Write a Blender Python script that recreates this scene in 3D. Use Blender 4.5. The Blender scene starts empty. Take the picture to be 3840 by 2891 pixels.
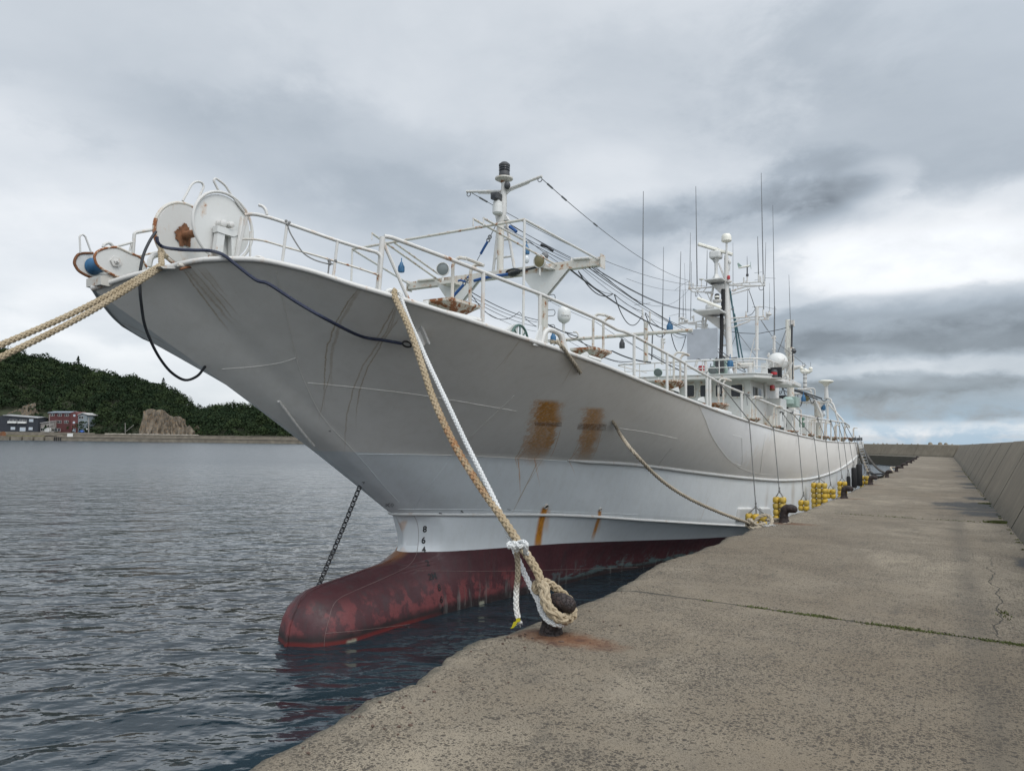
import bpy, math, random
import numpy as np
from mathutils import Vector, Matrix
from mathutils.bvhtree import BVHTree
random.seed(7); RNG = np.random.default_rng(7)
C = bpy.context.scene.collection
SC = bpy.context.scene
# ------------------------------------------------------------------ camera
W0, H0, FPX = 3840, 2891, 2666.0
YAW, PITCH, ROLL, EYE = 31.25, 4.4, 0.76, 3.0
_y, _p, _r = map(math.radians, (YAW, PITCH, ROLL))
CF = np.array([-math.sin(_y)*math.cos(_p), math.cos(_y)*math.cos(_p), math.sin(_p)])
_rt = np.array([math.cos(_y), math.sin(_y), 0.]); _up = np.cross(_rt, CF)
CR = _rt*math.cos(_r)+_up*math.sin(_r); CU = _up*math.cos(_r)-_rt*math.sin(_r)
CO = np.array([0., 0., EYE])
cam_d = bpy.data.cameras.new('camera'); cam = bpy.data.objects.new('camera', cam_d); C.objects.link(cam)
cam_d.sensor_fit = 'HORIZONTAL'; cam_d.sensor_width = 36.0; cam_d.lens = 36.0*FPX/W0
cam_d.clip_start = 0.1; cam_d.clip_end = 20000
cam.matrix_world = Matrix(((CR[0], CU[0], -CF[0], 0), (CR[1], CU[1], -CF[1], 0), (CR[2], CU[2], -CF[2], EYE), (0, 0, 0, 1)))
SC.camera = cam
SC.view_settings.view_transform = 'Standard'; SC.view_settings.look = 'None'
SC.view_settings.exposure = 0.6; SC.view_settings.gamma = 1.0
# ------------------------------------------------------------------ measured rays -> world points
def ray(u, v): return (CF*FPX + CR*(u-W0/2) - CU*(v-H0/2))/FPX
def PZ(u, v, h): d = ray(u, v); return CO+d*((h-CO[2])/d[2])
def PX(u, v, x): d = ray(u, v); return CO+d*(x/d[0])
def PY(u, v, y): d = ray(u, v); return CO+d*(y/d[1])
def PV(u, v, A, B):            # vertical plane through A and B
    A = np.array(A, float); B = np.array(B, float); n = np.array([-(B-A)[1], (B-A)[0], 0.])
    d = ray(u, v); return CO+d*(((A-CO)@n)/(d@n))
FH = np.array([-math.sin(_y), math.cos(_y), 0.]); RH = _rt
def PD(u, v, dep):             # vertical plane dep metres ahead
    d = ray(u, v); return CO+d*(dep/(d@FH))
def dsp(a, b): return (a*3840/2212, b*3840/2212)
def z1(a, b): return (240+a*.3888, 620+b*.3888)
def z2(a, b): return (900+a*.36166, 600+b*.36166)
def z3(a, b): return (1400+a*.40835, 600+b*.40835)
def z4(a, b): return (1900+a*.31646, 1000+b*.31646)
def z5(a, b): return (2350+a*.36166, 640+b*.36166)
def z6(a, b): return (2300+a*.45208, 1150+b*.45208)
def z7(a, b): return (2700+a*.51537, 1550+b*.51537)
def z8(a, b): return (1000+a*.63291, 1500+b*.63291)
def z9(a, b): return (2500+a*.24027, 1250+b*.24027)
def z10(a, b): return (2900+a*.24024, 1250+b*.24024)
def zf(a, b): return (2700+a*.27125, 1750+b*.27125)
def zb(a, b): return (1850+a*.3003, 1950+b*.3003)
def zl(a, b): return (a*.27125, 1500+b*.27125)
# ------------------------------------------------------------------ node helpers
class NT:
    def __init__(s, tree): s.t = tree; s.n = tree.nodes; s.l = tree.links
    def new(s, typ, **kw):
        n = s.n.new(typ)
        for k, v in kw.items(): setattr(n, k, v)
        return n
    def put(s, sock, v):
        if hasattr(v, 'is_linked') or isinstance(v, bpy.types.NodeSocket): s.l.new(v, sock)
        else:
            if isinstance(v, (tuple, list)) and len(v) == 3 and sock.type == 'RGBA': v = (*v, 1)
            sock.default_value = v
    def m(s, op, a, b=0., c=None, clamp=False):
        n = s.new('ShaderNodeMath', operation=op, use_clamp=clamp)
        s.put(n.inputs[0], a); s.put(n.inputs[1], b)
        if c is not None: s.put(n.inputs[2], c)
        return n.outputs[0]
    def mr(s, v, a, b, c=0., d=1., smooth=False):
        n = s.new('ShaderNodeMapRange'); n.clamp = True
        if smooth: n.interpolation_type = 'SMOOTHSTEP'
        for i, x in enumerate((v, a, b, c, d)): s.put(n.inputs[i], x)
        return n.outputs[0]
    def noise(s, vec, scale, detail=3, rough=.5, dist=0.):
        n = s.new('ShaderNodeTexNoise'); s.put(n.inputs['Vector'], vec); n.inputs['Scale'].default_value = scale
        n.inputs['Detail'].default_value = detail; n.inputs['Roughness'].default_value = rough; n.inputs['Distortion'].default_value = dist
        return n.outputs['Fac']
    def vor(s, vec, scale, feat='F1', rand=1., out='Distance'):
        n = s.new('ShaderNodeTexVoronoi', feature=feat); s.put(n.inputs['Vector'], vec); n.inputs['Scale'].default_value = scale
        n.inputs['Randomness'].default_value = rand; return n.outputs[out]
    def mix(s, f, a, b, mode='MIX'):
        n = s.new('ShaderNodeMix', data_type='RGBA', blend_type=mode)
        s.put(n.inputs[0], f); s.put(n.inputs[6], a); s.put(n.inputs[7], b); return n.outputs[2]
    def vm(s, op, a, b=(1, 1, 1)):
        n = s.new('ShaderNodeVectorMath', operation=op); s.put(n.inputs[0], a); s.put(n.inputs[1], b); return n.outputs[0]
    def dot(s, a, b):
        n = s.new('ShaderNodeVectorMath', operation='DOT_PRODUCT'); s.put(n.inputs[0], a); s.put(n.inputs[1], b); return n.outputs['Value']
    def curve(s, v, P):
        # piecewise linear y(x) through the points P, as a colour ramp
        x0, x1 = P[0][0], P[-1][0]; ys = [q[1] for q in P]; lo, hi = min(ys), max(ys)+1e-6
        n = s.new('ShaderNodeValToRGB'); s.put(n.inputs[0], s.mr(v, x0, x1)); e = n.color_ramp.elements
        for i, (a, b) in enumerate(P):
            t_ = (a-x0)/(x1-x0); g = (b-lo)/(hi-lo)
            el = e[0] if i == 0 else (e[1] if i == len(P)-1 else e.new(t_))
            if i == len(P)-1: el = e[len(e)-1]
            el.position = t_; el.color = (g, g, g, 1)
        return s.m('ADD', s.m('MULTIPLY', n.outputs[0], hi-lo), lo)
    def pos(s): return s.new('ShaderNodeNewGeometry').outputs['Position']
    def sep(s, v): n = s.new('ShaderNodeSeparateXYZ'); s.put(n.inputs[0], v); return n.outputs
    def comb(s, x, y, z): n = s.new('ShaderNodeCombineXYZ'); s.put(n.inputs[0], x); s.put(n.inputs[1], y); s.put(n.inputs[2], z); return n.outputs[0]
    def bump(s, h, strength=.5, dist=.01, nrm=None):
        n = s.new('ShaderNodeBump'); n.inputs['Strength'].default_value = strength; n.inputs['Distance'].default_value = dist
        s.put(n.inputs['Height'], h)
        if nrm is not None: s.put(n.inputs['Normal'], nrm)
        return n.outputs[0]
def mat(name):
    m = bpy.data.materials.new(name); m.use_nodes = True; t = NT(m.node_tree)
    b = m.node_tree.nodes['Principled BSDF']; return m, t, b
# ------------------------------------------------------------------ sky
world = bpy.data.worlds.new('World'); SC.world = world; world.use_nodes = True
SUN_EL, SUN_AZ = math.radians(52), math.radians(118)      # azimuth clockwise from +Y
SUNV = (math.sin(SUN_AZ)*math.cos(SUN_EL), math.cos(SUN_AZ)*math.cos(SUN_EL), math.sin(SUN_EL))
def sky():
    t = NT(world.node_tree); bg = world.node_tree.nodes['Background']
    st = t.new('ShaderNodeTexSky', sky_type='NISHITA'); st.sun_disc = False
    st.sun_elevation = SUN_EL; st.sun_rotation = SUN_AZ
    D = t.vm('NORMALIZE', t.new('ShaderNodeTexCoord').outputs['Generated'])
    x, y, z = t.sep(D)
    zz = t.m('MAXIMUM', z, 0.0)
    k = t.m('DIVIDE', 1.0, t.m('ADD', zz, 0.22))
    q = t.comb(t.m('MULTIPLY', x, k), t.m('MULTIPLY', y, k), 0.37)
    n1 = t.noise(q, 1.5, 6, .55, .3)
    n2 = t.noise(t.vm('MULTIPLY', t.vm('ADD', D, (3.1, 1.7, .4)), (1, 1, 1.7)), 3.4, 8, .56, .3)
    n3 = t.noise(t.vm('MULTIPLY', D, (1, 1, 2.0)), 13.0, 8, .62, .3)
    base = t.m('ADD', t.m('MULTIPLY', t.m('SUBTRACT', n1, .5), .24), .50)
    base = t.m('ADD', base, t.m('MULTIPLY', t.m('SUBTRACT', n2, .5), .11))
    def blob(px, py, rw, rh, amp, soft=.35):
        # a cloud mass: elliptical patch of directions with a ragged edge
        d0 = ray(*dsp(px, py)); d0 = d0/np.linalg.norm(d0)
        rx = np.array([d0[1], -d0[0], 0]); rx /= np.linalg.norm(rx); ry = np.cross(rx, d0)
        s = 2212/1535.6      # px -> tangent units
        a = t.m('DIVIDE', t.dot(D, tuple(rx)), rw/1535.6); b = t.m('DIVIDE', t.dot(D, tuple(ry)), rh/1535.6)
        r = t.m('SQRT', t.m('ADD', t.m('MULTIPLY', a, a), t.m('MULTIPLY', b, b)))
        r = t.m('ADD', r, t.m('MULTIPLY', t.m('SUBTRACT', n2, .5), 2.2))
        r = t.m('ADD', r, t.m('MULTIPLY', t.m('SUBTRACT', n3, .5), .8))
        front = t.mr(t.dot(D, tuple(d0)), .2, .5)
        f = t.m('MULTIPLY', t.mr(r, 1.0+soft, 1.0-soft, 0, 1, True), front)
        return t.m('MULTIPLY', f, amp)
    for a in [(1250, 60, 1000, 230, .02), (2130, 150, 420, 300, -.08), (1500, 170, 300, 120, -.04), (700, 330, 380, 110, -.055), (150, 480, 420, 190, .085), (200, 60, 350, 150, -.03),
              (1570, 462, 240, 58, -.10, .42), (1740, 400, 120, 62, -.09, .38), (1640, 430, 170, 35, -.06, .25), (1420, 480, 120, 30, -.05, .3), (1890, 395, 70, 40, .08, .3), (1350, 520, 200, 80, -.09), (850, 470, 320, 90, -.045),
              (2060, 520, 290, 95, .20, .3), (1950, 560, 320, 60, .07), (1300, 400, 150, 80, .05),
              (2010, 700, 430, 58, -.17, .22), (2030, 862, 430, 46, -.19, .2), (2050, 780, 430, 60, -.11), (1870, 790, 110, 40, .07, .2), (2050, 800, 160, 30, .05, .2), (2000, 925, 400, 14, .10, .3),
              (600, 740, 420, 120, .10), (350, 700, 160, 40, -.10), (700, 800, 140, 45, .10), (1300, 620, 260, 60, -.04), (1250, 700, 200, 50, .04)]:
        base = t.m('ADD', base, blob(*a))
    base = t.m('ADD', base, t.m('MULTIPLY', t.m('SUBTRACT', n3, .5), t.mr(z, .42, .08, .02, .15)))
    base = t.m('MAXIMUM', base, .2)
    v = base
    hue = t.mr(v, .36, .66)
    col = t.mix(hue, (.76, .86, 1.0), (.915, .94, 1.0))
    col = t.mix(1.0, col, t.comb(v, v, v), 'MULTIPLY')
    # a blue break in the cloud low over the sea
    gapn = t.m('MULTIPLY', t.mr(z, .085, .005, 0, 1, True), t.mr(t.dot(D, tuple(ray(3640, 1600)/np.linalg.norm(ray(3640, 1600)))), .93, .99, 0, 1, True))
    skyc = t.mix(1.0, st.outputs['Color'], (.085, .085, .085), 'MULTIPLY')
    gapn = t.m('MULTIPLY', gapn, t.mr(t.m('ADD', n3, t.m('MULTIPLY', n2, .6)), .72, .88))
    col = t.mix(t.m('MULTIPLY', gapn, .75), col, (.24, .35, .47))
    col = t.mix(.08, col, skyc)
    below = t.mr(z, -.02, .0)
    gl = t.m('POWER', t.m('MAXIMUM', t.dot(D, SUNV), 0.), 1.6); gl = t.m('ADD', 1., t.m('MULTIPLY', gl, 1.65)); col = t.mix(1.0, col, t.comb(gl, gl, t.m('MULTIPLY', gl, .97)), 'MULTIPLY')
    col = t.mix(below, (.10, .12, .13), col)
    col = t.mix(1.0, col, (10., 10., 10.), 'MULTIPLY')
    t.l.new(col, bg.inputs['Color']); bg.inputs['Strength'].default_value = 0.1
sky()
sl = bpy.data.lights.new('sun', 'SUN'); sun = bpy.data.objects.new('sun', sl); C.objects.link(sun)
sl.energy = 0.9; sl.angle = math.radians(35); sl.color = (1.0, .95, .88)
sd = Vector((math.sin(SUN_AZ)*math.cos(SUN_EL), math.cos(SUN_AZ)*math.cos(SUN_EL), math.sin(SUN_EL)))
sun.rotation_euler = sd.to_track_quat('Z', 'Y').to_euler()
# ------------------------------------------------------------------ mesh helpers
def A3(p): return np.array(p, float)
def fillet(pts, rad, n=5):
    pts = [A3(p) for p in pts]; out = [pts[0]]
    for i in range(1, len(pts)-1):
        a, b, c = pts[i-1], pts[i], pts[i+1]
        u = a-b; v = c-b; lu, lv = np.linalg.norm(u), np.linalg.norm(v); r = min(rad, lu*.48, lv*.48)
        p0 = b+u/lu*r; p2 = b+v/lv*r
        for k in range(n+1):
            s = k/n; out.append(p0*(1-s)**2+b*2*s*(1-s)+p2*s*s)
    out.append(pts[-1]); return out
def spline(pts, n=8):
    pts = [A3(p) for p in pts]
    if len(pts) < 3: return pts
    P = [2*pts[0]-pts[1]]+pts+[2*pts[-1]-pts[-2]]; out = []
    for i in range(1, len(P)-2):
        for k in range(n):
            s = k/n; a, b, c, d = P[i-1:i+3]
            out.append(.5*((2*b)+(-a+c)*s+(2*a-5*b+4*c-d)*s*s+(-a+3*b-3*c+d)*s**3))
    out.append(P[-2]); return out
def sag(A, B, s, n=14):
    A, B = A3(A), A3(B); return [A+(B-A)*t-np.array([0, 0, 4*s*t*(1-t)]) for t in np.linspace(0, 1, n)]
def resample(pts, step):
    P = np.array(pts); d = np.r_[0, np.cumsum(np.linalg.norm(np.diff(P, axis=0), axis=1))]
    n = max(2, int(d[-1]/step)+1); s = np.linspace(0, d[-1], n)
    return np.stack([np.interp(s, d, P[:, i]) for i in range(3)], 1), s
def frames(P):
    T = np.gradient(P, axis=0); T /= np.linalg.norm(T, axis=1)[:, None]+1e-12
    a = np.array([0, 0, 1.]) if abs(T[0][2]) < .9 else np.array([1., 0, 0])
    N = [np.cross(T[0], a)]; N[0] /= np.linalg.norm(N[0])
    for i in range(1, len(P)):
        v = N[-1]-T[i]*(N[-1]@T[i]); l = np.linalg.norm(v); N.append(v/l if l > 1e-9 else N[-1])
    N = np.array(N); return T, N, np.cross(T, N)
class MB:
    def __init__(s): s.v = []; s.f = []; s.n = 0
    def add(s, V, F):
        V = np.asarray(V, float).reshape(-1, 3); s.v.append(V); s.f += [tuple(int(i)+s.n for i in f) for f in F]; s.n += len(V); return s
    def tube(s, pts, r, seg=8, cap=True):
        P = np.array([A3(p) for p in pts]); keep = [0]+[i for i in range(1, len(P)) if np.linalg.norm(P[i]-P[i-1]) > 1e-6]; P = P[keep]
        if len(P) < 2: return s
        # mitred corners
        T, N, B = frames(P); m = len(P); R = np.full(m, r) if np.isscalar(r) else np.interp(np.linspace(0, 1, m), np.linspace(0, 1, len(r)), r)
        a = np.arange(seg)*2*math.pi/seg
        ring = P[:, None]+R[:, None, None]*(np.cos(a)[None, :, None]*N[:, None]+np.sin(a)[None, :, None]*B[:, None])
        F = [(i*seg+j, i*seg+(j+1) % seg, (i+1)*seg+(j+1) % seg, (i+1)*seg+j) for i in range(m-1) for j in range(seg)]
        if cap: F += [tuple(range(seg))[::-1], tuple((m-1)*seg+j for j in range(seg))]
        return s.add(ring.reshape(-1, 3), F)
    def box(s, c, size, R=None):
        c = A3(c); h = A3(size)/2; V = np.array([[x, y, z] for x in (-1, 1) for y in (-1, 1) for z in (-1, 1)])*h
        if R is not None: V = V@np.array(R).T
        return s.add(V+c, [(0, 1, 3, 2), (4, 6, 7, 5), (0, 4, 5, 1), (2, 3, 7, 6), (0, 2, 6, 4), (1, 5, 7, 3)])
    def beam(s, A, B, w, h, up=(0, 0, 1)):
        A, B = A3(A), A3(B); d = B-A; L = np.linalg.norm(d); d = d/L; u = A3(up); u = u-d*(u@d); u /= np.linalg.norm(u); q = np.cross(d, u)
        return s.box((A+B)/2, (L, w, h), np.stack([d, q, u], 1))
    def prism(s, poly, ext):
        P = [A3(p) for p in poly]; n = len(P); e = A3(ext)
        return s.add(P+[p+e for p in P], [tuple(range(n))[::-1], tuple(range(n, 2*n))]+[(i, (i+1) % n, n+(i+1) % n, n+i) for i in range(n)])
    def lathe(s, o, ax, prof, seg=20):
        o = A3(o); ax = A3(ax); ax /= np.linalg.norm(ax); a = np.array([0, 0, 1.]) if abs(ax[2]) < .9 else np.array([1., 0, 0])
        N = np.cross(ax, a); N /= np.linalg.norm(N); B = np.cross(ax, N); V = []; m = len(prof)
        for r, h in prof:
            for k in range(seg):
                t = 2*math.pi*k/seg; V.append(o+ax*h+max(r, 1e-4)*(math.cos(t)*N+math.sin(t)*B))
        F = [(i*seg+j, i*seg+(j+1) % seg, (i+1)*seg+(j+1) % seg, (i+1)*seg+j) for i in range(m-1) for j in range(seg)]
        F += [tuple(range(seg))[::-1], tuple((m-1)*seg+j for j in range(seg))]
        return s.add(V, F)
    def ball(s, c, r, sx=1, sy=1, sz=1, seg=14, rows=9):
        V = []; F = []
        for i in range(rows+1):
            ph = math.pi*i/rows
            for j in range(seg):
                t = 2*math.pi*j/seg; V.append(A3(c)+r*np.array([sx*math.sin(ph)*math.cos(t), sy*math.sin(ph)*math.sin(t), sz*math.cos(ph)]))
        F = [(i*seg+j, (i+1)*seg+j, (i+1)*seg+(j+1) % seg, i*seg+(j+1) % seg) for i in range(rows) for j in range(seg)]
        return s.add(V, F)
    def build(s, name, m, parent=None, smooth=True, loc=None, bevel=0, mats=None, fm=None):
        V = np.concatenate(s.v) if s.v else np.zeros((0, 3))
        o = parent; off = np.zeros(3)
        while o is not None: off = off+np.array(o.location); o = o.parent
        if loc is not None: off = off+A3(loc)
        me = bpy.data.meshes.new(name); me.from_pydata((V-off).tolist(), [], s.f)
        for mm in (mats or [m]): me.materials.append(mm)
        if fm is not None: me.polygons.foreach_set('material_index', fm)
        me.validate(); me.update()
        ob = bpy.data.objects.new(name, me); C.objects.link(ob)
        if loc is not None: ob.location = loc
        if parent is not None: ob.parent = parent
        if smooth:
            me.polygons.foreach_set('use_smooth', [True]*len(me.polygons))
            if hasattr(me, 'set_sharp_from_angle'): me.set_sharp_from_angle(angle=math.radians(38))
        if bevel:
            b = ob.modifiers.new('bevel', 'BEVEL'); b.width = bevel; b.segments = 2; b.limit_method = 'ANGLE'
        return ob
def tag(o, label=None, cat=None, group=None, kind=None):
    if label: o['label'] = label
    if cat: o['category'] = cat
    if group: o['group'] = group
    if kind: o['kind'] = kind
    return o
def empty(name, loc, label=None, cat=None, group=None):
    o = bpy.data.objects.new(name, None); o.empty_display_size = .2; C.objects.link(o); o.location = loc
    return tag(o, label, cat, group)
def copy_tree(o, parent=None):
    c = o.copy(); C.objects.link(c)
    if parent is not None: c.parent = parent
    for ch in o.children: copy_tree(ch, c)
    return c
# ------------------------------------------------------------------ materials
def simple(name, col, rough=.5, var=.12, scale=6., bump=.0, metal=0., vscale=None):
    m, t, b = mat(name); p = t.pos()
    n = t.noise(p, scale, 5, .6)
    c = t.mix(t.mr(n, .3, .7), tuple(x*(1-var) for x in col), tuple(min(1, x*(1+var)) for x in col))
    t.put(b.inputs['Base Color'], c); b.inputs['Roughness'].default_value = rough; b.inputs['Metallic'].default_value = metal
    if bump: t.put(b.inputs['Normal'], t.bump(t.noise(p, vscale or scale*6, 4, .6), bump, .01))
    return m
def rustpaint(name, col, amount=.35, scale=5., rough=.38, dirt=.12):
    """painted steel: slight dirt, rust blooms where the noise runs high, runs below them"""
    m, t, b = mat(name); p = t.pos()
    n = t.noise(p, scale, 8, .62); n2 = t.noise(p, scale*7, 6, .6)
    st = t.noise(t.vm('MULTIPLY', p, (9, 9, 1.1)), 3., 4, .6)
    d = t.mr(t.noise(p, scale*.4, 5, .6), .35, .75, 0, dirt)
    c = t.mix(d, col, (col[0]*.55, col[1]*.5, col[2]*.42))
    th = .74-.22*amount
    r = t.mr(t.m('ADD', n, t.m('MULTIPLY', t.m('SUBTRACT', n2, .5), .25)), th, th+.03)
    halo = t.m('MULTIPLY', t.mr(t.m('ADD', n, t.m('MULTIPLY', t.m('SUBTRACT', st, .5), .3)), th-.10, th+.05), .55)
    c = t.mix(halo, c, (.42, .24, .10))
    rc = t.mix(t.mr(n2, .35, .65), (.16, .055, .022), (.32, .13, .05))
    c = t.mix(r, c, rc)
    t.put(b.inputs['Base Color'], c); t.put(b.inputs['Roughness'], t.mr(r, 0, 1, rough, .85))
    t.put(b.inputs['Normal'], t.bump(t.m('ADD', t.m('MULTIPLY', r, .6), n2), .25, .004))
    return m
M = {}
M['white'] = rustpaint('white_paint', (.57, .56, .535), .34)
M['white_clean'] = rustpaint('white_paint_clean', (.60, .60, .58), .16)
M['white_rusty'] = rustpaint('white_paint_rusty', (.55, .53, .48), .58, 9.)
M['tray'] = rustpaint('rusty_tray_paint', (.56, .53, .47), 1.15, 11.)
M['rust'] = simple('rust', (.17, .075, .035), .9, .45, 20, .4)
M['cream'] = simple('cream_plastic', (.72, .70, .62), .4, .04)
M['dark'] = simple('dark_metal', (.045, .047, .05), .55, .2, 20)
M['glass'] = simple('window_glass', (.012, .014, .018), .08, .1)
M['cable'] = simple('black_cable', (.018, .02, .024), .5, .2)
M['wire'] = simple('steel_wire', (.14, .145, .15), .5, .2, 20)
M['blue'] = simple('blue_rubber', (.03, .12, .24), .45, .2, 20)
M['bluerope'] = simple('blue_rope_fibre', (.015, .07, .22), .7, .25, 40, .3)
M['teal'] = simple('teal_hose', (.025, .085, .10), .5, .2)
M['green'] = simple('sea_green_paint', (.26, .34, .30), .45, .1)
M['dkgreen'] = simple('dark_green_paint', (.03, .11, .06), .5, .15)
M['red'] = simple('red_lens', (.35, .02, .025), .25, .1)
M['bulb'] = simple('clear_glass_bulb', (.55, .58, .6), .05, .05)
def floatmat():
    m, t, b = mat('yellow_float_foam'); p = t.pos(); r = t.new('ShaderNodeObjectInfo').outputs['Random']; n = t.noise(p, 9, 5, .6); n2 = t.noise(p, 40, 4, .6)
    c = t.mix(r, (.58, .36, .02), (.52, .38, .07)); c = t.mix(t.mr(t.m('ADD', n, t.m('MULTIPLY', r, .15)), .5, .72, 0, .7), c, (.30, .21, .06)); c = t.mix(t.mr(n2, .62, .7, 0, .6), c, (.10, .07, .03))
    t.put(b.inputs['Base Color'], c); b.inputs['Roughness'].default_value = .6; t.put(b.inputs['Normal'], t.bump(n2, .2, .01)); return m
M['yellow'] = floatmat()
M['black'] = simple('black_rubber', (.010, .010, .011), .75, .3, 8, .3)
M['hawser'] = simple('dark_blue_hawser', (.012, .018, .045), .5, .3, 50, .5)
def ropemat(name, ca, cb, rusty=False):
    m, t, b = mat(name); p = t.pos(); n = t.noise(p, 3., 5, .6); f = t.noise(p, 90., 4, .7)
    c = t.mix(t.mr(n, .3, .7), ca, cb)
    c = t.mix(t.mr(f, .35, .7, 0, .35), c, tuple(x*.45 for x in ca))
    if rusty:
        z = t.sep(p)[2]; r = t.m('MULTIPLY', t.mr(z, 2.25, 2.75), t.mr(z, 3.45, 2.9))
        r = t.m('MULTIPLY', r, t.mr(t.noise(p, 9., 4, .6), .38, .62)); c = t.mix(t.m('MULTIPLY', r, .85), c, (.30, .12, .035))
    t.put(b.inputs['Base Color'], c); b.inputs['Roughness'].default_value = .9
    t.put(b.inputs['Normal'], t.bump(f, .6, .004)); return m
M['rope_tan'] = ropemat('tan_rope_fibre', (.33, .255, .155), (.44, .36, .25), True)
M['rope_tan2'] = ropemat('sandy_rope_fibre', (.33, .26, .165), (.45, .375, .265))
M['rope_white'] = ropemat('white_rope_fibre', (.55, .56, .55), (.70, .70, .69))
M['rope_grey'] = ropemat('grey_rope_fibre', (.30, .26, .20), (.44, .38, .29))
M['rope_dark'] = ropemat('dark_stern_rope_fibre', (.045, .042, .038), (.12, .11, .095))
M['rope_thin'] = ropemat('thin_grey_rope_fibre', (.16, .16, .16), (.26, .26, .25))
# ------------------------------------------------------------------ water
def water():
    m, t, b = mat('sea_water'); p = t.pos(); x, y, z = t.sep(p)
    b.inputs['IOR'].default_value = 1.42; b.inputs['Roughness'].default_value = .05
    q = t.comb(t.m('MULTIPLY', t.dot(p, tuple(RH)), .68), t.dot(p, tuple(FH)), 0.)
    dist = t.m('SQRT', t.m('ADD', t.m('MULTIPLY', x, x), t.m('MULTIPLY', y, y)))
    w1 = t.noise(q, .55, 3, .5, .6); w2 = t.noise(q, 1.9, 2, .5, .5); w3 = t.noise(q, 6.5, 2, .5, .3); w4 = t.noise(q, 26., 3, .5)
    calm = t.mr(t.noise(q, .11, 2, .5), .35, .65, .55, 1.1)
    h = t.m('ADD', t.m('MULTIPLY', w1, .40), t.m('MULTIPLY', w2, .20))
    h = t.m('ADD', h, t.m('MULTIPLY', w3, t.m('MULTIPLY', calm, .045)))
    h = t.m('ADD', h, t.m('MULTIPLY', w4, t.mr(dist, 4, 45, .0035, .0)))
    h = t.m('MULTIPLY', h, t.mr(dist, 8, 120, 1., .55))
    bp = t.bump(h, .62, 1.); t.put(b.inputs['Normal'], bp)
    t.put(b.inputs['Roughness'], t.mr(dist, 5, 90, .05, .27))
    c = t.mix(t.mr(w1, .35, .65), (.010, .020, .027), (.017, .031, .041))
    t.put(b.inputs['Base Color'], c)
    return m
M['water'] = water()
mb = MB(); mb.add([(-6000, -6000, 0), (6000, -6000, 0), (6000, 9000, 0), (-6000, 9000, 0)], [(0, 1, 2, 3)])
tag(mb.build('sea_water', M['water'], smooth=False), kind='structure')
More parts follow.
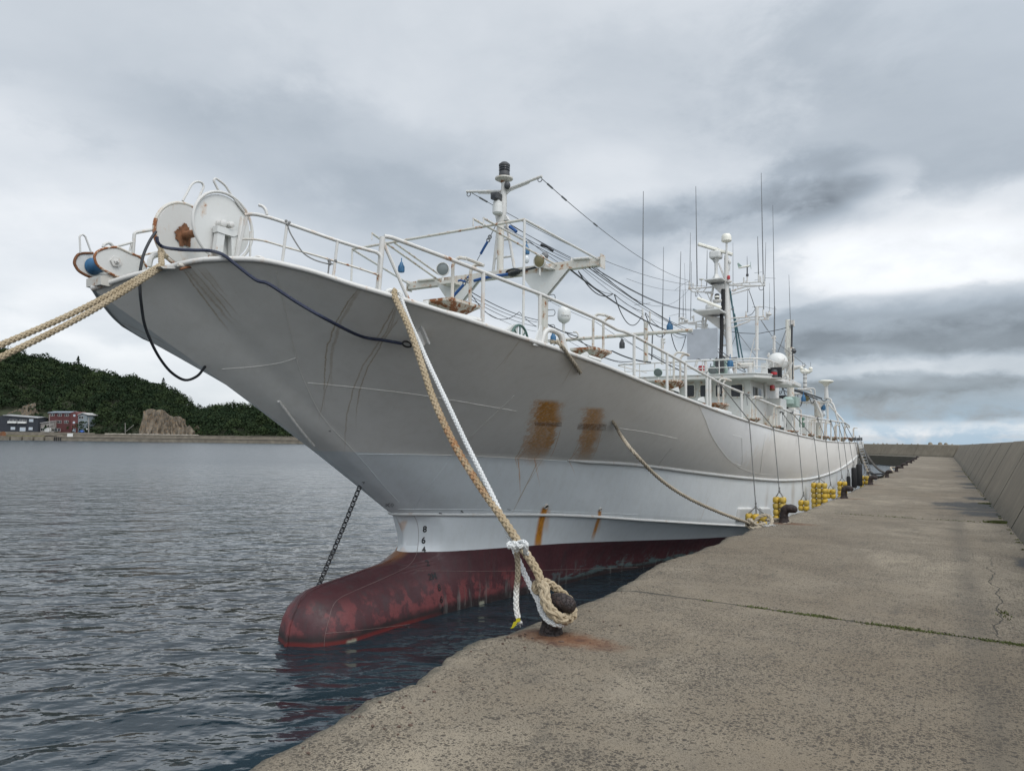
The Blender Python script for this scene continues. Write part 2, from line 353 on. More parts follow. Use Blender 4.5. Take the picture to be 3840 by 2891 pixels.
# ------------------------------------------------------------------ quay
E_Y = [-40, 1.5, 2.34, 2.89, 3.5, 3.85, 4.3, 4.84, 5.68, 6.3, 7.42, 9.21, 10.83, 13.76, 19.79, 27.6, 40, 60, 90, 114.8]
E_X = [-3.1, -3.02, -2.98, -3.10, -3.12, -3.09, -3.25, -3.28, -3.25, -3.21, -3.2, -3.32, -3.3, -3.19, -2.95, -2.8, -2.8, -2.9, -3.0, -3.12]
from mathutils import noise as mnoise
def fn(x, y, z, s): return mnoise.noise((x*s, y*s, z*s))
def edge_x(y): return float(np.interp(y, E_Y, E_X))+.05*fn(0, y, 0, 1.3)+.035*fn(1, y, 3, 4.5)+.016*fn(2, y, 3, 14)
WB = 1.05
def quay_mat():
    m, t, b = mat('aggregate_concrete'); p = t.pos(); x, y, z = t.sep(p)
    n = t.noise(p, .9, 5, .6); n2 = t.noise(p, 6, 5, .65); nf = t.noise(p, 160, 3, .7); nm = t.noise(p, 45, 4, .65)
    c = t.mix(t.mr(n, .3, .7), (.212, .172, .120), (.292, .240, .170))
    c = t.mix(t.mr(n2, .35, .7, 0, .35), c, (.17, .15, .12))
    c = t.mix(t.mr(nf, .42, .62, 0, .7), c, (.10, .088, .070))
    c = t.mix(t.mr(nf, .45, .28, 0, .45), c, (.50, .46, .38))
    big = t.noise(t.vm('MULTIPLY', p, (1, .55, 1)), .42, 6, .66); c = t.mix(t.mr(big, .44, .64, 0, .5), c, (.150, .115, .075)); c = t.mix(t.mr(big, .46, .36, 0, .35), c, (.40, .34, .25)); dk = t.noise(t.vm('MULTIPLY', p, (2.2, .8, 1)), 1.3, 7, .72); c = t.mix(t.mr(dk, .58, .66, 0, .5), c, (.085, .075, .06))
    # exposed dark stones, in drifts
    wp = t.vm('ADD', p, t.vm('MULTIPLY', t.comb(nm, n2, 0.), (.02, .02, 0)))
    drift = t.mr(t.noise(t.vm('MULTIPLY', p, (.9, 1.4, 1)), 1.15, 5, .68, .4), .34, .68)
    s = None
    for sc, thr in ((25, .35), (46, .40), (84, .42)):
        d = t.vor(wp, sc); rnd = t.vor(wp, sc, out='Color')
        keep = t.mr(t.m('SUBTRACT', t.sep(rnd)[0], t.m('MULTIPLY', drift, .95)), .05, -.02)
        q = t.m('MULTIPLY', t.mr(d, thr, thr-.06), keep)
        s = q if s is None else t.m('MAXIMUM', s, q)
    # fine dark grain everywhere
    gd = t.vor(wp, 120); gr = t.vor(wp, 120, out='Color'); s = t.m('MAXIMUM', s, t.m('MULTIPLY', t.m('MULTIPLY', t.mr(gd, .45, .36), t.mr(t.sep(gr)[0], .42, .38)), .75))
    stone = t.mix(t.sep(t.vor(wp, 58, out='Color'))[1], (.034, .029, .024), (.085, .068, .048))
    c = t.mix(t.m('MULTIPLY', s, .92), c, stone)
    # joints and a wandering crack
    def line(coord, at, w): return t.mr(t.m('ABSOLUTE', t.m('SUBTRACT', coord, at)), w, w*.35)
    yw = t.m('ADD', y, t.m('MULTIPLY', t.m('SUBTRACT', n2, .5), .06))
    yw = t.m('ADD', yw, t.m('MULTIPLY', t.m('ADD', x, 3.1), .055))
    yw = t.m('ADD', yw, t.m('MULTIPLY', t.m('SUBTRACT', nm, .5), .035))
    j = line(yw, 7.40, .030)
    for yy_, w in ((18.24, .03), (29.5, .035), (40.5, .04), (51.5, .045), (63, .05), (74, .05), (86, .05), (98, .05)): j = t.m('MAXIMUM', j, line(yw, yy_, w))
    cx = t.m('ADD', t.m('ADD', x, t.m('MULTIPLY', t.m('SUBTRACT', t.noise(p, 1.2, 4, .5), .5), .42)), t.m('MULTIPLY', t.m('SUBTRACT', y, 8.5), -.02))
    ck = t.m('MULTIPLY', line(cx, .44, .011), t.m('MULTIPLY', t.mr(y, 7.2, 7.5), t.mr(y, 13.5, 11)))
    j = t.m('MAXIMUM', j, ck)
    c = t.mix(t.m('MULTIPLY', j, .85), c, (.03, .028, .022))
    # tyre-dirt band, wet tar patches near the wall
    band = t.m('MULTIPLY', t.mr(t.m('ABSOLUTE', t.m('SUBTRACT', t.m('ADD', x, t.m('MULTIPLY', n2, .16)), .27)), .19, .03), t.mr(n, .3, .6, .25, .75))
    band = t.m('MULTIPLY', band, t.mr(y, 26, 18, 0, 1)); c = t.mix(t.m('MULTIPLY', band, .6), c, (.07, .062, .05))
    wet = None
    for (wx, wy, rx, ry) in ((.95, 20.4, .8, .8), (.7, 21.6, 1.1, .4), (.75, 23.2, 1.15, 1.3), (.95, 26.3, .55, .8), (1.0, 36, .55, 1.4), (.95, 33, .5, .7), (.9, 45, .5, 1.), (.9, 54, .6, 1.2), (1.0, 12.2, .25, .7), (1.1, 3.6, .3, .6)):
        a = t.m('DIVIDE', t.m('SUBTRACT', x, wx), rx); e = t.m('DIVIDE', t.m('SUBTRACT', y, wy), ry)
        r = t.m('ADD', t.m('ADD', t.m('MULTIPLY', a, a), t.m('MULTIPLY', e, e)), t.m('MULTIPLY', t.m('SUBTRACT', t.noise(p, 3.4, 5, .7), .5), 3.2))
        q = t.mr(r, 1.1, .55); wet = q if wet is None else t.m('MAXIMUM', wet, q)
    c = t.mix(t.m('MULTIPLY', wet, .95), c, (.018, .018, .017))
    # rust washed from the bollards, drawn out to the right
    ru = None
    for (bx, by, k) in ((-2.84, 5.37, 1.), (-2.83, 15.4, .8), (-2.61, 23.56, .7), (-2.59, 32.4, .7), (-2.5, 41., .7), (-2.5, 50., .6), (-2.5, 58., .6)):
        a = t.m('SUBTRACT', x, bx+.14); e = t.m('SUBTRACT', y, by-.07)
        r = t.m('ADD', t.m('POWER', t.m('ABSOLUTE', t.m('DIVIDE', a, .62)), 2.), t.m('POWER', t.m('ABSOLUTE', t.m('DIVIDE', e, .27)), 2.))
        r = t.m('ADD', r, t.m('MULTIPLY', t.m('SUBTRACT', t.noise(p, 6., 7, .75), .5), 2.6))
        q = t.m('MULTIPLY', t.mr(r, 1.05, .0, 0, 1, True), k); ru = q if ru is None else t.m('MAXIMUM', ru, q)
    c = t.mix(t.m('MULTIPLY', ru, .88), c, t.mix(t.mr(n2, .35, .65), (.050, .016, .008), (.19, .075, .025)))
    # weed and wet on the sea face
    c = t.mix(t.m('MULTIPLY', t.mr(t.m('ADD', z, t.m('MULTIPLY', nm, .03)), 1.40, 1.365), .6), c, (.06, .058, .045))
    face = t.mr(z, 1.33, 1.1); c = t.mix(t.m('MULTIPLY', face, t.mr(y, 60, 100, .75, .35)), c, (.035, .035, .028))
    # broken, weed-dark lip of the quay
    ex = t.curve(y, [(-5, -3.05)]+[(a, b_) for a, b_ in zip(E_Y[1:], E_X[1:])])
    ed = t.m('ADD', t.m('SUBTRACT', x, ex), t.m('MULTIPLY', t.m('SUBTRACT', n2, .5), .42)); ed = t.m('ADD', ed, t.m('MULTIPLY', t.m('SUBTRACT', nm, .5), .22))
    lipm = t.m('MULTIPLY', t.mr(ed, .12, .03), t.mr(n, .36, .52, .25, 1.)); c = t.mix(t.m('MULTIPLY', lipm, .8), c, t.mix(t.mr(nf, .4, .6), (.035, .034, .024), (.10, .092, .07)))
    t.put(b.inputs['Base Color'], c); t.put(b.inputs['Roughness'], t.mr(wet, 0, 1, .92, .7))
    hgt = t.m('ADD', t.m('MULTIPLY', nf, .35), t.m('MULTIPLY', s, -.7)); hgt = t.m('ADD', hgt, t.m('MULTIPLY', nm, .5)); hgt = t.m('ADD', hgt, t.m('MULTIPLY', j, -1.5)); hgt = t.m('ADD', hgt, t.m('MULTIPLY', t.m('MULTIPLY', lipm, nm), 2.))
    t.put(b.inputs['Normal'], t.bump(hgt, .7, .006))
    return m
M['quay'] = quay_mat()
def quay():
    ys = np.r_[np.arange(-40, 1.2, .6), np.arange(1.2, 9, .025), np.arange(9, 18, .06), np.arange(18, 40, .2), np.arange(40, 114.8, .8), 114.8]
    offs = [0, 0, 0, .012, .03, .055, .09, .14, .2, .3, .45, .7, 1.1, 1.7, 2.4]
    V = []; nC = len(offs)+2
    for y in ys:
        ex = edge_x(y); chip = max(0, fn(5, y, 1, 1.1)+.15)*.06+max(0, fn(7, y, 1, 5.))*.05+max(0, fn(9, y, 1, 14.))*.02
        for k, o in enumerate(offs):
            if k == 0: V.append((ex+.35, y, -3)); continue
            if k == 1: V.append((ex+.02*fn(3, y, 0, 3), y, -.1)); continue
            if k == 2: V.append((ex+.01*fn(3, y, 5, 9), y, 1.4-.055-chip*1.3)); continue
            f = math.exp(-o/.05); g = math.exp(-o/.16)
            z = 1.4-.04*f-chip*g+.008*fn(ex+o, y, 0, 11)*(1 if o < .5 else 0)+.006*fn(ex+o, y, 0, 30)*g
            V.append((ex+o+.008*fn(o*9, y, 2, 20)*(g), y, z))
        V.append((.6, y, 1.4)); V.append((1.3, y, 1.4))
    F = [(i*nC+j, i*nC+j+1, (i+1)*nC+j+1, (i+1)*nC+j) for i in range(len(ys)-1) for j in range(nC-1)]
    mb = MB().add(V, F)
    # far leg of the mole: deck and sea face turning away to the left
    a = np.array([-3.12, 114.8]); d = np.array([-.5, .866]); e = a+d*75; n_ = np.array([.866, .5])
    mb.add([(*a, -3), (*a, 1.4), (*e, 1.4), (*e, -3)], [(0, 1, 2, 3)])
    w = a+n_*0+np.array([4.4, 0])
    mb.add([(*a, 1.4), (1.3, 114.8, 1.4), (1.3, 119, 1.4), (*(e+n_*4.6), 1.4), (*e, 1.4)], [(0, 1, 2, 3, 4)])
    tag(mb.build('quay', M['quay']), kind='structure')
quay()
def wall_mat():
    m, t, b = mat('board_marked_concrete'); p = t.pos(); x, y, z = t.sep(p)
    n = t.noise(p, .8, 6, .62); n2 = t.noise(p, 7, 5, .65); nf = t.noise(p, 70, 3, .65)
    st = t.noise(t.vm('MULTIPLY', p, (.8, 3.4, .8)), 1.3, 5, .62)
    c = t.mix(t.mr(n, .3, .7), (.158, .133, .097), (.245, .210, .157))
    pn = t.new('ShaderNodeTexWhiteNoise', noise_dimensions='1D'); t.put(pn.inputs['W'], t.m('FLOOR', t.m('DIVIDE', y, 5.55))); c = t.mix(t.mr(pn.outputs['Value'], 0, 1, 0, .38), c, (.13, .11, .08)); c = t.mix(t.mr(st, .48, .72, 0, .6), c, (.12, .105, .08))
    c = t.mix(t.mr(n2, .4, .75, 0, .4), c, (.13, .118, .098))
    c = t.mix(t.mr(st, .36, .24, 0, .6), c, (.40, .365, .30)); dr = t.noise(t.vm('MULTIPLY', p, (.5, 9, .5)), 1.1, 5, .7); c = t.mix(t.m('MULTIPLY', t.mr(dr, .60, .70), t.mr(n, .45, .6)), c, (.07, .062, .048))
    c = t.mix(t.m('MULTIPLY', t.mr(z, 1.75, 1.42), t.mr(n2, .35, .6, .2, .8)), c, (.07, .066, .052))
    jm = None; yj = t.m('ADD', y, t.m('MULTIPLY', t.m('SUBTRACT', t.noise(p, 5., 5, .7), .5), .22))
    for q_ in (8.4, 13.0, 17.11, 22.9, 28.67, 33.8, 38.88, 44.5, 50, 60.97, 72):
        a_ = t.mr(t.m('ABSOLUTE', t.m('SUBTRACT', yj, q_)), .05+q_*.0016, .02+q_*.001); jm = a_ if jm is None else t.m('MAXIMUM', jm, a_)
    c = t.mix(t.m('MULTIPLY', jm, .9), c, (.022, .020, .016))
    t.put(b.inputs['Base Color'], c); b.inputs['Roughness'].default_value = .92
    t.put(b.inputs['Normal'], t.bump(t.m('ADD', nf, t.m('MULTIPLY', n2, 1.2)), .45, .012)); return m
M['wall'] = wall_mat()
M['joint'] = simple('dark_joint_grout', (.03, .028, .022), .95, .3)  # dark grout colour of the wall joints
def parapet():
    root = empty('parapet_wall', (1.05, 20, 1.4), 'long sloping concrete parapet wall along the right side of the quay', 'wall')
    mb = MB(); ys = [-35, -24, -13.5, -3, 8.4, 13.0, 17.11, 22.9, 28.67, 33.8, 38.88, 44.5, 50, 55.5, 60.97, 66.5, 72, 78, 84, 90, 96, 102, 108, 113.5, 118.6]
    g = .045
    for i in range(len(ys)-1):
        a, b_ = ys[i]+g, ys[i+1]-g; dz = .025*fn(1, a, 0, .7)
        n = 14
        V = []; 
        for k in range(n+1):
            y = a+(b_-a)*k/n
            for q, (xx, zz) in enumerate(((1.05, 1.35), (1.06+.9*.5, 1.4+.9), (1.93, 3.13), (1.965, 3.17+dz), (2.5, 3.17+dz), (2.7, 1.0))):
                V.append((xx+.008*fn(q, y, 1, 1.5), y+(0 if 0 < k < n else .012*fn(q*3, a, k, 2)), zz))
        F = [(k*6+j, (k+1)*6+j, (k+1)*6+j+1, k*6+j+1) for k in range(n) for j in range(5)]+[tuple(range(6)), tuple(n*6+j for j in range(6))[::-1]]
        mb.add(V, F)
    mb.build('wall_panel', M['wall'], root)
    # core behind the open joints
    MB().prism([(1.09, -35, 1.3), (1.97, -35, 3.1), (2.4, -35, 3.1), (2.5, -35, 1.0)], (0, 153.5, 0)).build('joint_core', M['joint'], root, smooth=False)
    r2 = empty('parapet_wall', (-10, 132, 1.4), 'far sloping concrete parapet wall closing the end of the harbour mole', 'wall')
    a = np.array([1.0, 118.4]); d = np.array([-.60, .80]); n_ = np.array([.80, .60]); mb = MB()
    L = [0, 8.5, 17, 25.5, 34, 42.5, 51, 60, 70]
    for i in range(len(L)-1):
        p0 = a+d*(L[i]+.03); p1 = a+d*(L[i+1]-.03)
        mb.prism([(*p0, 1.3), (*(p0+n_*.9), 3.16+.04*fn(i, 3, 1, 1.7)), (*(p0+n_*1.5), 3.2), (*(p0+n_*1.6), 1.)], (*(p1-p0), 0))
    mb.build('wall_panel', M['wall'], r2, smooth=False)
parapet()
ORD = 'first second third fourth fifth sixth seventh eighth ninth tenth eleventh twelfth thirteenth fourteenth fifteenth sixteenth seventeenth eighteenth nineteenth twentieth'.split()
ORD += ['twenty '+q for q in ORD[:9]]
def boulders():
    base = None; k = 0
    spots = [(1120, 216, 5.5), (1150, 217, 4.5), (1185, 216, 6), (1215, 218, 5), (1290, 219, 6), (1330, 220, 5), (1395, 219, 5), (1440, 218, 5), (1532, 217, 13), (1602, 217, 13), (1645, 221, 11), (1690, 221, 5), (1838, 221, 6), (1890, 221, 5)]
    lab = {8: 'tallest leaning grey armour block rising over the far parapet wall', 9: 'rounded grey armour block just right of the tallest one', 10: 'low armour block nearest the parapet corner, right of two larger ones'}
    for i, (a, b_, r) in enumerate(spots):
        c = PY(*z7(a, b_), 132 if a > 1500 else 142); s = r*.51537/2666*128
        mb = MB(); ax = np.array([random.uniform(-.6, .6), .2, 1.]); ax /= np.linalg.norm(ax)
        c[2] = 3.2
        mb.lathe(c-ax*1.2, ax, [(.2, 0), (s*.85, .05), (s*1., .6), (s*.92, 1.2+s*.6), (s*.6, 1.2+s*1.05), (.05, 1.2+s*1.2)], 12)
        mb.lathe(c-np.array([0, 0, 1.2]), np.array([ax[2], 0, -ax[0]]), [(.1, -1.4), (s*.8, -1.3), (s*.9, 0), (s*.8, 1.3), (.1, 1.4)], 10)
        o = mb.build('armour_block', M['wall'])
        tag(o, lab.get(i, 'small grey armour block top over the far parapet wall, %s from the left' % ORD[i]), 'armour block', 'armour blocks behind the far parapet')
boulders()
# moss along the joints
def moss():
    m = simple('moss', (.085, .10, .028), .9, .4, 30)
    mb = MB(); V = []; F = []
    def tuft(x, y, z, n, s, h):
        for _ in range(n):
            px, py = x+random.gauss(0, s), y+random.gauss(0, s*.25); a = random.uniform(0, 6.28); w = random.uniform(.004, .010); hh = random.uniform(.2, 1)*h
            dx, dy = math.cos(a)*w, math.sin(a)*w; ln = (random.gauss(0, .6)*hh, random.gauss(0, .6)*hh)
            k = len(V); V.extend([(px-dx, py-dy, z), (px+dx, py+dy, z), (px+ln[0]+dx*.4, py+ln[1]+dy*.4, z+hh), (px+ln[0]-dx*.4, py+ln[1]-dy*.4, z+hh)]); F.append((k, k+1, k+2, k+3))
    def jy(x): return 7.40-(x+3.1)*.055
    for (x, n, s) in ((-2.1, 30, .03), (-1.62, 160, .07), (-1.35, 60, .05), (-1.1, 320, .10), (-.95, 120, .06), (-.55, 160, .09), (-.3, 420, .13), (-.05, 60, .06), (.3, 200, .10), (.52, 420, .10), (.8, 180, .08), (.95, 100, .06)):
        tuft(x, jy(x), 1.398, n, s, .016)
    for k_ in range(45): tuft(.44+random.gauss(0, .02), 8.4+random.gauss(0, .11), 1.398, 1, .01, .03)
    for (x, y, n, s) in ( (-1.7, 18.2, 60, .25), (-.9, 18.2, 90, .25), (.2, 18.2, 60, .2), (.95, 18.2, 900, .12), (1.0, 18.4, 800, .1), (.98, 10.5, 120, .05), (1.0, 24, 300, .1)):
        tuft(x, y, 1.398, n, s, .05 if y > 15 and x > .6 else .03)
    for y in np.arange(2.5, 60, .8): tuft(1.03, y+random.gauss(0, .3), 1.4, random.randint(5, 25), .02, .03)
    mb.add(V, F); tag(mb.build('moss', m, smooth=False), 'green moss growing along the quay joints', 'moss', kind='stuff')
moss()
def litter():
    mb = MB()
    for _ in range(70):
        y = random.choice([random.gauss(5.2, .25), random.uniform(2.6, 9), random.uniform(3, 4.2)]); x = edge_x(y)+.14+abs(random.gauss(0, .3)); s = random.uniform(.004, .014)
        mb.ball((x, y, 1.4+s*.2), s, random.uniform(.7, 1.5), random.uniform(.6, 1), .6, 6, 4)
    tag(mb.build('concrete_crumbs', simple('dark_crumbs', (.09, .06, .045), .95, .5, 40), smooth=False), 'crumbs of rust and concrete along the quay edge', 'crumbs', kind='stuff')
litter()
# ------------------------------------------------------------------ ship hull
XC = -8.2
SY = [4.33, 4.57, 4.74, 4.80, 4.93, 5.17, 5.5, 5.99, 6.4, 7.2, 8, 8.9, 10.1, 11.57, 13.7, 16.6, 21.9, 31.2, 36, 40, 41.5]
SB = [0, .42, .72, .95, 1.22, 1.6, 2.0, 2.45, 2.75, 3.1, 3.3, 3.5, 3.7, 3.9, 4.05, 4.2, 4.3, 4.4, 4.4, 4.36, 4.3]
SZ = [4.64, 4.80, 4.88, 4.92, 4.96, 4.97, 4.9, 4.74, 4.64, 4.5, 4.4, 4.3, 4.17, 3.98, 3.78, 3.56, 3.32, 3.10, 3.09, 3.10, 3.11]
def pch(x, y):   # monotone cubic
    x = np.array(x, float); y = np.array(y, float); h = np.diff(x); d = np.diff(y)/h; mm = np.zeros(len(x))
    for i in range(1, len(x)-1):
        if d[i-1]*d[i] > 0:
            w1, w2 = 2*h[i]+h[i-1], h[i]+2*h[i-1]; mm[i] = (w1+w2)/(w1/d[i-1]+w2/d[i])
    mm[0] = d[0]; mm[-1] = d[-1]
    def f(q):
        q = np.clip(q, x[0], x[-1]); i = np.clip(np.searchsorted(x, q)-1, 0, len(x)-2); s = (q-x[i])/h[i]
        return (2*s**3-3*s**2+1)*y[i]+(s**3-2*s*s+s)*h[i]*mm[i]+(-2*s**3+3*s*s)*y[i+1]+(s**3-s*s)*h[i]*mm[i+1]
    return f
bS = pch(SY, SB); zS = pch(SY, SZ)
Y3 = [7.85, 8.0, 8.3, 8.8, 9.6, 10.5, 11.4, 12.4, 13.6, 16.5, 19.2, 23.7, 27.1, 32, 36.8, 41.5]
b3 = pch(Y3, [0, .30, .55, .85, 1.2, 1.55, 1.85, 2.15, 2.6, 3.25, 3.65, 3.97, 4.15, 4.3, 4.38, 4.3])
z3_ = pch(Y3, [2.8, 2.79, 2.78, 2.76, 2.73, 2.70, 2.67, 2.62, 2.56, 2.31, 2.10, 1.86, 1.79, 1.88, 2.15, 2.45])
Y2 = [9.61, 9.7, 9.95, 10.56, 12.6, 15.3, 18.5, 23.9, 30, 41.5]
b2 = pch(Y2, [0, .16, .36, .80, 1.6, 2.5, 3.3, 3.9, 4.15, 4.2])
z2_ = pch(Y2, [1.7, 1.70, 1.69, 1.66, 1.54, 1.26, .92, .42, .22, .18])
YW = [9.9, 10.1, 10.8, 12.2, 13.75, 14.9, 16.2, 18, 20, 25, 30, 41.5]
bW = pch(YW, [0, .22, .52, .92, 1.18, 1.45, 1.88, 2.5, 3.0, 3.7, 4.0, 4.05])
PROF = [(9.61, 1.70), (9.72, 1.60), (9.81, 1.48), (9.87, 1.35), (9.90, 1.23), (9.89, 1.13), (9.84, 1.03), (9.74, .97), (9.60, .93), (9.35, .875), (9.0, .85), (8.5, .80), (8.1, .765), (7.82, .735), (7.67, .69), (7.56, .61), (7.45, .47), (7.38, .32), (7.34, .15), (7.31, 0), (7.4, -.3), (8.0, -.8), (9.3, -1.4)]
BOOT = 6
_pf = [p for p in PROF if p[1] <= 1.03 and p[1] >= .29][::-1]
ztop = pch([7.34, 7.38, 7.45, 7.56, 7.67, 7.82, 8.1, 8.5, 9.0, 9.35, 9.6, 9.74, 9.84, 10.4, 11.4, 13], [.15, .32, .47, .61, .69, .735, .765, .80, .85, .875, .93, .975, 1.04, 1.22, 1.45, 1.6])
def b_low(y, z, y0):
    q = max(0, min(1, z/1.7)); body = 0.
    if y > 9.6:
        yb = y; bw = float(bW(yb)) if yb > 9.9 else 0.; br = float(b2(max(yb, 9.61)))
        body = bw+(br-bw)*q**1.6
        body *= min(1, max(0, (y-y0)/.5))**.5 if y0 > 9.5 else 1
    Bb = .66*max(0, 1-max(0, (8.2-y)/.89)**2)**.6+max(0, y-9)*.075
    zt = float(ztop(y)); bulb = 0.
    if z <= 0: bulb = Bb*(1-.25*(z/1.4)**2)
    elif z < zt: bulb = Bb*max(0, 1-(z/zt)**2.)**.58
    if y0 < 9.9: bulb *= min(1, max(0, (y-y0)/.04))**.5 if z > .3 else 1
    if z <= .3: bulb *= min(1, max(0, (y-y0)/.16))**.5
    if y > 14: bulb *= max(0, 1-(y-14)/3)
    return (body**4+bulb**4)**.25
KY = [13.65, 14.09, 14.42, 15.04, 15.91, 16.99, 18.74, 21.3, 41.5]; KZ = [3.76, 3.48, 3.22, 2.93, 2.66, 2.47, 2.27, 2.12, 2.5]
def hull():
    NS = 230; S = np.linspace(0, 1, NS)**1.75; YE = 41.5; rows = []; kind = []
    NU = 22
    for k in range(NU+1):
        t = 1-k/NU; row = []
        for s in S:
            a = np.array([SY[0]+(YE-SY[0])*s, 0, 0]); ya = a[0]; yb = Y3[0]+(YE-Y3[0])*s
            y = yb+(ya-yb)*t; z = float(z3_(yb))+(float(zS(ya))-float(z3_(yb)))*t
            B3, B5 = float(b3(yb)), float(bS(ya))
            ex_ = float(np.interp(y, [4.5, 8, 13.65, 16], [1.2, 1.0, .82, .95]))
            if y < 13.65: h = t**ex_
            else:
                pw = float(np.interp(y, [13.65, 17, 22, 30], [1.0, 1.15, 1.8, 2.4])); tk = 0; hk = 0; e_ = float(np.interp(y, [13.65, 18], [.82, 1.0])); h = 1-(1-t**e_)**pw
            if False:
                zk = float(np.interp(y, KY, KZ)); z3v, z5v = float(z3_(yb)), float(zS(ya)); tk = np.clip((zk-z3v)/(z5v-z3v), .02, 1); hk = 1-.2*(1-tk)
                h = hk*(t/tk)**ex_ if t < tk else hk+(1-hk)*(t-tk)/(1-tk+1e-6)
            row.append((XC+B3+(B5-B3)*h, y, z))
        rows.append(row); kind.append(0)
    NM = 8
    for k in range(1, NM):
        t = k/NM; row = []
        for s in S:
            ya = Y3[0]+(YE-Y3[0])*s; yb = Y2[0]+(YE-Y2[0])*s; B3, B2 = float(b3(ya)), float(b2(yb))
            row.append((XC+B3+(B2-B3)*t**.9, ya+(yb-ya)*t, float(z3_(ya))+(float(z2_(yb))-float(z3_(ya)))*t))
        rows.append(row); kind.append(0)
    for j, (y0, z0) in enumerate(PROF):
        row = []
        for s in S:
            y = y0+(YE-y0)*s; z = z0
            if z0 > 0 and y > 9.61: z = z0-(1.7-float(z2_(y)))*(z0/1.7)
            b_ = float(b2(y)) if j == 0 else b_low(y, z0, y0)
            row.append((XC+b_, y, z))
        rows.append(row); kind.append(0 if j <= BOOT else 1)
    R = np.array(rows); nR = len(rows)
    Lf = R.copy(); Lf[:, :, 0] = 2*XC-Lf[:, :, 0]
    ibot = NU+NM+BOOT          # index of the boot-top row
    def half(P, r0, r1, flip):
        mb_v = P[r0:r1+1].reshape(-1, 3); n = r1-r0; F = []
        for i in range(n):
            for j in range(NS-1):
                f = (i*NS+j, (i+1)*NS+j, (i+1)*NS+j+1, i*NS+j+1); F.append(f if not flip else f[::-1])
        return mb_v, F
    return R, Lf, half, nR, ibot, NS, NU, NM
R_, L_, half, nR, iB, NS, NU, NM = hull()
def streaks(t, p, lst, warp, wa=.05):
    x, y, z = t.sep(p); out = None
    yy = t.m('ADD', y, t.m('MULTIPLY', t.m('SUBTRACT', warp, .5), wa))
    for (y0, z0, ln, w, amp, sl_) in lst:
        dz = t.m('SUBTRACT', z0, z); cy = t.m('ADD', y0, t.m('MULTIPLY', dz, sl_))
        w = w*(.62 if w < .03 else 1); wd = t.m('ADD', w, t.m('MULTIPLY', t.m('MAXIMUM', dz, 0), w*.25))
        a = t.mr(t.m('DIVIDE', t.m('ABSOLUTE', t.m('SUBTRACT', yy, cy)), wd), 1.15, .35, 0, 1, True)
        e = t.m('MULTIPLY', t.mr(dz, -.03, .03), t.mr(dz, ln*1.1, ln*.6, 0, 1, True))
        q = t.m('MULTIPLY', t.m('MULTIPLY', a, e), amp); out = q if out is None else t.m('MAXIMUM', out, q)
    return out
# hull surface probe, used to place everything that is fixed to the plating
_v, _f = half(R_, 0, nR-1, False); HB = BVHTree.FromPolygons(_v.tolist(), _f)
def HR(u, v, off=0.):
    d = Vector(ray(u, v)).normalized(); h = HB.ray_cast(Vector(CO), d)
    if h[0] is None: return None
    n = h[1]; n = n if n.dot(d) < 0 else -n
    return A3(h[0]+n*off)
def HN(u, v):
    d = Vector(ray(u, v)).normalized(); h = HB.ray_cast(Vector(CO), d)
    if h[0] is None: return None, None
    n = h[1]; n = n if n.dot(d) < 0 else -n; return A3(h[0]), A3(n)
def hz(u, v):
    q = HR(u, v); return (0, 0, 0) if q is None else q
def STR(pts, w, amp, extra=0.):
    """pixel run top->bottom  ->  (y0,z0,len,w,amp,slope)"""
    a, b_ = hz(*pts[0]), hz(*pts[1]); ln = max(.1, a[2]-b_[2]); return (float(a[1]), float(a[2]), float(ln*(1.1+extra)), w, amp, float((b_[1]-a[1])/ln))
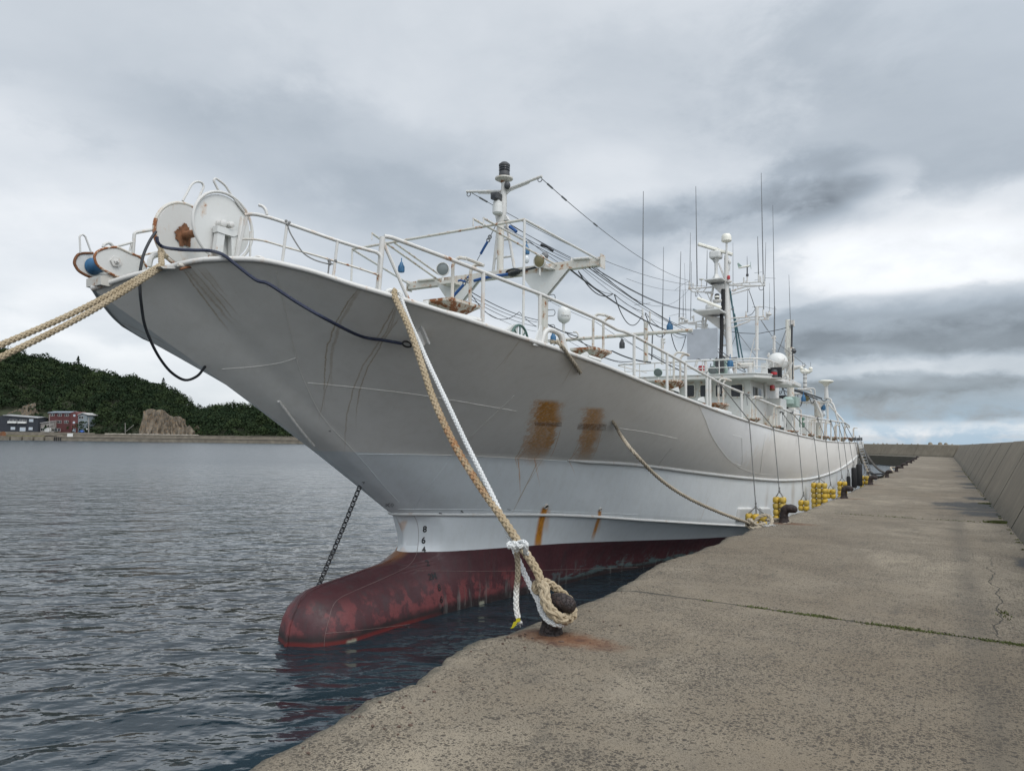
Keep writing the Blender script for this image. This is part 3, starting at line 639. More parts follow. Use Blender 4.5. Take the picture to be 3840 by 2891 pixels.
def hull_mat():
    kp = [z6(703, 805), z6(730, 870), z6(760, 930), z6(800, 1040), z6(835, 1105), z6(870, 1160), z6(915, 1220), z6(960, 1270), z6(1010, 1308), z6(1060, 1340), z6(1120, 1364), z6(1200, 1385), z6(1365, 1397)]
    KPTS = [(float(q[1]), float(q[2])) for q in (HR(*p) for p in kp) if q is not None]; KPTS = sorted(KPTS); KPTS.append((41.5, KPTS[-1][1]-.1))
    m, t, b = mat('hull_white_paint'); p = t.pos(); x, y, z = t.sep(p)
    n = t.noise(p, .5, 4, .6); n2 = t.noise(p, 3.5, 6, .65); nf = t.noise(p, 24, 5, .7)
    vs = t.noise(t.vm('MULTIPLY', p, (3, 3, .35)), 2.2, 6, .65)
    hs = t.noise(t.vm('MULTIPLY', p, (.8, .8, 7)), 3.2, 5, .7)
    c = t.mix(t.mr(n, .3, .7), (.76, .75, .73), (.82, .81, .785))
    c = t.mix(t.mr(vs, .45, .75, 0, .25), c, (.60, .57, .51))
    c = t.mix(t.mr(n2, .58, .8, 0, .2), c, (.86, .86, .84))
    sc = t.m('MULTIPLY', t.mr(hs, .68, .73), t.mr(n2, .52, .62)); c = t.mix(t.m('MULTIPLY', sc, .25), c, (.76, .76, .74))
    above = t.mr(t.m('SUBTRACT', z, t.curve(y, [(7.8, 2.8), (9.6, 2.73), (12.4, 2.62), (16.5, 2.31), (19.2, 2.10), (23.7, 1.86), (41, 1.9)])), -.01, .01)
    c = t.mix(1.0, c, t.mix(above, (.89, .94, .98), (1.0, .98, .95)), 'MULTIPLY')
    # fresher white coat aft of the welded seam
    zk = t.m('ADD', t.mr(y, 13.6, 14.1, 3.85, 3.45), 0)
    fr = t.m('MAXIMUM', t.m('MULTIPLY', t.mr(y, KPTS[0][0]-.06, KPTS[0][0]), t.mr(t.m('ADD', t.m('SUBTRACT', z, t.curve(y, KPTS)), t.m('MULTIPLY', t.m('SUBTRACT', nf, .5), .06)), -.012, .012)), 0)
    kzone = fr
    fr = t.m('MULTIPLY', fr, t.mr(t.m('ADD', t.m('ADD', y, t.m('MULTIPLY', t.m('SUBTRACT', 3.4, z), 2.2)), t.m('MULTIPLY', t.m('SUBTRACT', n2, .5), 5.)), 21, 19.6, .0, 1.))
    c = t.mix(t.m('MULTIPLY', kzone, .62), c, (.735, .705, .66)); c = t.mix(t.m('MULTIPLY', fr, .75), c, (.86, .875, .89))
    aft = t.m('MULTIPLY', t.mr(y, 15, 19), .4); c = t.mix(t.m('MULTIPLY', aft, .35), c, (.80, .78, .74))
    thin = [STR((z3(190, 1350), z3(30, 1650)), .012, .75), STR((z3(205, 1360), z3(95, 1650)), .010, .6), STR((z3(215, 1365), z3(130, 1620)), .009, .5),
            STR((dsp(772, 628), dsp(700, 860)), .010, .8), STR((dsp(776, 630), dsp(715, 830)), .02, .45), STR((dsp(715, 800), dsp(690, 900)), .008, .6),
            STR((dsp(860, 690), dsp(770, 900)), .010, .75), STR((dsp(850, 700), dsp(745, 960)), .012, .6),
            STR((dsp(1160, 1000), dsp(1108, 1105)), .020, .85), STR((dsp(1175, 990), dsp(1130, 1060)), .012, .6), STR((dsp(1135, 940), dsp(1120, 1000)), .02, .3),
            STR((dsp(1125, 735), dsp(1070, 800)), .012, .45), STR((dsp(1122, 735), dsp(1085, 790)), .008, .5), STR((dsp(1243, 780), dsp(1215, 830)), .015, .4),
            STR((dsp(1530, 1075), dsp(1510, 1130)), .03, .25)]
    bow = [STR((z1(a, 1010), z1(b_, c_)), w, am) for a, b_, c_, w, am in ((1150, 1560, 1560, .012, .75), (1180, 1600, 1500, .018, .6), (1240, 1640, 1480, .010, .7), (1300, 1660, 1420, .012, .55), (1370, 1560, 1250, .010, .5), (1210, 1500, 1340, .05, .3), (620, 1000, 1560, .010, .6), (600, 900, 1450, .02, .4), (560, 800, 1380, .010, .5), (1340, 1500, 1200, .04, .25))]
    s1 = streaks(t, p, thin+bow, n2)
    s1 = t.m('MULTIPLY', s1, t.mr(t.noise(t.vm('MULTIPLY', p, (14, 60, 2)), 1, 4, .6), .3, .55, .5, 1.))
    c = t.mix(t.m('MULTIPLY', s1, .80), c, (.34, .22, .085))
    wide = [STR((dsp(1186, 866), dsp(1178, 925)), .30, 1.), STR((dsp(1283, 882), dsp(1280, 925)), .26, .8), STR((dsp(1180, 870), dsp(1152, 985)), .23, .85, .1), STR((dsp(1200, 905), dsp(1172, 985)), .12, .9), STR((dsp(1150, 905), dsp(1128, 990)), .10, .5), STR((dsp(1282, 885), dsp(1264, 985)), .17, .85, .1), STR((dsp(1268, 885), dsp(1250, 985)), .08, .75), STR((dsp(1295, 890), dsp(1285, 960)), .10, .6)]
    fine = t.noise(t.vm('MULTIPLY', p, (22, 22, 1.2)), 1, 6, .7)
    s2 = streaks(t, p, wide, t.m('ADD', t.m('MULTIPLY', fine, .6), t.m('MULTIPLY', t.noise(p, 3., 4, .6), .4)), .75)
    runs = streaks(t, p, [STR((dsp(a, 930), dsp(a-q, b_)), w_, am) for a, b_, q, w_, am in ((1150, 1010, 32, .012, .7), (1162, 1030, 38, .010, .8), (1172, 1060, 48, .014, .8), (1192, 1015, 30, .012, .9), (1200, 1040, 36, .010, .8), (1210, 990, 22, .010, .8), (1258, 1000, 26, .010, .7), (1270, 1020, 30, .012, .7), (1283, 990, 20, .012, .8), (1300, 985, 18, .010, .7))], n2)
    s2 = t.m('MAXIMUM', s2, runs)
    s2 = t.m('MULTIPLY', s2, t.mr(fine, .30, .52, .5, 1.))
    c = t.mix(t.m('MULTIPLY', s2, .95), c, t.mix(t.mr(nf, .4, .6), (.64, .28, .018), (.44, .18, .014)))
    drip = [STR((dsp(1178, 1096), dsp(1162, 1185)), .10, 1., .15), STR((dsp(1182, 1100), dsp(1178, 1150)), .10, .35), STR((dsp(1295, 1103), dsp(1281, 1162)), .055, .95), STR((dsp(1294, 1103), dsp(1290, 1150)), .07, .3),
            STR((dsp(874, 1125), dsp(876, 1195)), .05, .4)]
    s3 = streaks(t, p, drip, n2)
    c = t.mix(s3, c, t.mix(t.mr(fine, .35, .65), (.68, .30, .035), (.40, .14, .02)))
    fr2 = t.noise(t.vm('MULTIPLY', p, (34, 34, .9)), 1, 4, .6); c = t.mix(t.m('MULTIPLY', t.m('MULTIPLY', t.mr(fr2, .64, .70), t.mr(n2, .50, .60)), .25), c, (.34, .24, .13))
    # scum under the knuckle rail where the fenders hang
    for (yy_, w) in ((21.5, .25), (24.5, .35), (27.0, .3), (29.8, .35), (33, .4), (36, .4)):
        q = t.m('MULTIPLY', t.mr(t.m('ABSOLUTE', t.m('SUBTRACT', y, yy_)), w, 0, 0, 1, True), t.m('MULTIPLY', t.mr(z, 2.0, 1.5), .5))
        c = t.mix(t.m('MULTIPLY', q, t.mr(vs, .3, .6)), c, (.30, .22, .14))
    t.put(b.inputs['Base Color'], c); t.put(b.inputs['Roughness'], t.mr(n2, .3, .7, .30, .5))
    b.inputs['Coat Weight'].default_value = .0
    # plate buckling between frames plus scratched paint
    fr_ = t.m('SINE', t.m('MULTIPLY', y, 2*math.pi/.62)); fr_ = t.m('MULTIPLY', fr_, .25)
    hb = t.m('ADD', t.m('MULTIPLY', n, 3.0), t.m('MULTIPLY', fr_, t.mr(n2, .35, .6))); hb = t.m('ADD', hb, t.m('MULTIPLY', t.noise(t.vm('MULTIPLY', p, (1, 1.2, 2.0)), 1.3, 3, .5), 1.6)); nb = t.bump(hb, .3, .02)
    t.put(b.inputs['Normal'], t.bump(t.m('ADD', t.m('MULTIPLY', sc, .8), t.m('MULTIPLY', n2, .4)), .22, .006, nb))
    return m
def bottom_mat():
    m, t, b = mat('red_antifouling_paint'); p = t.pos(); x, y, z = t.sep(p)
    n = t.noise(p, 1.6, 6, .62); n2 = t.noise(p, 8, 6, .65); nf = t.noise(p, 40, 5, .7)
    vs = t.noise(t.vm('MULTIPLY', p, (5, 5, .7)), 1.6, 6, .65)
    c = t.mix(t.mr(n, .3, .7), (.056, .019, .023), (.086, .027, .031))
    c = t.mix(t.mr(vs, .5, .72, 0, .6), c, (.045, .038, .040))
    # rubbed patches of bright red low on the bulb
    lowm = t.m('MULTIPLY', t.mr(z, .66, .42, 0, 1, True), t.mr(z, .05, .16))
    rb = t.m('MULTIPLY', t.mr(t.m('ADD', t.noise(t.vm('MULTIPLY', p, (1.6, 2.3, 2.0)), 1.7, 5, .62), t.m('MULTIPLY', t.m('SUBTRACT', n2, .5), .2)), .47, .56), lowm)
    rb = t.m('MULTIPLY', rb, t.mr(y, 12.9, 12.3))
    c = t.mix(t.m('MULTIPLY', rb, .8), c, t.mix(t.mr(nf, .3, .7), (.22, .055, .056), (.14, .036, .038)))
    # slime near the waterline: black band, grey green aft
    bl = t.mr(t.m('ADD', z, t.m('MULTIPLY', t.m('SUBTRACT', n2, .5), .12)), .20, .10, 0, .85); c = t.mix(bl, c, (.016, .014, .014))
    rl = t.m('MULTIPLY', t.mr(z, .075, .035), t.mr(y, 10.2, 9.2)); c = t.mix(t.m('MULTIPLY', rl, .8), c, (.15, .018, .016))
    gy = t.mr(y, 11.6, 14.0, .0, 1); gb = t.m('MULTIPLY', t.mr(t.m('ADD', t.noise(t.vm('MULTIPLY', p, (1, 1, 3.4)), 2.6, 6, .68), t.mr(z, .45, .12, -.16, .06)), .49, .56), gy)
    gb = t.m('MULTIPLY', gb, t.mr(z, .56, .36)); gb = t.m('MULTIPLY', gb, t.mr(z, .06, .13))
    c = t.mix(t.m('MULTIPLY', gb, .75), c, t.mix(t.mr(nf, .35, .65), (.055, .115, .12), (.12, .17, .17)))
    g2 = t.m('MULTIPLY', t.mr(vs, .55, .65), t.mr(z, .5, .25)); c = t.mix(t.m('MULTIPLY', g2, t.m('MULTIPLY', t.mr(y, 9.8, 10.3), .5)), c, (.17, .18, .17))
    for (y0, z0, w) in ((8.0, .03, .10), (11.1, .05, .08)):
        q = t.m('MULTIPLY', t.mr(t.m('ABSOLUTE', t.m('SUBTRACT', t.m('ADD', y, t.m('MULTIPLY', nf, .1)), y0+.05)), w, w*.6), t.mr(t.m('ADD', z, t.m('MULTIPLY', nf, .08)), z0+.06, z0+.03)); c = t.mix(t.m('MULTIPLY', q, .85), c, (.30, .30, .23))
    # rust down the stem
    st_ = t.m('MULTIPLY', t.mr(x, XC+.16, XC+.03), t.mr(z, .84, .98)); c = t.mix(t.m('MULTIPLY', st_, .8), c, (.26, .12, .05))
    ws = 0.0*1.0
    _ws = t.m('MULTIPLY', t.mr(t.m('ABSOLUTE', t.m('SUBTRACT', y, 9.98)), .05, .02), t.m('MULTIPLY', t.mr(z, .86, .95), t.mr(nf, .45, .55))); pass
    sp = t.mr(t.vor(p, 9), .06, .045); c = t.mix(t.m('MULTIPLY', sp, .35), c, (.20, .16, .15))
    t.put(b.inputs['Base Color'], c); t.put(b.inputs['Roughness'], t.mr(n2, .3, .7, .42, .68)); t.put(b.inputs['Normal'], t.bump(t.m('ADD', n2, t.m('MULTIPLY', nf, .4)), .4, .010)); return m
M['hull'] = hull_mat(); M['bottom'] = bottom_mat()
ship = empty('fishing_ship', (XC, 22, 0), 'long white fishing ship with red bulbous bow moored along the quay', 'fishing ship')
mb = MB(); mb.add(*half(R_, 0, iB, False)); mb.add(*half(L_, 0, iB, True))
# transom
T_ = R_[0:iB+1, -1]; TL = L_[0:iB+1, -1]; n_ = len(T_); mb.add(np.r_[T_, TL], [(i, n_+i, n_+i+1, i+1) for i in range(n_-1)])
hull_o = mb.build('hull', M['hull'], ship)
mb = MB(); mb.add(*half(R_, iB, nR-1, False)); mb.add(*half(L_, iB, nR-1, True)); bot_o = mb.build('hull_bottom', M['bottom'], ship)
def gun(y, inset=0., dz=0., side=1): return np.array([XC+side*(float(bS(y))-inset), y, float(zS(y))+dz])
def G(u, v, inset=.0):
    d = ray(u, v); best = None
    def f(tt): p = CO+d*tt; return p[0]-(XC+float(bS(p[1]))-inset)
    ts = np.linspace(3, 60, 800); pv = None
    for tt in ts:
        p = CO+d*tt
        if p[1] < SY[0]+.02: continue
        q = f(tt)
        if pv is not None and q < 0 <= pv[1]:
            a, b_ = pv[0], tt
            for _ in range(30):
                c = (a+b_)/2
                if f(c) > 0: a = c
                else: b_ = c
            return CO+d*b_
        pv = (tt, q)
    return CO+d*(ts[-1])
# cap rail round the bulwark, inner skin, and an unseen deck put in to block light
ysr = np.r_[np.linspace(SY[0], 6, 30), np.linspace(6.2, 41.5, 70)]
cap = [gun(y, 0, .012, 1) for y in ysr]
mb = MB(); mb.tube(cap[::-1]+[gun(y, 0, .012, -1) for y in ysr[1:]], .032, 10); mb.build('cap_rail', M['white'], ship)
mb = MB(); inner = []
def hull_b(y, z):
    h = HB.ray_cast(Vector((XC+9, y, z)), Vector((-1, 0, 0)))
    return max(0., h[0].x-XC) if h[0] is not None else 0.
for y in ysr:
    b_ = max(.02, float(bS(y))-.02); zt = float(zS(y)); dk = zt-(.25 if y < 6.5 else min(.8, .25+(y-6.5)*.12)); db = max(.015, min(hull_b(y, dk)-.05, b_))
    rr_ = []
    for rw in range(0, 9):
        if y < R_[rw, 0, 1]+.03 and rr_: rr_.append(rr_[-1]); continue
        rr_.append((float(np.interp(y, R_[rw, :, 1], R_[rw, :, 0]))-XC, float(np.interp(y, R_[rw, :, 1], R_[rw, :, 2]))))
    inner.append([(XC-max(.003, (b-.03-.006*i)*(.86 if y < 5.6 else 1)-(.05 if y < 6 else 0)), y, z+.004) for i, (b, z) in enumerate(rr_)]+[(XC+max(.003, (b-.03-.006*i)*(.86 if y < 5.6 else 1)-(.05 if y < 6 else 0)), y, z+.004) for i, (b, z) in list(enumerate(rr_))[::-1]])
V = np.array(inner).reshape(-1, 3); F = [(i*18+j, i*18+j+1, (i+1)*18+j+1, (i+1)*18+j) for i in range(len(ysr)-1) for j in range(17)]
M['deck'] = simple('deck_paint', (.30, .34, .30), .7, .15)
MB().add(V, F).build('deck', M['deck'], ship)
def hullline(pts, r=.006, seg=5, off=.002, step=14):
    out = []
    for i in range(len(pts)-1):
        a, b_ = np.array(pts[i]), np.array(pts[i+1]); n = max(1, int(np.linalg.norm(b_-a)/step))
        for k in range(n): out.append(a+(b_-a)*k/n)
    out.append(np.array(pts[-1])); q = [HR(*p, off) for p in out]; return [x for x in q if x is not None]
def smoothpx(pts, n=6): return [tuple(p[:2]) for p in spline([(*p, 0) for p in pts], n)]
# rubbing rails
mb = MB()
r2 = [np.array([XC+float(b3(y))+.012, y, float(z3_(y))]) for y in np.linspace(12.15, 41.4, 120)]
mb.tube(r2, [.012]+[.042]*60, 10); mb.build('rubbing_rail', M['white_clean'], ship)
r1 = [np.array([XC+float(b2(y))+.008, y, float(z2_(y))]) for y in np.r_[np.linspace(9.62, 10.4, 12), np.linspace(10.6, 33, 80)]]
MB().tube([(XC-(p[0]-XC), p[1], p[2]) for p in r1[::-1]]+r1, .030, 10).build('rubbing_rail', M['white_clean'], ship)
# weld seams
M['seam_b'] = simple('bottom_seam_paint', (.20, .14, .13), .5, .3, 20)
mb = MB(); mb2 = MB()
for k_, pts in enumerate(([dsp(596, 588), dsp(620, 690), dsp(640, 775), dsp(660, 830), dsp(700, 905), dsp(770, 980), dsp(830, 1050), dsp(862, 1085)],
            [dsp(665, 827), dsp(780, 838), dsp(920, 855), dsp(1115, 888)], [dsp(480, 797), dsp(540, 793), dsp(600, 785), dsp(640, 773)],
            [dsp(770, 980), dsp(1000, 984), dsp(1250, 998), dsp(1400, 1015)], [dsp(1110, 855), dsp(1000, 960), dsp(920, 1060), dsp(895, 1100)],
            [z6(50, 1008), z6(300, 1045), z6(530, 1095)], [z6(480, 1172), z6(420, 1250), z6(370, 1318)],
            [z6(705, 815), z6(760, 930), z6(800, 1040), z6(870, 1160), z6(960, 1270), z6(1060, 1340), z6(1200, 1385), z6(1365, 1395)],
            [z6(1262, 1050), z6(1240, 1180), z6(1218, 1370)], [z6(990, 1064), z6(1065, 1082)], [z6(1065, 1090), z6(1065, 1300), z6(1000, 1295)],
            [z8(780, 645), z8(1400, 650), z8(2200, 678)],
            [z8(860, 665), z8(890, 720), z8(900, 800), z8(890, 900), z8(860, 960), z8(800, 1005), z8(640, 1078), z8(520, 1130), z8(430, 1175), z8(390, 1225), z8(365, 1310), z8(345, 1400), z8(340, 1462)],
            [z8(350, 1380), z8(500, 1368), z8(700, 1345), z8(860, 1325)], [z8(880, 1010), z8(1400, 1012), z8(2200, 990)], [z8(1168, 1100), z8(1175, 1150), z8(1178, 1210)])):
    q = hullline(smoothpx(pts))
    if len(q) > 1: (mb2 if k_ >= 12 else mb).tube(q, .0032 if k_ >= 12 else .0045, 5)
mb.build('weld_seam', M['hull'], ship); mb2.build('weld_seam', M['seam_b'], ship)
# stem bar and the ring ribs of the bulb
mb = MB(); mb.tube([(XC, y-.004, z+.0) for y, z in PROF[7:22]], .018, 8)
mb.tube(hullline(smoothpx([zf_ for zf_ in (z8(330, 1096), z8(240, 1137), z8(200, 1182), z8(165, 1250), z8(132, 1350), z8(116, 1465))])), .022, 8)
for a_, b__ in ((z8(150, 1196), z8(178, 1212)), (z8(74, 1362), z8(112, 1378))):
    q_ = hullline([a_, b__], step=5)
    if len(q_) > 1: mb.tube(q_, .02, 8)
mb.build('stem_rib', M['bottom'], ship)
mb = MB()
for pts in ([z8(72, 5), z8(120, 70), z8(200, 175), z8(300, 290), z8(430, 420), z8(560, 520)],):
    mb.tube(hullline(smoothpx(pts)), .022, 8)
mb.build('stem_bead', M['hull'], ship)
# draft marks
def hulltext(s, u, v, h, shear=0., rot=0.):
    pos, n = HN(u, v)
    if pos is None: return None
    qs = [HR(u+a, v+b) for a, b in ((20, 0), (-20, 0), (0, -22), (0, 22))]
    if all(q is not None for q in qs): n2_ = np.cross(qs[0]-qs[1], qs[2]-qs[3]); n2_ /= np.linalg.norm(n2_); n = n2_ if n2_@n > 0 else -n2_
    cu = bpy.data.curves.new('t', 'FONT'); cu.body = s; cu.size = h/.70; cu.align_x = 'CENTER'; cu.align_y = 'CENTER'; cu.offset = .004; cu.shear = .0
    ob = bpy.data.objects.new('t', cu); C.objects.link(ob); dg = bpy.context.evaluated_depsgraph_get(); me = bpy.data.meshes.new_from_object(ob.evaluated_get(dg)); bpy.data.objects.remove(ob)
    up = np.array([0, 0, 1.]); up = up-n*(n@up); up /= np.linalg.norm(up); rt = np.cross(up, n)
    out = []
    for w in me.vertices:
        q = pos+rt*w.co.x*.9+up*w.co.y; h = HB.ray_cast(Vector(q+n*.4), Vector(-n)); out.append(A3(h[0])+n*.008 if h[0] is not None else q+n*.02)
    F = [tuple(pp.vertices) for pp in me.polygons]; bpy.data.meshes.remove(me); return out, F
M['mark'] = simple('black_mark_paint', (.012, .012, .014), .5, .2)
for s, x_, y_ in (('8', 937, 765), ('6', 929, 831), ('4', 931, 889), ('2', 953, 968), ('2M', 982, 1046), ('8', 1022, 1113), ('6', 1034, 1183), ('4', 1037, 1247)):
    q = hulltext(s, *z8(x_, y_), .112)
    if q: MB().add(*q).build('draft_mark', M['mark'], ship, smooth=False)
# ------------------------------------------------------------------ ship fittings
def P2(mp, sf, *a): return [sf(*mp(*p), *a) for p in a[0]] if False else None
def pts(mp, sf, L, *a): return [A3(sf(*mp(*p), *a)) for p in L]
def part(mb, name, m='white', parent=None, **k): return mb.build(name, M[m] if isinstance(m, str) else m, parent or ship, **k)
def T(mp, sf, L, *a, r=.02, f=.06, seg=8, name=None, m='white', parent=None, mb=None, sp=False):
    q = pts(mp, sf, L, *a); q = spline(q, 6) if sp else (fillet(q, f) if len(q) > 2 else q)
    own = mb is None; mb = mb or MB(); mb.tube(q, r, seg)
    if own: return part(mb, name or 'tube', m, parent)
def down_to_gun(p, inset=.05, dz=-.02):
    y = p[1]; return np.array([p[0], y, float(zS(y))+dz])
# --- foredeck handrail (near side)
hr = MB(); top = pts(z2, G, [(55, 575), (120, 563), (200, 572), (330, 605), (480, 655), (740, 745), (1000, 835), (1240, 910), (1420, 958)], .06)
hr.tube(spline(top, 5), .021, 10)
hr.tube(fillet([top[-2], top[-1], A3(G(*z2(1466, 1000), .06)), A3(G(*z2(1440, 1390), .06))], .05), .021, 10)
part(hr, 'handrail')
T(z2, G, [(18, 822), (150, 825), (270, 845), (460, 900), (640, 950), (800, 995), (1000, 1055), (1200, 1115), (1430, 1190)], .06, r=.0125, name='handrail', m='white_rusty', sp=True)
for a, b_ in (((70, 590), (-30, 1010)), ((488, 660), (432, 1110)), ((1012, 835), (962, 1258))):
    p = A3(G(*z2(*a), .06)); q = A3(G(*z2(*b_), .05)); MB_ = MB().tube([p, q], .0165, 8); part(MB_, 'rail_post', 'white')
thick = MB(); tp = A3(G(*z2(1478, 800), .10)); tb = A3(G(*z2(1430, 1390), .10)); thick.tube([tp, tb], .034, 10); part(thick, 'awning_post')
# small hook on the rail and low hand hoops
T(z2, G, [(195, 468), (235, 480), (270, 520), (278, 570)], .06, r=.018, name='hook', f=.05)
T(z2, G, [(130, 1040), (150, 1010), (190, 1000), (400, 1090)], .08, r=.016, name='hand_hoop', f=.05)
T(z2, G, [(190, 1005), (190, 1050)], .08, r=.013, name='hand_hoop')
T(z2, G, [(488, 650), (510, 730), (545, 800), (620, 920), (680, 985), (780, 1040), (900, 1075), (965, 1080)], .05, r=.008, name='tied_rope', m='rope_thin', sp=True)
T(z2, G, [(925, 1030), (922, 1100), (908, 1235)], .05, r=.009, name='tied_rope', m='rope_thin')
for a in ((478, 640), (512, 655), (490, 668), (925, 1045), (932, 1075), (990, 1050)): part(MB().ball(A3(G(*z2(*a), .05)), .02, 1, 1, 1.2, 8, 6), 'rope_knot', 'rope_thin')
# --- port side handrail and fittings on the bow
XP = -8.75
T(z1, PX, [(650, 1075), (678, 660), (700, 648), (890, 615), (1000, 600)], XP, r=.022, name='handrail', f=.04)
T(z1, PX, [(672, 740), (520, 780), (395, 815)], XP, r=.016, name='handrail')
T(z1, PX, [(668, 885), (790, 862), (950, 825)], XP, r=.012, name='handrail', m='white_rusty')
T(z1, PX, [(655, 745), (628, 840)], XP, r=.012, name='handrail')
# fairlead hook left of the reel
T(z1, PX, [(820, 980), (835, 900), (870, 868), (940, 862), (980, 870)], -8.3, r=.034, name='fairlead', f=.07)
T(z1, PX, [(378, 790), (385, 765), (430, 745), (465, 770), (470, 800)], -8.5, r=.020, name='hook', f=.04)
# --- stem roller
roller = empty('x', (0, 0, 0)); bpy.data.objects.remove(roller)
nut = PX(*z1(503, 930), -7.98)
def cheek(L, x, th=.018):
    q = pts(z1, PX, L, x); return MB().prism(q, (-th, 0, 0)), q
c1, q1 = cheek([(292, 880), (310, 845), (345, 820), (400, 800), (470, 790), (530, 798), (640, 850), (735, 890), (800, 985), (805, 1060), (640, 1085), (540, 1085), (450, 1045), (365, 1000), (310, 945)], -8.0)
rl = part(c1, 'roller_cheek', 'white_clean', smooth=False)
part(MB().tube(spline(q1[:9][::-1]+[q1[0]]+q1[:-5:-1], 3), .014, 6), 'cheek_rim', 'tray', rl)
c2, q2 = cheek([(100, 935), (118, 885), (160, 852), (280, 848), (420, 880), (440, 1110), (345, 1112), (240, 1075), (150, 1025), (112, 975)], -8.46)
r2_ = part(c2, 'roller_cheek', 'white_clean', smooth=False); part(MB().tube(spline([q2[3], q2[2], q2[1], q2[0], q2[9], q2[8], q2[7], q2[6]], 3), .016, 6), 'cheek_rim', 'rust', r2_)
part(MB().lathe((-8.45, nut[1], nut[2]), (1, 0, 0), [(.10, 0), (.085, .03), (.082, .40), (.10, .43)], 22), 'roller', 'blue')
part(MB().lathe(nut, (1, 0, 0), [(.062, -.02), (.062, .004), (.03, .006), (.03, .018), (.014, .02), (.014, .045)], 6), 'roller_nut', 'white')
T(z1, PX, [(158, 845), (150, 685), (175, 665), (205, 685), (262, 840)], -8.4, r=.011, name='guard_hoop', f=.03)
# stem head casting under the roller
part(MB().prism(pts(z1, PX, [(355, 1070), (450, 1040), (545, 1085), (545, 1150), (420, 1165), (355, 1150)], -8.02), (-.3, 0, 0)), 'stem_casting', 'white_rusty', smooth=False)
# --- anchor rope reel
xn = -7.42; cn = PX(*z1(1530, 596), xn); cf = PY(*z1(1165, 655), cn[1]); xf = float(cf[0]); cy, cz = float(cn[1]), float(cn[2])
RR = float(PX(*z1(1530, 268), xn)[2]-cz)
reel = part(MB().lathe((xn, cy, cz), (1, 0, 0), [(.01, -.012), (RR-.045, -.012), (RR-.03, -.02), (RR-.028, .004), (RR-.045, .004), (.05, .012), (.01, .012)], 56), 'reel', 'white_clean')
def ring(mb, x, y, z, R, r, seg=8, n=56): mb.tube([(x, y+R*math.cos(a), z+R*math.sin(a)) for a in np.linspace(0, 2*math.pi, n+1)], r, seg, False)
mb = MB(); ring(mb, xn+.02, cy, cz, RR, .019); ring(mb, xn-.01, cy, cz, RR-.038, .012); part(mb, 'flange_rim', 'white', reel)
part(MB().lathe((xf, cy, cz), (1, 0, 0), [(.01, -.01), (RR-.06, -.01), (RR-.03, .01), (RR-.035, .02), (.07, -.005), (.01, -.005)], 56), 'flange', 'white', reel)
part(MB().tube([(xf+.002, cy+(RR-.008)*math.cos(a), cz+(RR-.008)*math.sin(a)) for a in np.linspace(math.radians(165), math.radians(262), 24)], .0235, 8), 'rim_rust', 'tray', reel)
mb = MB(); ring(mb, xf+.0, cy, cz, RR-.01, .022); part(mb, 'flange_rim', 'white_rusty', reel)
patch = [(xf+.013, cy-.01+(.118+.05*fn(math.cos(a), math.sin(a), 0, 1.6)+.022*fn(math.cos(a), math.sin(a), 2, 6))*math.cos(a), cz-.01+(.130+.05*fn(math.cos(a), math.sin(a), 0, 1.6)+.022*fn(math.cos(a), math.sin(a), 2, 6))*math.sin(a)) for a in np.linspace(0, 2*math.pi, 140, False)]
part(MB().prism(patch, (.003, 0, 0)), 'rust_patch', 'rust', reel, smooth=False)
part(MB().lathe((xf+.01, cy, cz), (1, 0, 0), [(.06, 0), (.05, .05), (.045, xn-xf-.02)], 20), 'axle', 'rust', reel)
# bearing stand in front of the near flange
sx = xn+.11
st = MB()
for k_, L in enumerate(([(1490, 600), (1460, 840), (1530, 860), (1560, 615)], [(1612, 640), (1620, 900), (1665, 900), (1688, 668)], [(1480, 580), (1690, 640), (1690, 668), (1640, 690), (1550, 665), (1480, 640)])):
    st.prism(pts(z1, PX, L, sx+(.012 if k_ == 2 else 0)), (-.07-(.02 if k_ == 2 else 0), 0, 0))
part(st, 'bearing_stand', 'white_clean', smooth=False)
part(MB().lathe(PX(*z1(1545, 560), sx), (1, 0, 0), [(.045, -.09), (.045, .0), (.02, .01)], 16), 'bearing', 'white', reel)
part(MB().lathe(PX(*z1(1612, 575), sx+.02), (1, 0, 0), [(.038, -.06), (.038, .02), (.02, .03)], 16), 'bearing', 'white', reel)
T(z1, PX, [(1145, 345), (1230, 185), (1275, 155), (1330, 165), (1350, 205), (1285, 350)], xf, r=.015, name='guard_hoop', f=.05)
T(z1, PX, [(1492, 248), (1440, 145), (1465, 125), (1520, 165), (1560, 200), (1615, 290), (1755, 475)], xn+.02, r=.014, name='guard_hoop', f=.04)
T(z1, PX, [(1720, 500), (1665, 900)], xn+.13, r=.026, name='awning_post')
T(z1, PX, [(1800, 640), (1795, 905)], xn+.10, r=.013, name='rail_post')
# sill under the reel
sill = MB()
sill.prism(pts(z1, PX, [(930, 975), (1120, 965), (1330, 952), (1400, 900), (1440, 880), (1580, 905), (1420, 975), (1150, 1000), (960, 995)], -7.34), (-.25, 0, 0)); part(sill, 'reel_base', 'white', smooth=False)
T(z1, PX, [(1120, 1005), (1180, 985), (1450, 955)], -7.22, r=.014, name='chafing_bar', m='rust')
T(z1, PX, [(1100, 960), (1180, 975), (1380, 935)], -7.25, r=.022, name='chafing_bar', m='white_rusty')
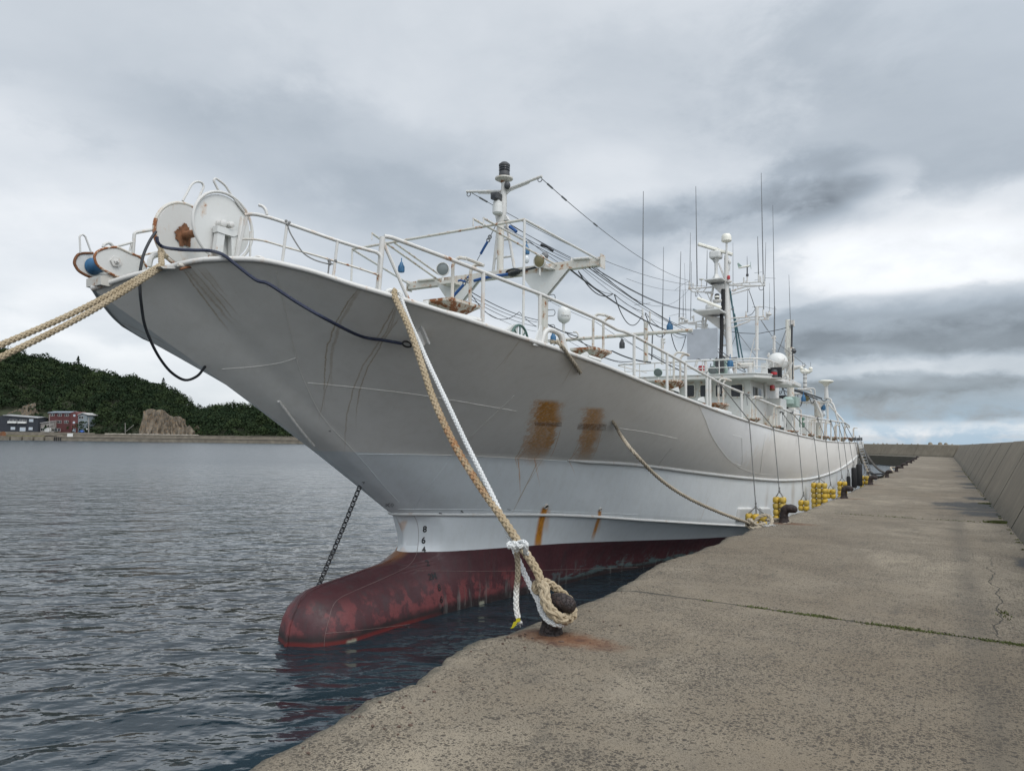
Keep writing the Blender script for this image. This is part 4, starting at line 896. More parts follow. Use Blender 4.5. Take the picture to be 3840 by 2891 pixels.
# --- awning frame over the foredeck
YT, YG = 10.5, 13.0
aw = MB()
t0, t1 = PY(*z3(1388, 548), YT), PY(1321, 935, YT); aw.tube([t0, t1], .026, 8); part(aw, 'awning_crossbar', 'white_rusty')
g0, g1 = PY(*z3(2085, 925), YG), PY(*z3(345, 1150), YG)
for q0, q1 in ((t0, PY(*z3(2085, 925), YG)), (t1, PY(*z3(345, 1150), YG))): part(MB().tube([q0, q1], .024, 8), 'awning_rail', 'white')
for (s0, e0, fr) in ((z3(920, 540), z3(1700, 975), z3(1035, 607)), (z3(-15, 690), z3(615, 1115), z3(120, 768)), (z3(185, 755), z3(600, 1050), z3(185, 755)), (z3(1025, 532), z3(1420, 760), z3(1110, 590))):
    B = PY(*fr, YT+.0); E_ = PY(*e0, YG); S_ = B+(B-E_)*(np.hypot(s0[0]-fr[0], s0[1]-fr[1])/max(1, np.hypot(fr[0]-e0[0], fr[1]-e0[1])))*.85
    part(MB().tube([S_, E_], .021, 8), 'awning_rail', 'white_rusty')
    if np.linalg.norm(S_-B) > .2: part(MB().tube([S_, S_-np.array([0, 0, .13])], .012, 6), 'rail_stub', 'white')
part(MB().tube([t0, A3([t0[0]-.0, t0[1], 4.05])], .0235, 8), 'awning_post'); part(MB().tube([t1, A3([t1[0], t1[1], 4.05])], .021, 8), 'awning_post')
# long side rail on the bulwark line
lr = pts(z3, G, [(100, 702), (165, 712), (700, 910), (1020, 1035), (1340, 1160), (1540, 1235), (2080, 1470), (2240, 1560)], .14)+pts(z4, G, [(1380, 765), (1500, 815), (1900, 1030), (2140, 1160)], .14)
lr += pts(z6, G, [(600, 480), (760, 565), (880, 632), (960, 670), (1075, 715)], .14)
part(MB().tube(fillet(lr, .05), .026, 10), 'side_rail')
for a, f_ in ((z3(1010, 1040), z3), (z3(1530, 1240), z3), (z4(1510, 820), z4), (z4(1900, 1035), z4), (z6(598, 470), z6), (z6(775, 585), z6), (z6(800, 600), z6), (z6(1062, 715), z6)):
    p = A3(G(*a, .14)); part(MB().tube([p, (p[0], p[1], float(zS(p[1]))-.03)], .027 if f_ is not z6 else .03, 8), 'side_rail_post')
p = A3(G(*z2(1462, 800), .12)); q = A3(G(*z2(1765, 1490), .10)); part(MB().tube([p, q], .022, 8), 'rail_brace')
# --- fore gantry
gb = MB(); gz = float(PY(*z3(1900, 960), YG)[2]); gx0, gx1 = float(g0[0])+.02, float(g1[0])-.02
gb.box(((gx0+gx1)/2, YG, gz-.0), (gx0-gx1, .16, .17)); gant = part(gb, 'gantry_beam', 'white_rusty', smooth=False, bevel=.006)
part(MB().prism([(gx0+.02, YG-.11, gz-.14), (gx0+.02, YG+.11, gz-.14), (gx0+.02, YG+.11, gz+.14), (gx0+.02, YG-.11, gz+.14)], (.02, 0, 0)), 'end_plate', 'white_rusty', gant, smooth=False)
part(MB().prism([(gx1-.04, YG-.10, gz-.12), (gx1-.04, YG+.10, gz-.12), (gx1-.04, YG+.10, gz+.12), (gx1-.04, YG-.10, gz+.12)], (.02, 0, 0)), 'end_plate', 'white_rusty', gant, smooth=False)
for u in (1562, 770):
    c = PY(*z3(u, 1300), YG); x = float(c[0])
    part(MB().box((x, YG, (gz+2.5)/2-.05), (.155, .155, gz-2.5)), 'gantry_post', 'white_rusty', smooth=False, bevel=.01)
    for s in (-1, 1): part(MB().prism([(x+s*.07, YG-.02, gz-.08), (x+s*(.62 if s > 0 else .5), YG-.02, gz-.08), (x+s*.09, YG-.02, gz-.62)], (0, .04, 0)), 'gusset', 'white', gant, smooth=False)
    part(MB().prism([(x-.5, YG-.09, gz-.085), (x+.62, YG-.09, gz-.085), (x+.10, YG-.09, gz-.60), (x-.10, YG-.09, gz-.60)], (0, .02, 0)), 'gusset', 'white_clean', gant, smooth=False)
for k in range(5):
    x = float(PY(*z3(1562, 1300), YG)[0]); z = gz-.55-k*.32; part(MB().tube(fillet([(x+.07, YG+.07, z), (x+.22, YG+.07, z), (x+.25, YG+.07, z-.07), (x+.22, YG+.07, z-.13), (x+.07, YG+.07, z-.13)], .03), .008, 6), 'step_rung', 'wire')
for u in (1820, 1870): c = PY(*z3(u, 900), YG); part(MB().tube([c, (c[0], YG, gz+.05)], .02, 6), 'beam_stub')
part(MB().tube([PY(*z3(1840, 912), YG-.1), PY(*z3(1990, 900), YG-.1)], .03, 8), 'beam_stub')
part(MB().tube([PY(*z3(410, 1110), YG-.1), PY(*z3(560, 1095), YG-.1)], .03, 8), 'beam_stub', 'white_rusty')
# --- foremast
fm = part(MB().tube([PY(*z3(1163, 1030), YG), PY(*z3(1172, 560), YG)], .075, 12), 'foremast', 'white_rusty')
part(MB().tube([PY(*z3(1165, 600), YG), PY(*z3(1190, 500), YG), PY(*z3(1195, 420), YG), PY(*z3(1202, 175), YG)], [.085, .08, .075, .06], 12), 'topmast', 'white', fm)
for L in ([(1125, 480), (1148, 600), (1100, 1035)], [(1215, 520), (1235, 640), (1298, 1010)]): T(z3, PY, L, YG+.3, r=.035, name='mast_leg', parent=fm, f=.02)
for a, b_ in (((1140, 620), (1240, 610)), ((1130, 740), (1250, 730)), ((1115, 905), (1275, 885))): T(z3, PY, [a, b_], YG+.3, r=.024, name='mast_rung', parent=fm)
part(MB().prism(pts(z3, PY, [(1130, 480), (1215, 505), (1240, 550), (1130, 560)], YG-.02), (0, .1, 0)), 'mast_bracket', 'white', fm, smooth=False)
c = PY(*z3(1200, 180), YG); part(MB().lathe(c, (0, 0, 1), [(.05, -.09), (.12, -.04), (.20, .0), (.20, .03), (.05, .035)], 24), 'lamp_table', 'white_rusty', fm)
c = PY(*z3(1203, 130), YG); lamp = part(MB().lathe(c, (0, 0, 1), [(.12, -.05), (.12, .02), (.115, .03), (.115, .16), (.125, .17), (.125, .21), (.07, .26), (.02, .27)], 20), 'masthead_lamp', 'dark', fm)
part(MB().lathe(c+np.array([0, 0, .05]), (0, 0, 1), [(.118, 0), (.127, .03), (.118, .05), (.127, .08), (.118, .10)], 20), 'lamp_lens', 'glass', lamp)
ca = pts(z3, PY, [(1178, 288), (858, 292)], YG); part(MB().tube(ca, .032, 8), 'mast_arm', 'white', fm)
part(MB().prism(pts(z3, PY, [(1175, 295), (960, 300), (965, 310), (1175, 320)], YG), (0, .02, 0)), 'arm_web', 'white', fm, smooth=False)
cb = pts(z3, PY, [(1208, 280), (1550, 150)], YG); part(MB().tube(cb, .032, 8), 'mast_arm', 'white', fm)
part(MB().prism(pts(z3, PY, [(1210, 285), (1330, 245), (1435, 205), (1420, 220), (1300, 268), (1250, 290), (1212, 330)], YG), (0, .02, 0)), 'arm_web', 'white', fm, smooth=False)
for a in ((877, 300), (1530, 165)): c = PY(*z3(*a), YG); part(MB().tube([c+np.array([.05*math.sin(t), 0, -.04-.05*math.cos(t)]) for t in np.linspace(0, 6.28, 13)], .010, 6, False), 'shackle', 'wire', fm)
c = PY(*z3(1135, 342), YG-.15); part(MB().box(c, (.17, .28, .15)), 'camera_housing', 'dark', fm, smooth=False, bevel=.02)
c = PY(*z3(1108, 345), YG-.31); part(MB().lathe(c, (0, -1, 0), [(.05, -.05), (.05, .03), (.04, .03)], 14), 'camera_lens', 'glass', fm)
c = PY(*z3(1142, 435), YG-.15); part(MB().lathe(c, (0, 0, 1), [(.09, -.16), (.115, -.13), (.115, .03), (.105, .04), (.105, .11), (.05, .13), (.04, .2)], 20), 'camera_turret', 'white_clean', fm)
c = PY(*z3(1230, 235), YG-.05); part(MB().ball(c, .07, 1, 1, 1.3), 'horn', 'dark', fm)
def wire(L, r=.006, name='stay_wire', m='wire', parent=None): return part(MB().tube(L, r, 5), name, m, parent)
def clamp(L, ts, r=.02, m='wire', name='turnbuckle'):
    P = np.array(L); n = len(P)
    for t0_, t1_ in ts: part(MB().tube(P[int(t0_*n):max(int(t0_*n)+2, int(t1_*n))], r, 6), name, m)
YM = 31.5
tipR = PY(*z3(1552, 178), YG); endR = PY(*z5(640, 1140), YM); q = sag(tipR, endR, .35, 60); wire(q, .009); clamp(q, ((.02, .06), (.08, .1), (.20, .24)), .022)
tipL = PY(*z3(905, 305), YG); endL = PY(*z5(830, 1200), YM+.3); q = sag(tipL, endL, .5, 60); wire(q, .009); clamp(q, ((.02, .05),), .022)
# tackle with blue slings under the awning
def chainpx(L, Y, r, m, nm): T(z3, PY, L, Y, r=r, name=nm, m=m, f=.01)
chainpx([(1120, 610), (1075, 700), (1055, 735)], YT+.4, .008, 'wire', 'tackle'); chainpx([(1050, 750), (1015, 810), (985, 865)], YT+.4, .024, 'bluerope', 'sling')
chainpx([(985, 865), (955, 920), (930, 970)], YT+.4, .007, 'wire', 'tackle'); chainpx([(930, 965), (905, 1010), (880, 1070), (865, 1080)], YT+.4, .022, 'bluerope', 'sling')
for a in ((1055, 738), (1070, 708), (870, 1090), (850, 1110), (835, 1135), (875, 1115)): c = PY(*z3(*a), YT+.4); part(MB().tube([c+np.array([.035*math.sin(t), 0, .035*math.cos(t)]) for t in np.linspace(0, 6.28, 11)], .012, 6, False), 'shackle', 'wire')
chainpx([(830, 1145), (790, 1190), (735, 1250)], YT+.4, .028, 'bluerope', 'sling'); chainpx([(780, 1112), (800, 1105), (850, 1120)], YT+.4, .02, 'bluerope', 'sling')
q = pts(z3, PY, [(925, 1110), (1000, 1090), (1080, 1072), (1160, 1062), (1240, 1050)], YG-.15); part(MB().tube(spline(q, 4), .035, 8), 'sling', 'bluerope')
q = pts(z3, PY, [(1240, 1050), (1290, 1030), (1400, 1010), (1500, 985), (1540, 990)], YG-.15); part(MB().tube(spline(q, 4), .025, 6), 'cable', 'cable')
chainpx([(1250, 612), (1290, 640), (1315, 660)], YG, .035, 'bluerope', 'sling')
for k in range(4): c = PY(*z3(1270, 1025), YG-.15); part(MB().tube([c+np.array([(.14+.02*k)*math.sin(t), .03*k, (.05+.012*k)*math.cos(t)]) for t in np.linspace(0, 6.28, 22)], .012, 6, False), 'cable_coil', 'cable')
# searchlights on the gantry
def searchlight(c, d, s, parent=None, m='wire', lens='glass'):
    d = A3(d); d /= np.linalg.norm(d); o = part(MB().lathe(c, d, [(.02, -.9*s), (.5*s, -.8*s), (.85*s, -.3*s), (1*s, 0), (1*s, .25*s), (.92*s, .25*s), (.9*s, .1*s), (.02, .1*s)], 22), 'searchlight', m, parent)
    part(MB().lathe(c+d*.12*s, d, [(.01, 0), (.88*s, 0), (.7*s, .08*s), (.01, .12*s)], 20), 'lens', lens, o)
    part(MB().tube([c+A3([0, 0, -1.1*s]), c+A3([0, 0, -2.1*s])], .16*s, 8), 'searchlight_stem', 'white', o); return o
M['grey_glass'] = simple('lamp_glass', (.16, .18, .18), .12, .1); M['amber_glass'] = simple('amber_lamp_glass', (.20, .17, .09), .15, .1)
c = PY(*z3(640, 1005), YG-.3); searchlight(c, (.35, -1, -.1), .155, None, 'white_clean', 'grey_glass')
part(MB().prism([c+A3(v) for v in ((-.1, -.1, -.28), (.35, -.1, -.30), (.35, -.1, -.36), (.0, -.1, -.36))], (0, .3, 0)), 'searchlight_bracket', 'white_rusty', smooth=False)
c = PY(*z3(1530, 930), YG-.25); searchlight(c, (-.1, -1, -.15), .145, None, 'white_clean', 'amber_glass')
c = PY(*z3(1575, 880), YG-.1); part(MB().ball(c, .08), 'lamp_cap', 'wire')
part(MB().prism(pts(z3, PY, [(1560, 940), (1640, 995), (1600, 1000), (1540, 985)], YG-.25), (0, .2, 0)), 'searchlight_bracket', 'white', smooth=False)
# --- cable runs from the gantry to the main mast
def cabrun(a, b_, Ya, Yb, s, r=.012, m='cable', name='cable', n=40): return wire(sag(PY(*a, Ya), PY(*b_, Yb), s*.8, n), r*.62, name, m)
run0 = sag(PY(*z4(760, 40), YG), PY(*z4(2130, 815), 25.5), .25, 60); part(MB().tube(run0, .018, 6), 'cable_bundle', 'cable')
for a, b_, s, r in (((925, 25), (2140, 760), .15, .010), ((975, 15), (2150, 742), .15, .016), ((1010, 10), (2210, 800), .15, .016), ((900, 30), (2000, 730), .25, .008), ((1040, 15), (2250, 520), .3, .014), ((1060, 5), (2160, 270), .9, .008)): cabrun(z4(*a), z4(*b_), YG, 26, s, r)
for a, b_, s, r in (((1120, 580), (1810, 960), .02, .012), ((1150, 590), (1840, 940), .02, .010), ((1250, 585), (2110, 1060), .05, .009), ((1260, 600), (1880, 930), .02, .012), ((1400, 720), (1710, 950), .02, .010)): cabrun(z3(*a), z3(*b_), YG, YG+.9, s, r)
for L in ([(1590, 795), (1620, 815), (1650, 835)], [(1540, 780), (1600, 800)]): T(z3, PY, L, YG+.4, r=.03, name='cable_bundle', m='cable', f=.02)
for a, b_, s, r in (((860, 1190), (1510, 1470), .12, .018), ((840, 1215), (1505, 1490), .14, .012), ((835, 1240), (1500, 1530), .14, .012), ((810, 1260), (1495, 1575), .16, .008), ((615, 1165), (830, 1230), .02, .008)): cabrun(z3(*a), z3(*b_), YG, YG+5.5, s, r)
for a, b_, s, r in (((480, 680), (860, 835), .05, .03), ((500, 700), (780, 790), .05, .02), ((840, 870), (1260, 1000), .1, .022), ((1250, 1000), (1710, 1135), .08, .035), ((860, 860), (1500, 1120), .3, .02), ((720, 870), (1500, 1170), .15, .010), ((480, 395), (1060, 660), .04, .010), ((1060, 660), (1660, 1020), .04, .012), ((1380, 840), (1670, 1020), .04, .012), ((1680, 1030), (2130, 1265), .03, .03), ((1730, 1040), (2100, 1200), .03, .012)): cabrun(z4(*a), z4(*b_), 19.5, 20.5, s, r)
def loop(mp, a, lo, b_, Y, r=.014, Y2=None):
    Y2 = Y2 or Y; A, L_m, B = PY(*mp(*a), Y), PY(*mp(*lo), (Y+Y2)/2), PY(*mp(*b_), Y2)
    d = B-A; L1 = np.linalg.norm(d[:2]); tt = np.linspace(0, 1, 26); tm = np.clip(((L_m-A)[:2]@d[:2])/(L1*L1), .2, .8); dep = (A[2]+(B-A)[2]*tm)-L_m[2]
    return wire([A+d*t-A3([0, 0, dep*(t*(1-t))/(tm*(1-tm))]) for t in tt], r*.65, 'hanging_cable', 'cable')
loop(z4, (850, 55), (1010, 330), (1260, 322), YG+.5, .02, 17); loop(z4, (850, 55), (960, 280), (1260, 322), YG+.5, .012, 17)
loop(z4, (1275, 330), (1430, 690), (1620, 545), 17, .02, 20); loop(z4, (1280, 330), (1420, 470), (1615, 530), 17, .014, 20); loop(z4, (1640, 550), (1790, 815), (1905, 765), 20, .02, 23); loop(z4, (1650, 550), (1760, 700), (1905, 755), 20, .014, 23)
loop(z4, (1945, 775), (2010, 1015), (2120, 830), 23, .022, 25); loop(z4, (1950, 780), (2040, 840), (2120, 825), 23, .014, 25)
loop(z3, (905, 1240), (1130, 1455), (1340, 1395), YG+.3, .014, YG+2); loop(z3, (1345, 1400), (1420, 1480), (1500, 1530), YG+2, .012, YG+3)
loop(z4, (700, 770), (760, 840), (850, 835), 19.5, .02); loop(z4, (640, 760), (740, 800), (830, 830), 19.5, .015)
loop(z3, (740, 1085), (730, 1180), (760, 1280), YT+1, .01)
# --- crossbar ahead of the wheelhouse with the small satellite dome
YB = 19.8
part(MB().tube([PY(*z4(500, 882), YB), PY(*z4(2200, 752), YB)], .055, 10), 'antenna_crossbar', 'white_rusty')
part(MB().tube([PY(*z4(1650, 1120), YB), PY(*z4(1650, 660), YB)], .07, 8), 'antenna_post', 'white_rusty')
T(z4, PY, [(1695, 530), (1700, 650), (1670, 680), (1630, 650), (1612, 600), (1610, 500)], YB, r=.028, name='antenna_bracket', f=.08)
dome = part(MB().lathe(PY(*z4(680, 655), YB), (0, 0, 1), [(.05, -.05), (.16, .02), (.205, .10), (.21, .18), (.21, .30), (.195, .38), (.15, .45), (.08, .49), (.01, .50)], 28), 'satellite_dome', 'white_clean')
part(MB().tube([PY(*z4(675, 775), YB), PY(*z4(675, 660), YB)], .045, 8), 'dome_stem', 'white', dome)
def lettering(s, p, h, d, parent, m='mark'):
    cu = bpy.data.curves.new('t', 'FONT'); cu.body = s; cu.size = h; cu.align_x = 'CENTER'; ob = bpy.data.objects.new('t', cu); C.objects.link(ob)
    dg = bpy.context.evaluated_depsgraph_get(); me = bpy.data.meshes.new_from_object(ob.evaluated_get(dg)); bpy.data.objects.remove(ob)
    n = A3(d); n /= np.linalg.norm(n); up = A3([0, 0, 1]); rt = np.cross(up, n)
    mb = MB().add([A3(p)+rt*v.co.x+up*v.co.y for v in me.vertices], [tuple(f.vertices) for f in me.polygons]); return part(mb, 'lettering', m, parent, smooth=False)
pd = PY(*z4(738, 600), YB); dn = A3([.55, -.83, 0]); pc = PY(*z4(680, 600), YB); lettering('Inmarsat', A3([pc[0], YB, pc[2]])+A3([.62, -.78, 0])*.213, .075, (.62, -.78, 0), dome)
T(z4, PY, [(790, 775), (830, 775), (850, 800), (850, 835)], YB, r=.03, name='pipe_bend', f=.05)
# windlass wheel behind the bulwark
yw = 9.6; pw = G(*z3(1330, 1660), .35); wc = A3(pw)
part(MB().prism([A3(G(*z3(*a), .45)) for a in ((1235, 1560), (1290, 1510), (1330, 1510), (1330, 1660), (1240, 1600))], (-.06, 0, 0)), 'winch_housing', 'white_clean', smooth=False)
cw = A3(G(*z3(1345, 1665), .45)); Rw = float(np.linalg.norm(A3(G(*z3(1345, 1518), .45))-cw)); wh = MB(); ring(wh, cw[0], cw[1], cw[2], Rw, .018)
for a in np.linspace(0, math.pi, 5): wh.tube([cw, cw+A3([0, Rw*math.cos(a), Rw*math.sin(a)])], .012, 6)
M['dkgreen2'] = simple('grey_green_paint', (.07, .13, .11), .5, .2); part(wh, 'winch_wheel', 'dkgreen2')
# --- fairlead hoops on the bulwark
def fair(mp, L, g1, g2, ins=.05, r=.038):
    q = pts(mp, G, L, ins); q[0] = down_to_gun(q[0]); q[-1] = down_to_gun(q[-1]); fl = part(MB().tube(fillet(q, .12), r, 10), 'fairlead', 'white')
    for k in (0, -1):
        b_ = q[k]; s = -1 if k == 0 else 1; part(MB().prism([b_+A3([0, s*.22, 0]), b_, b_+A3([0, s*-.01, .30]), b_+A3([0, s*.03, .30])], (.02, 0, 0)), 'gusset', 'white_clean', fl, smooth=False)
fair(z4, [(400, 905), (445, 790), (490, 745), (560, 760), (625, 800), (655, 860), (655, 950)], 0, 0)
def hornp(mp, L, ins, r=.03): part(MB().tube(spline(pts(mp, G, L, ins), 5), r, 8), 'rope_horn', 'white_clean')
hornp(z3, [(115, 1245), (125, 1215), (155, 1200), (185, 1210)], .05); hornp(z3, [(250, 1265), (250, 1235), (235, 1215), (208, 1218)], .05)
# hull eye plates and the hawser bracket
bq = HR(*z3(430, 1590)); 
if bq is not None: part(MB().box(bq+A3([.04, -.02, 0]), (.10, .34, .035), Matrix.Rotation(-.9, 3, 'X')), 'hull_bracket', 'white'); part(MB().box(bq+A3([.02, -.02, -.07]), (.05, .20, .14), Matrix.Rotation(-.9, 3, 'X')), 'hull_bracket', 'white')
# outlets with rust
for a in (z8(1655, 628), z8(1975, 645)):
    p, n = HN(*a); s = .05 if a[0] < 2100 else .032; part(MB().lathe(p, n, [(s, -.05), (s, .03), (s*.8, .03), (s*.75, -.01), (.005, -.01)], 16), 'scupper', 'white_rusty'); part(MB().lathe(p, n, [(s*.72, .0), (s*.7, .012), (.005, .012)], 14), 'scupper_mouth', 'mark')
# grating slots of the anchor pocket
for (a, b_, c_, d_) in (((1590, 130), (1745, 130), (1750, 155), (1600, 150)), ((1850, 140), (2012, 140), (2010, 182), (1850, 172))):
    g = MB(); n = 22
    for k in range(n):
        t = k/(n-1); p = HR(*z8(a[0]+(b_[0]-a[0])*t, a[1]), .004); q = HR(*z8(d_[0]+(c_[0]-d_[0])*t-6, d_[1]+(c_[1]-d_[1])*t), .004)
        if p is not None and q is not None: g.tube([p, q], .0032, 4)
    part(g, 'grating', 'tray')
# --- line trays along the rail
def tray(c, s=1., k=0):
    c = A3(c); mb = MB(); L, Wd = .33*s, .22*s
    mb.add([c+A3(v) for v in ((-Wd, -L, 0), (Wd, -L, 0), (Wd, L, 0), (-Wd, L, 0), (-Wd, -L, -.035), (Wd, -L, -.035), (Wd, L, -.035), (-Wd, L, -.035), (-.05, -.07, -.20), (.05, -.07, -.20), (.05, .07, -.20), (-.05, .07, -.20))],
           [(0, 1, 2, 3), (0, 4, 5, 1), (1, 5, 6, 2), (2, 6, 7, 3), (3, 7, 4, 0), (4, 8, 9, 5), (5, 9, 10, 6), (6, 10, 11, 7), (7, 11, 8, 4)])
    o = part(mb, 'line_tray', 'tray', smooth=False)
    part(MB().tube([c+A3([0, 0, -.15]), A3([c[0]-.05, c[1], max(min(c[2]-.2, float(zS(c[1]))-.10), c[2]-.75)])], .055*s, 8), 'tray_post', 'white_rusty', o)
    h = MB()
    for yy in (-.14*s, .26*s): h.tube(fillet([c+A3([.10, yy, -.02]), c+A3([.10, yy, .48*s]), c+A3([.16, yy+.03, .56*s]), c+A3([.28, yy+.05, .53*s])], .12), .023*s, 8)
    if True: h.tube([c+A3([.25, -.14*s+.04, .545*s]), c+A3([.25, .26*s+.04, .545*s])], .023*s, 8)
    part(h, 'tray_hoop', 'white_rusty', o)
for k, (mp, a, ins) in enumerate(((z3, (725, 1312), .42), (z4, (1000, 985), .42), (z6, (480, 618), .42), (z6, (850, 803), .40), (z6, (1130, 922), .38), (z6, (1310, 985), .38), (z6, (1465, 1026), .36), (z6, (1610, 1056), .36), (z6, (1735, 1072), .36), (z6, (1818, 1080), .36), (z6, (1900, 1083), .36), (z6, (1975, 1085), .36))):
    tray(G(*mp(*a), ins), 1. if k < 6 else .95, k)
def bracket(mp, L, ins): part(MB().prism(pts(mp, G, L, ins), (-.03, 0, 0)), 'roller_bracket', 'white_clean', smooth=False)
bracket(z3, [(440, 1340), (470, 1300), (505, 1290), (510, 1320), (490, 1350)], .15); bracket(z4, [(880, 1050), (955, 1010), (970, 1030), (970, 1075), (950, 1080)], .12)
bracket(z9, [(90, 880), (185, 838), (205, 920), (160, 905)], .12); bracket(z9, [(500, 1050), (520, 1010), (580, 990), (590, 1020), (600, 1085)], .12); bracket(z9, [(860, 1250), (880, 1200), (910, 1205), (920, 1270)], .12)
bracket(z9, [(1380, 1440), (1385, 1400), (1425, 1395), (1430, 1460)], .12); bracket(z9, [(1570, 1530), (1580, 1480), (1630, 1470), (1635, 1550)], .12); bracket(z9, [(1750, 1600), (1760, 1560), (1810, 1560), (1820, 1620)], .12)
for mp, a, b_ in ((z3, (520, 1375), (975, 1480)), (z4, (950, 1070), (1095, 1115)), (z9, (740, 1180), (990, 1250)), (z9, (1560, 1490), (1700, 1550))): T(mp, G, [a, b_], .14, r=.045, name='line_roller', m='white_clean')
# ------------------------------------------------------------------ wheelhouse and everything aft
YH = 26.5
xr = float(PY(*z9(1312, 700), YH)[0]); xl = 2*XC-xr; zt = float(PY(*z9(1312, 695), YH)[2])
wh_o = part(MB().box(((xl+xr)/2, YH+2.6, (zt+1.8)/2), (xr-xl, 5.2, zt-1.8)), 'wheelhouse', 'white', smooth=False, bevel=.03)
def window(mp, box, Y):
    a, b_, c, d = box; p0 = PY(*mp(a, d), Y); p1 = PY(*mp(c, b_), Y); cx, cz = (p0[0]+p1[0])/2, (p0[2]+p1[2])/2; w, h = abs(p1[0]-p0[0]), abs(p1[2]-p0[2])
    def rr(w, h, r, n=4):
        out = []
        for sx, sz, a0 in ((1, 1, 0), (-1, 1, 90), (-1, -1, 180), (1, -1, 270)):
            for k in range(n+1): t = math.radians(a0+90*k/n); out.append((cx+sx*(w/2-r)+r*math.cos(t), cz+sz*(h/2-r)+r*math.sin(t)))
        return out
    o_ = rr(w+.09, h+.09, .07); i_ = rr(w, h, .05); n = len(o_); mb = MB()
    mb.add([(x, Y-.035, z) for x, z in o_]+[(x, Y-.035, z) for x, z in i_]+[(x, Y+.01, z) for x, z in o_]+[(x, Y+.01, z) for x, z in i_], [(k, (k+1) % n, n+(k+1) % n, n+k) for k in range(n)]+[(k, 2*n+k, 2*n+(k+1) % n, (k+1) % n) for k in range(n)]+[(n+k, n+(k+1) % n, 3*n+(k+1) % n, 3*n+k) for k in range(n)])
    f = part(mb, 'window', 'white_rusty', wh_o, smooth=False); 
    g = MB().add([(x, Y-.006, z) for x, z in i_], [tuple(range(n))]); part(g, 'pane', 'glass', wh_o, smooth=False)
for bx in ((52, 820, 190, 1000), (308, 808, 432, 988), (528, 806, 690, 990), (768, 802, 900, 990), (1008, 800, 1185, 990)): window(z9, bx, YH-.03)
# side window
wy0, wy1 = float(PX(*z9(1348, 900), xr)[1]), float(PX(*z9(1470, 900), xr)[1]); wz0, wz1 = float(PX(*z9(1348, 1000), xr)[2]), float(PX(*z9(1348, 832), xr)[2])
part(MB().box((xr+.01, (wy0+wy1)/2, (wz0+wz1)/2), (.02, wy1-wy0, wz1-wz0)), 'pane', 'glass', wh_o, smooth=False)
part(MB().box((xr+.03, (wy0+wy1)/2, (wz0+wz1)/2), (.03, .05, wz1-wz0)), 'window_bar', 'white', wh_o, smooth=False)
# roof with its overhang
rx1 = float(PY(*z9(1490, 690), YH-.8)[0]); rx0 = 2*XC-rx1; zr0 = float(PY(*z9(1400, 690), YH-.8)[2]); zr1 = float(PY(*z9(1400, 625), YH-.8)[2])
ry = YH-.8; rp = [(rx0, ry+.5), (rx0+.6, ry), (rx1-.25, ry), (rx1+.12, ry+.5), (rx1+.45, ry+3.6), (rx1+.45, ry+5.2), (rx0-.3, ry+5.2)]
roof = part(MB().prism([(x, y, zr0) for x, y in rp], (0, 0, zr1-zr0)), 'wheelhouse_roof', 'white', smooth=False, bevel=.02)
part(MB().prism([(x+(0.03 if x > XC else -.03), y-.03, zr1) for x, y in rp[:4]]+[(rx1+.45, ry+3.6, zr1), (rx0, ry+3.6, zr1)], (0, 0, .03)), 'roof_edge', 'white_clean', roof, smooth=False)
part(MB().tube([PY(*z9(340, 712), YH-.4), PY(*z9(1215, 710), YH-.4)], .03, 8), 'roof_gutter', 'white_clean', roof)
# roof rails
def roofrail(v0, v1, r):
    zA = float(PY(*z9(1100, v0), ry+.1)[2]); L = [(rx0+.1, ry+3.5, zA), (rx0+.1, ry+.3, zA), (rx0+.5, ry+.1, zA), (rx1-.3, ry+.1, zA), (rx1, ry+.5, zA), (rx1+.2, ry+3.0, zA)]
    part(MB().tube(fillet(L, .2), r, 8), 'roof_rail', 'white'); return zA
zA = roofrail(402, 0, .030); roofrail(525, 0, .018)
for x in np.linspace(rx0+.5, rx1-.3, 9): part(MB().tube([(x, ry+.1, zr1), (x, ry+.1, zA)], .02, 6), 'rail_post', 'white')
for y in (ry+.6, ry+1.4, ry+2.2, ry+3.0): part(MB().tube([(rx1+.0+.07*(y-ry), y, zr1), (rx1+.0+.07*(y-ry), y, zA)], .02, 6), 'rail_post', 'white')
# roof gear
def at9(x, y, Y): return PY(*z9(x, y), Y)
def lampfix(c, s, m1, m2, nm='signal_lamp'): o = part(MB().lathe(c, (0, 0, 1), [(.8*s, -s), (.9*s, -.4*s), (.85*s, -.35*s)], 16), nm, m1); part(MB().lathe(c, (0, 0, 1), [(.75*s, -.4*s), (.8*s, .5*s), (.7*s, .9*s), (.1*s, 1.*s)], 16), 'lens', m2, o)
lampfix(at9(543, 565, ry+.3), .15, 'white_rusty', 'red'); lampfix(at9(1648, 850, 27.6), .11, 'rust', 'red')
searchlight(at9(722, 575, ry+.3), (.1, -1, -.5), .17, None, 'green', 'grey_glass')
searchlight(PY(*z6(372, 545), 23.4), (.1, -1, -.5), .15, None, 'green', 'grey_glass')
part(MB().box(at9(845, 560, ry+1.2), (.5, .3, .8)), 'control_box', 'green', smooth=False, bevel=.03); part(MB().box(at9(830, 500, ry+1.0), (.3, .2, .5)), 'control_box', 'dark', smooth=False)
part(MB().tube([at9(1040, 505, ry+.9), at9(1350, 500, ry+.9)], .11, 10), 'pipe', 'white_rusty'); part(MB().tube([at9(1060, 500, ry+.8), at9(1060, 615, ry+.8)], .08, 8), 'pipe', 'white'); part(MB().tube([at9(1300, 500, ry+.8), at9(1300, 615, ry+.8)], .09, 8), 'pipe', 'white')
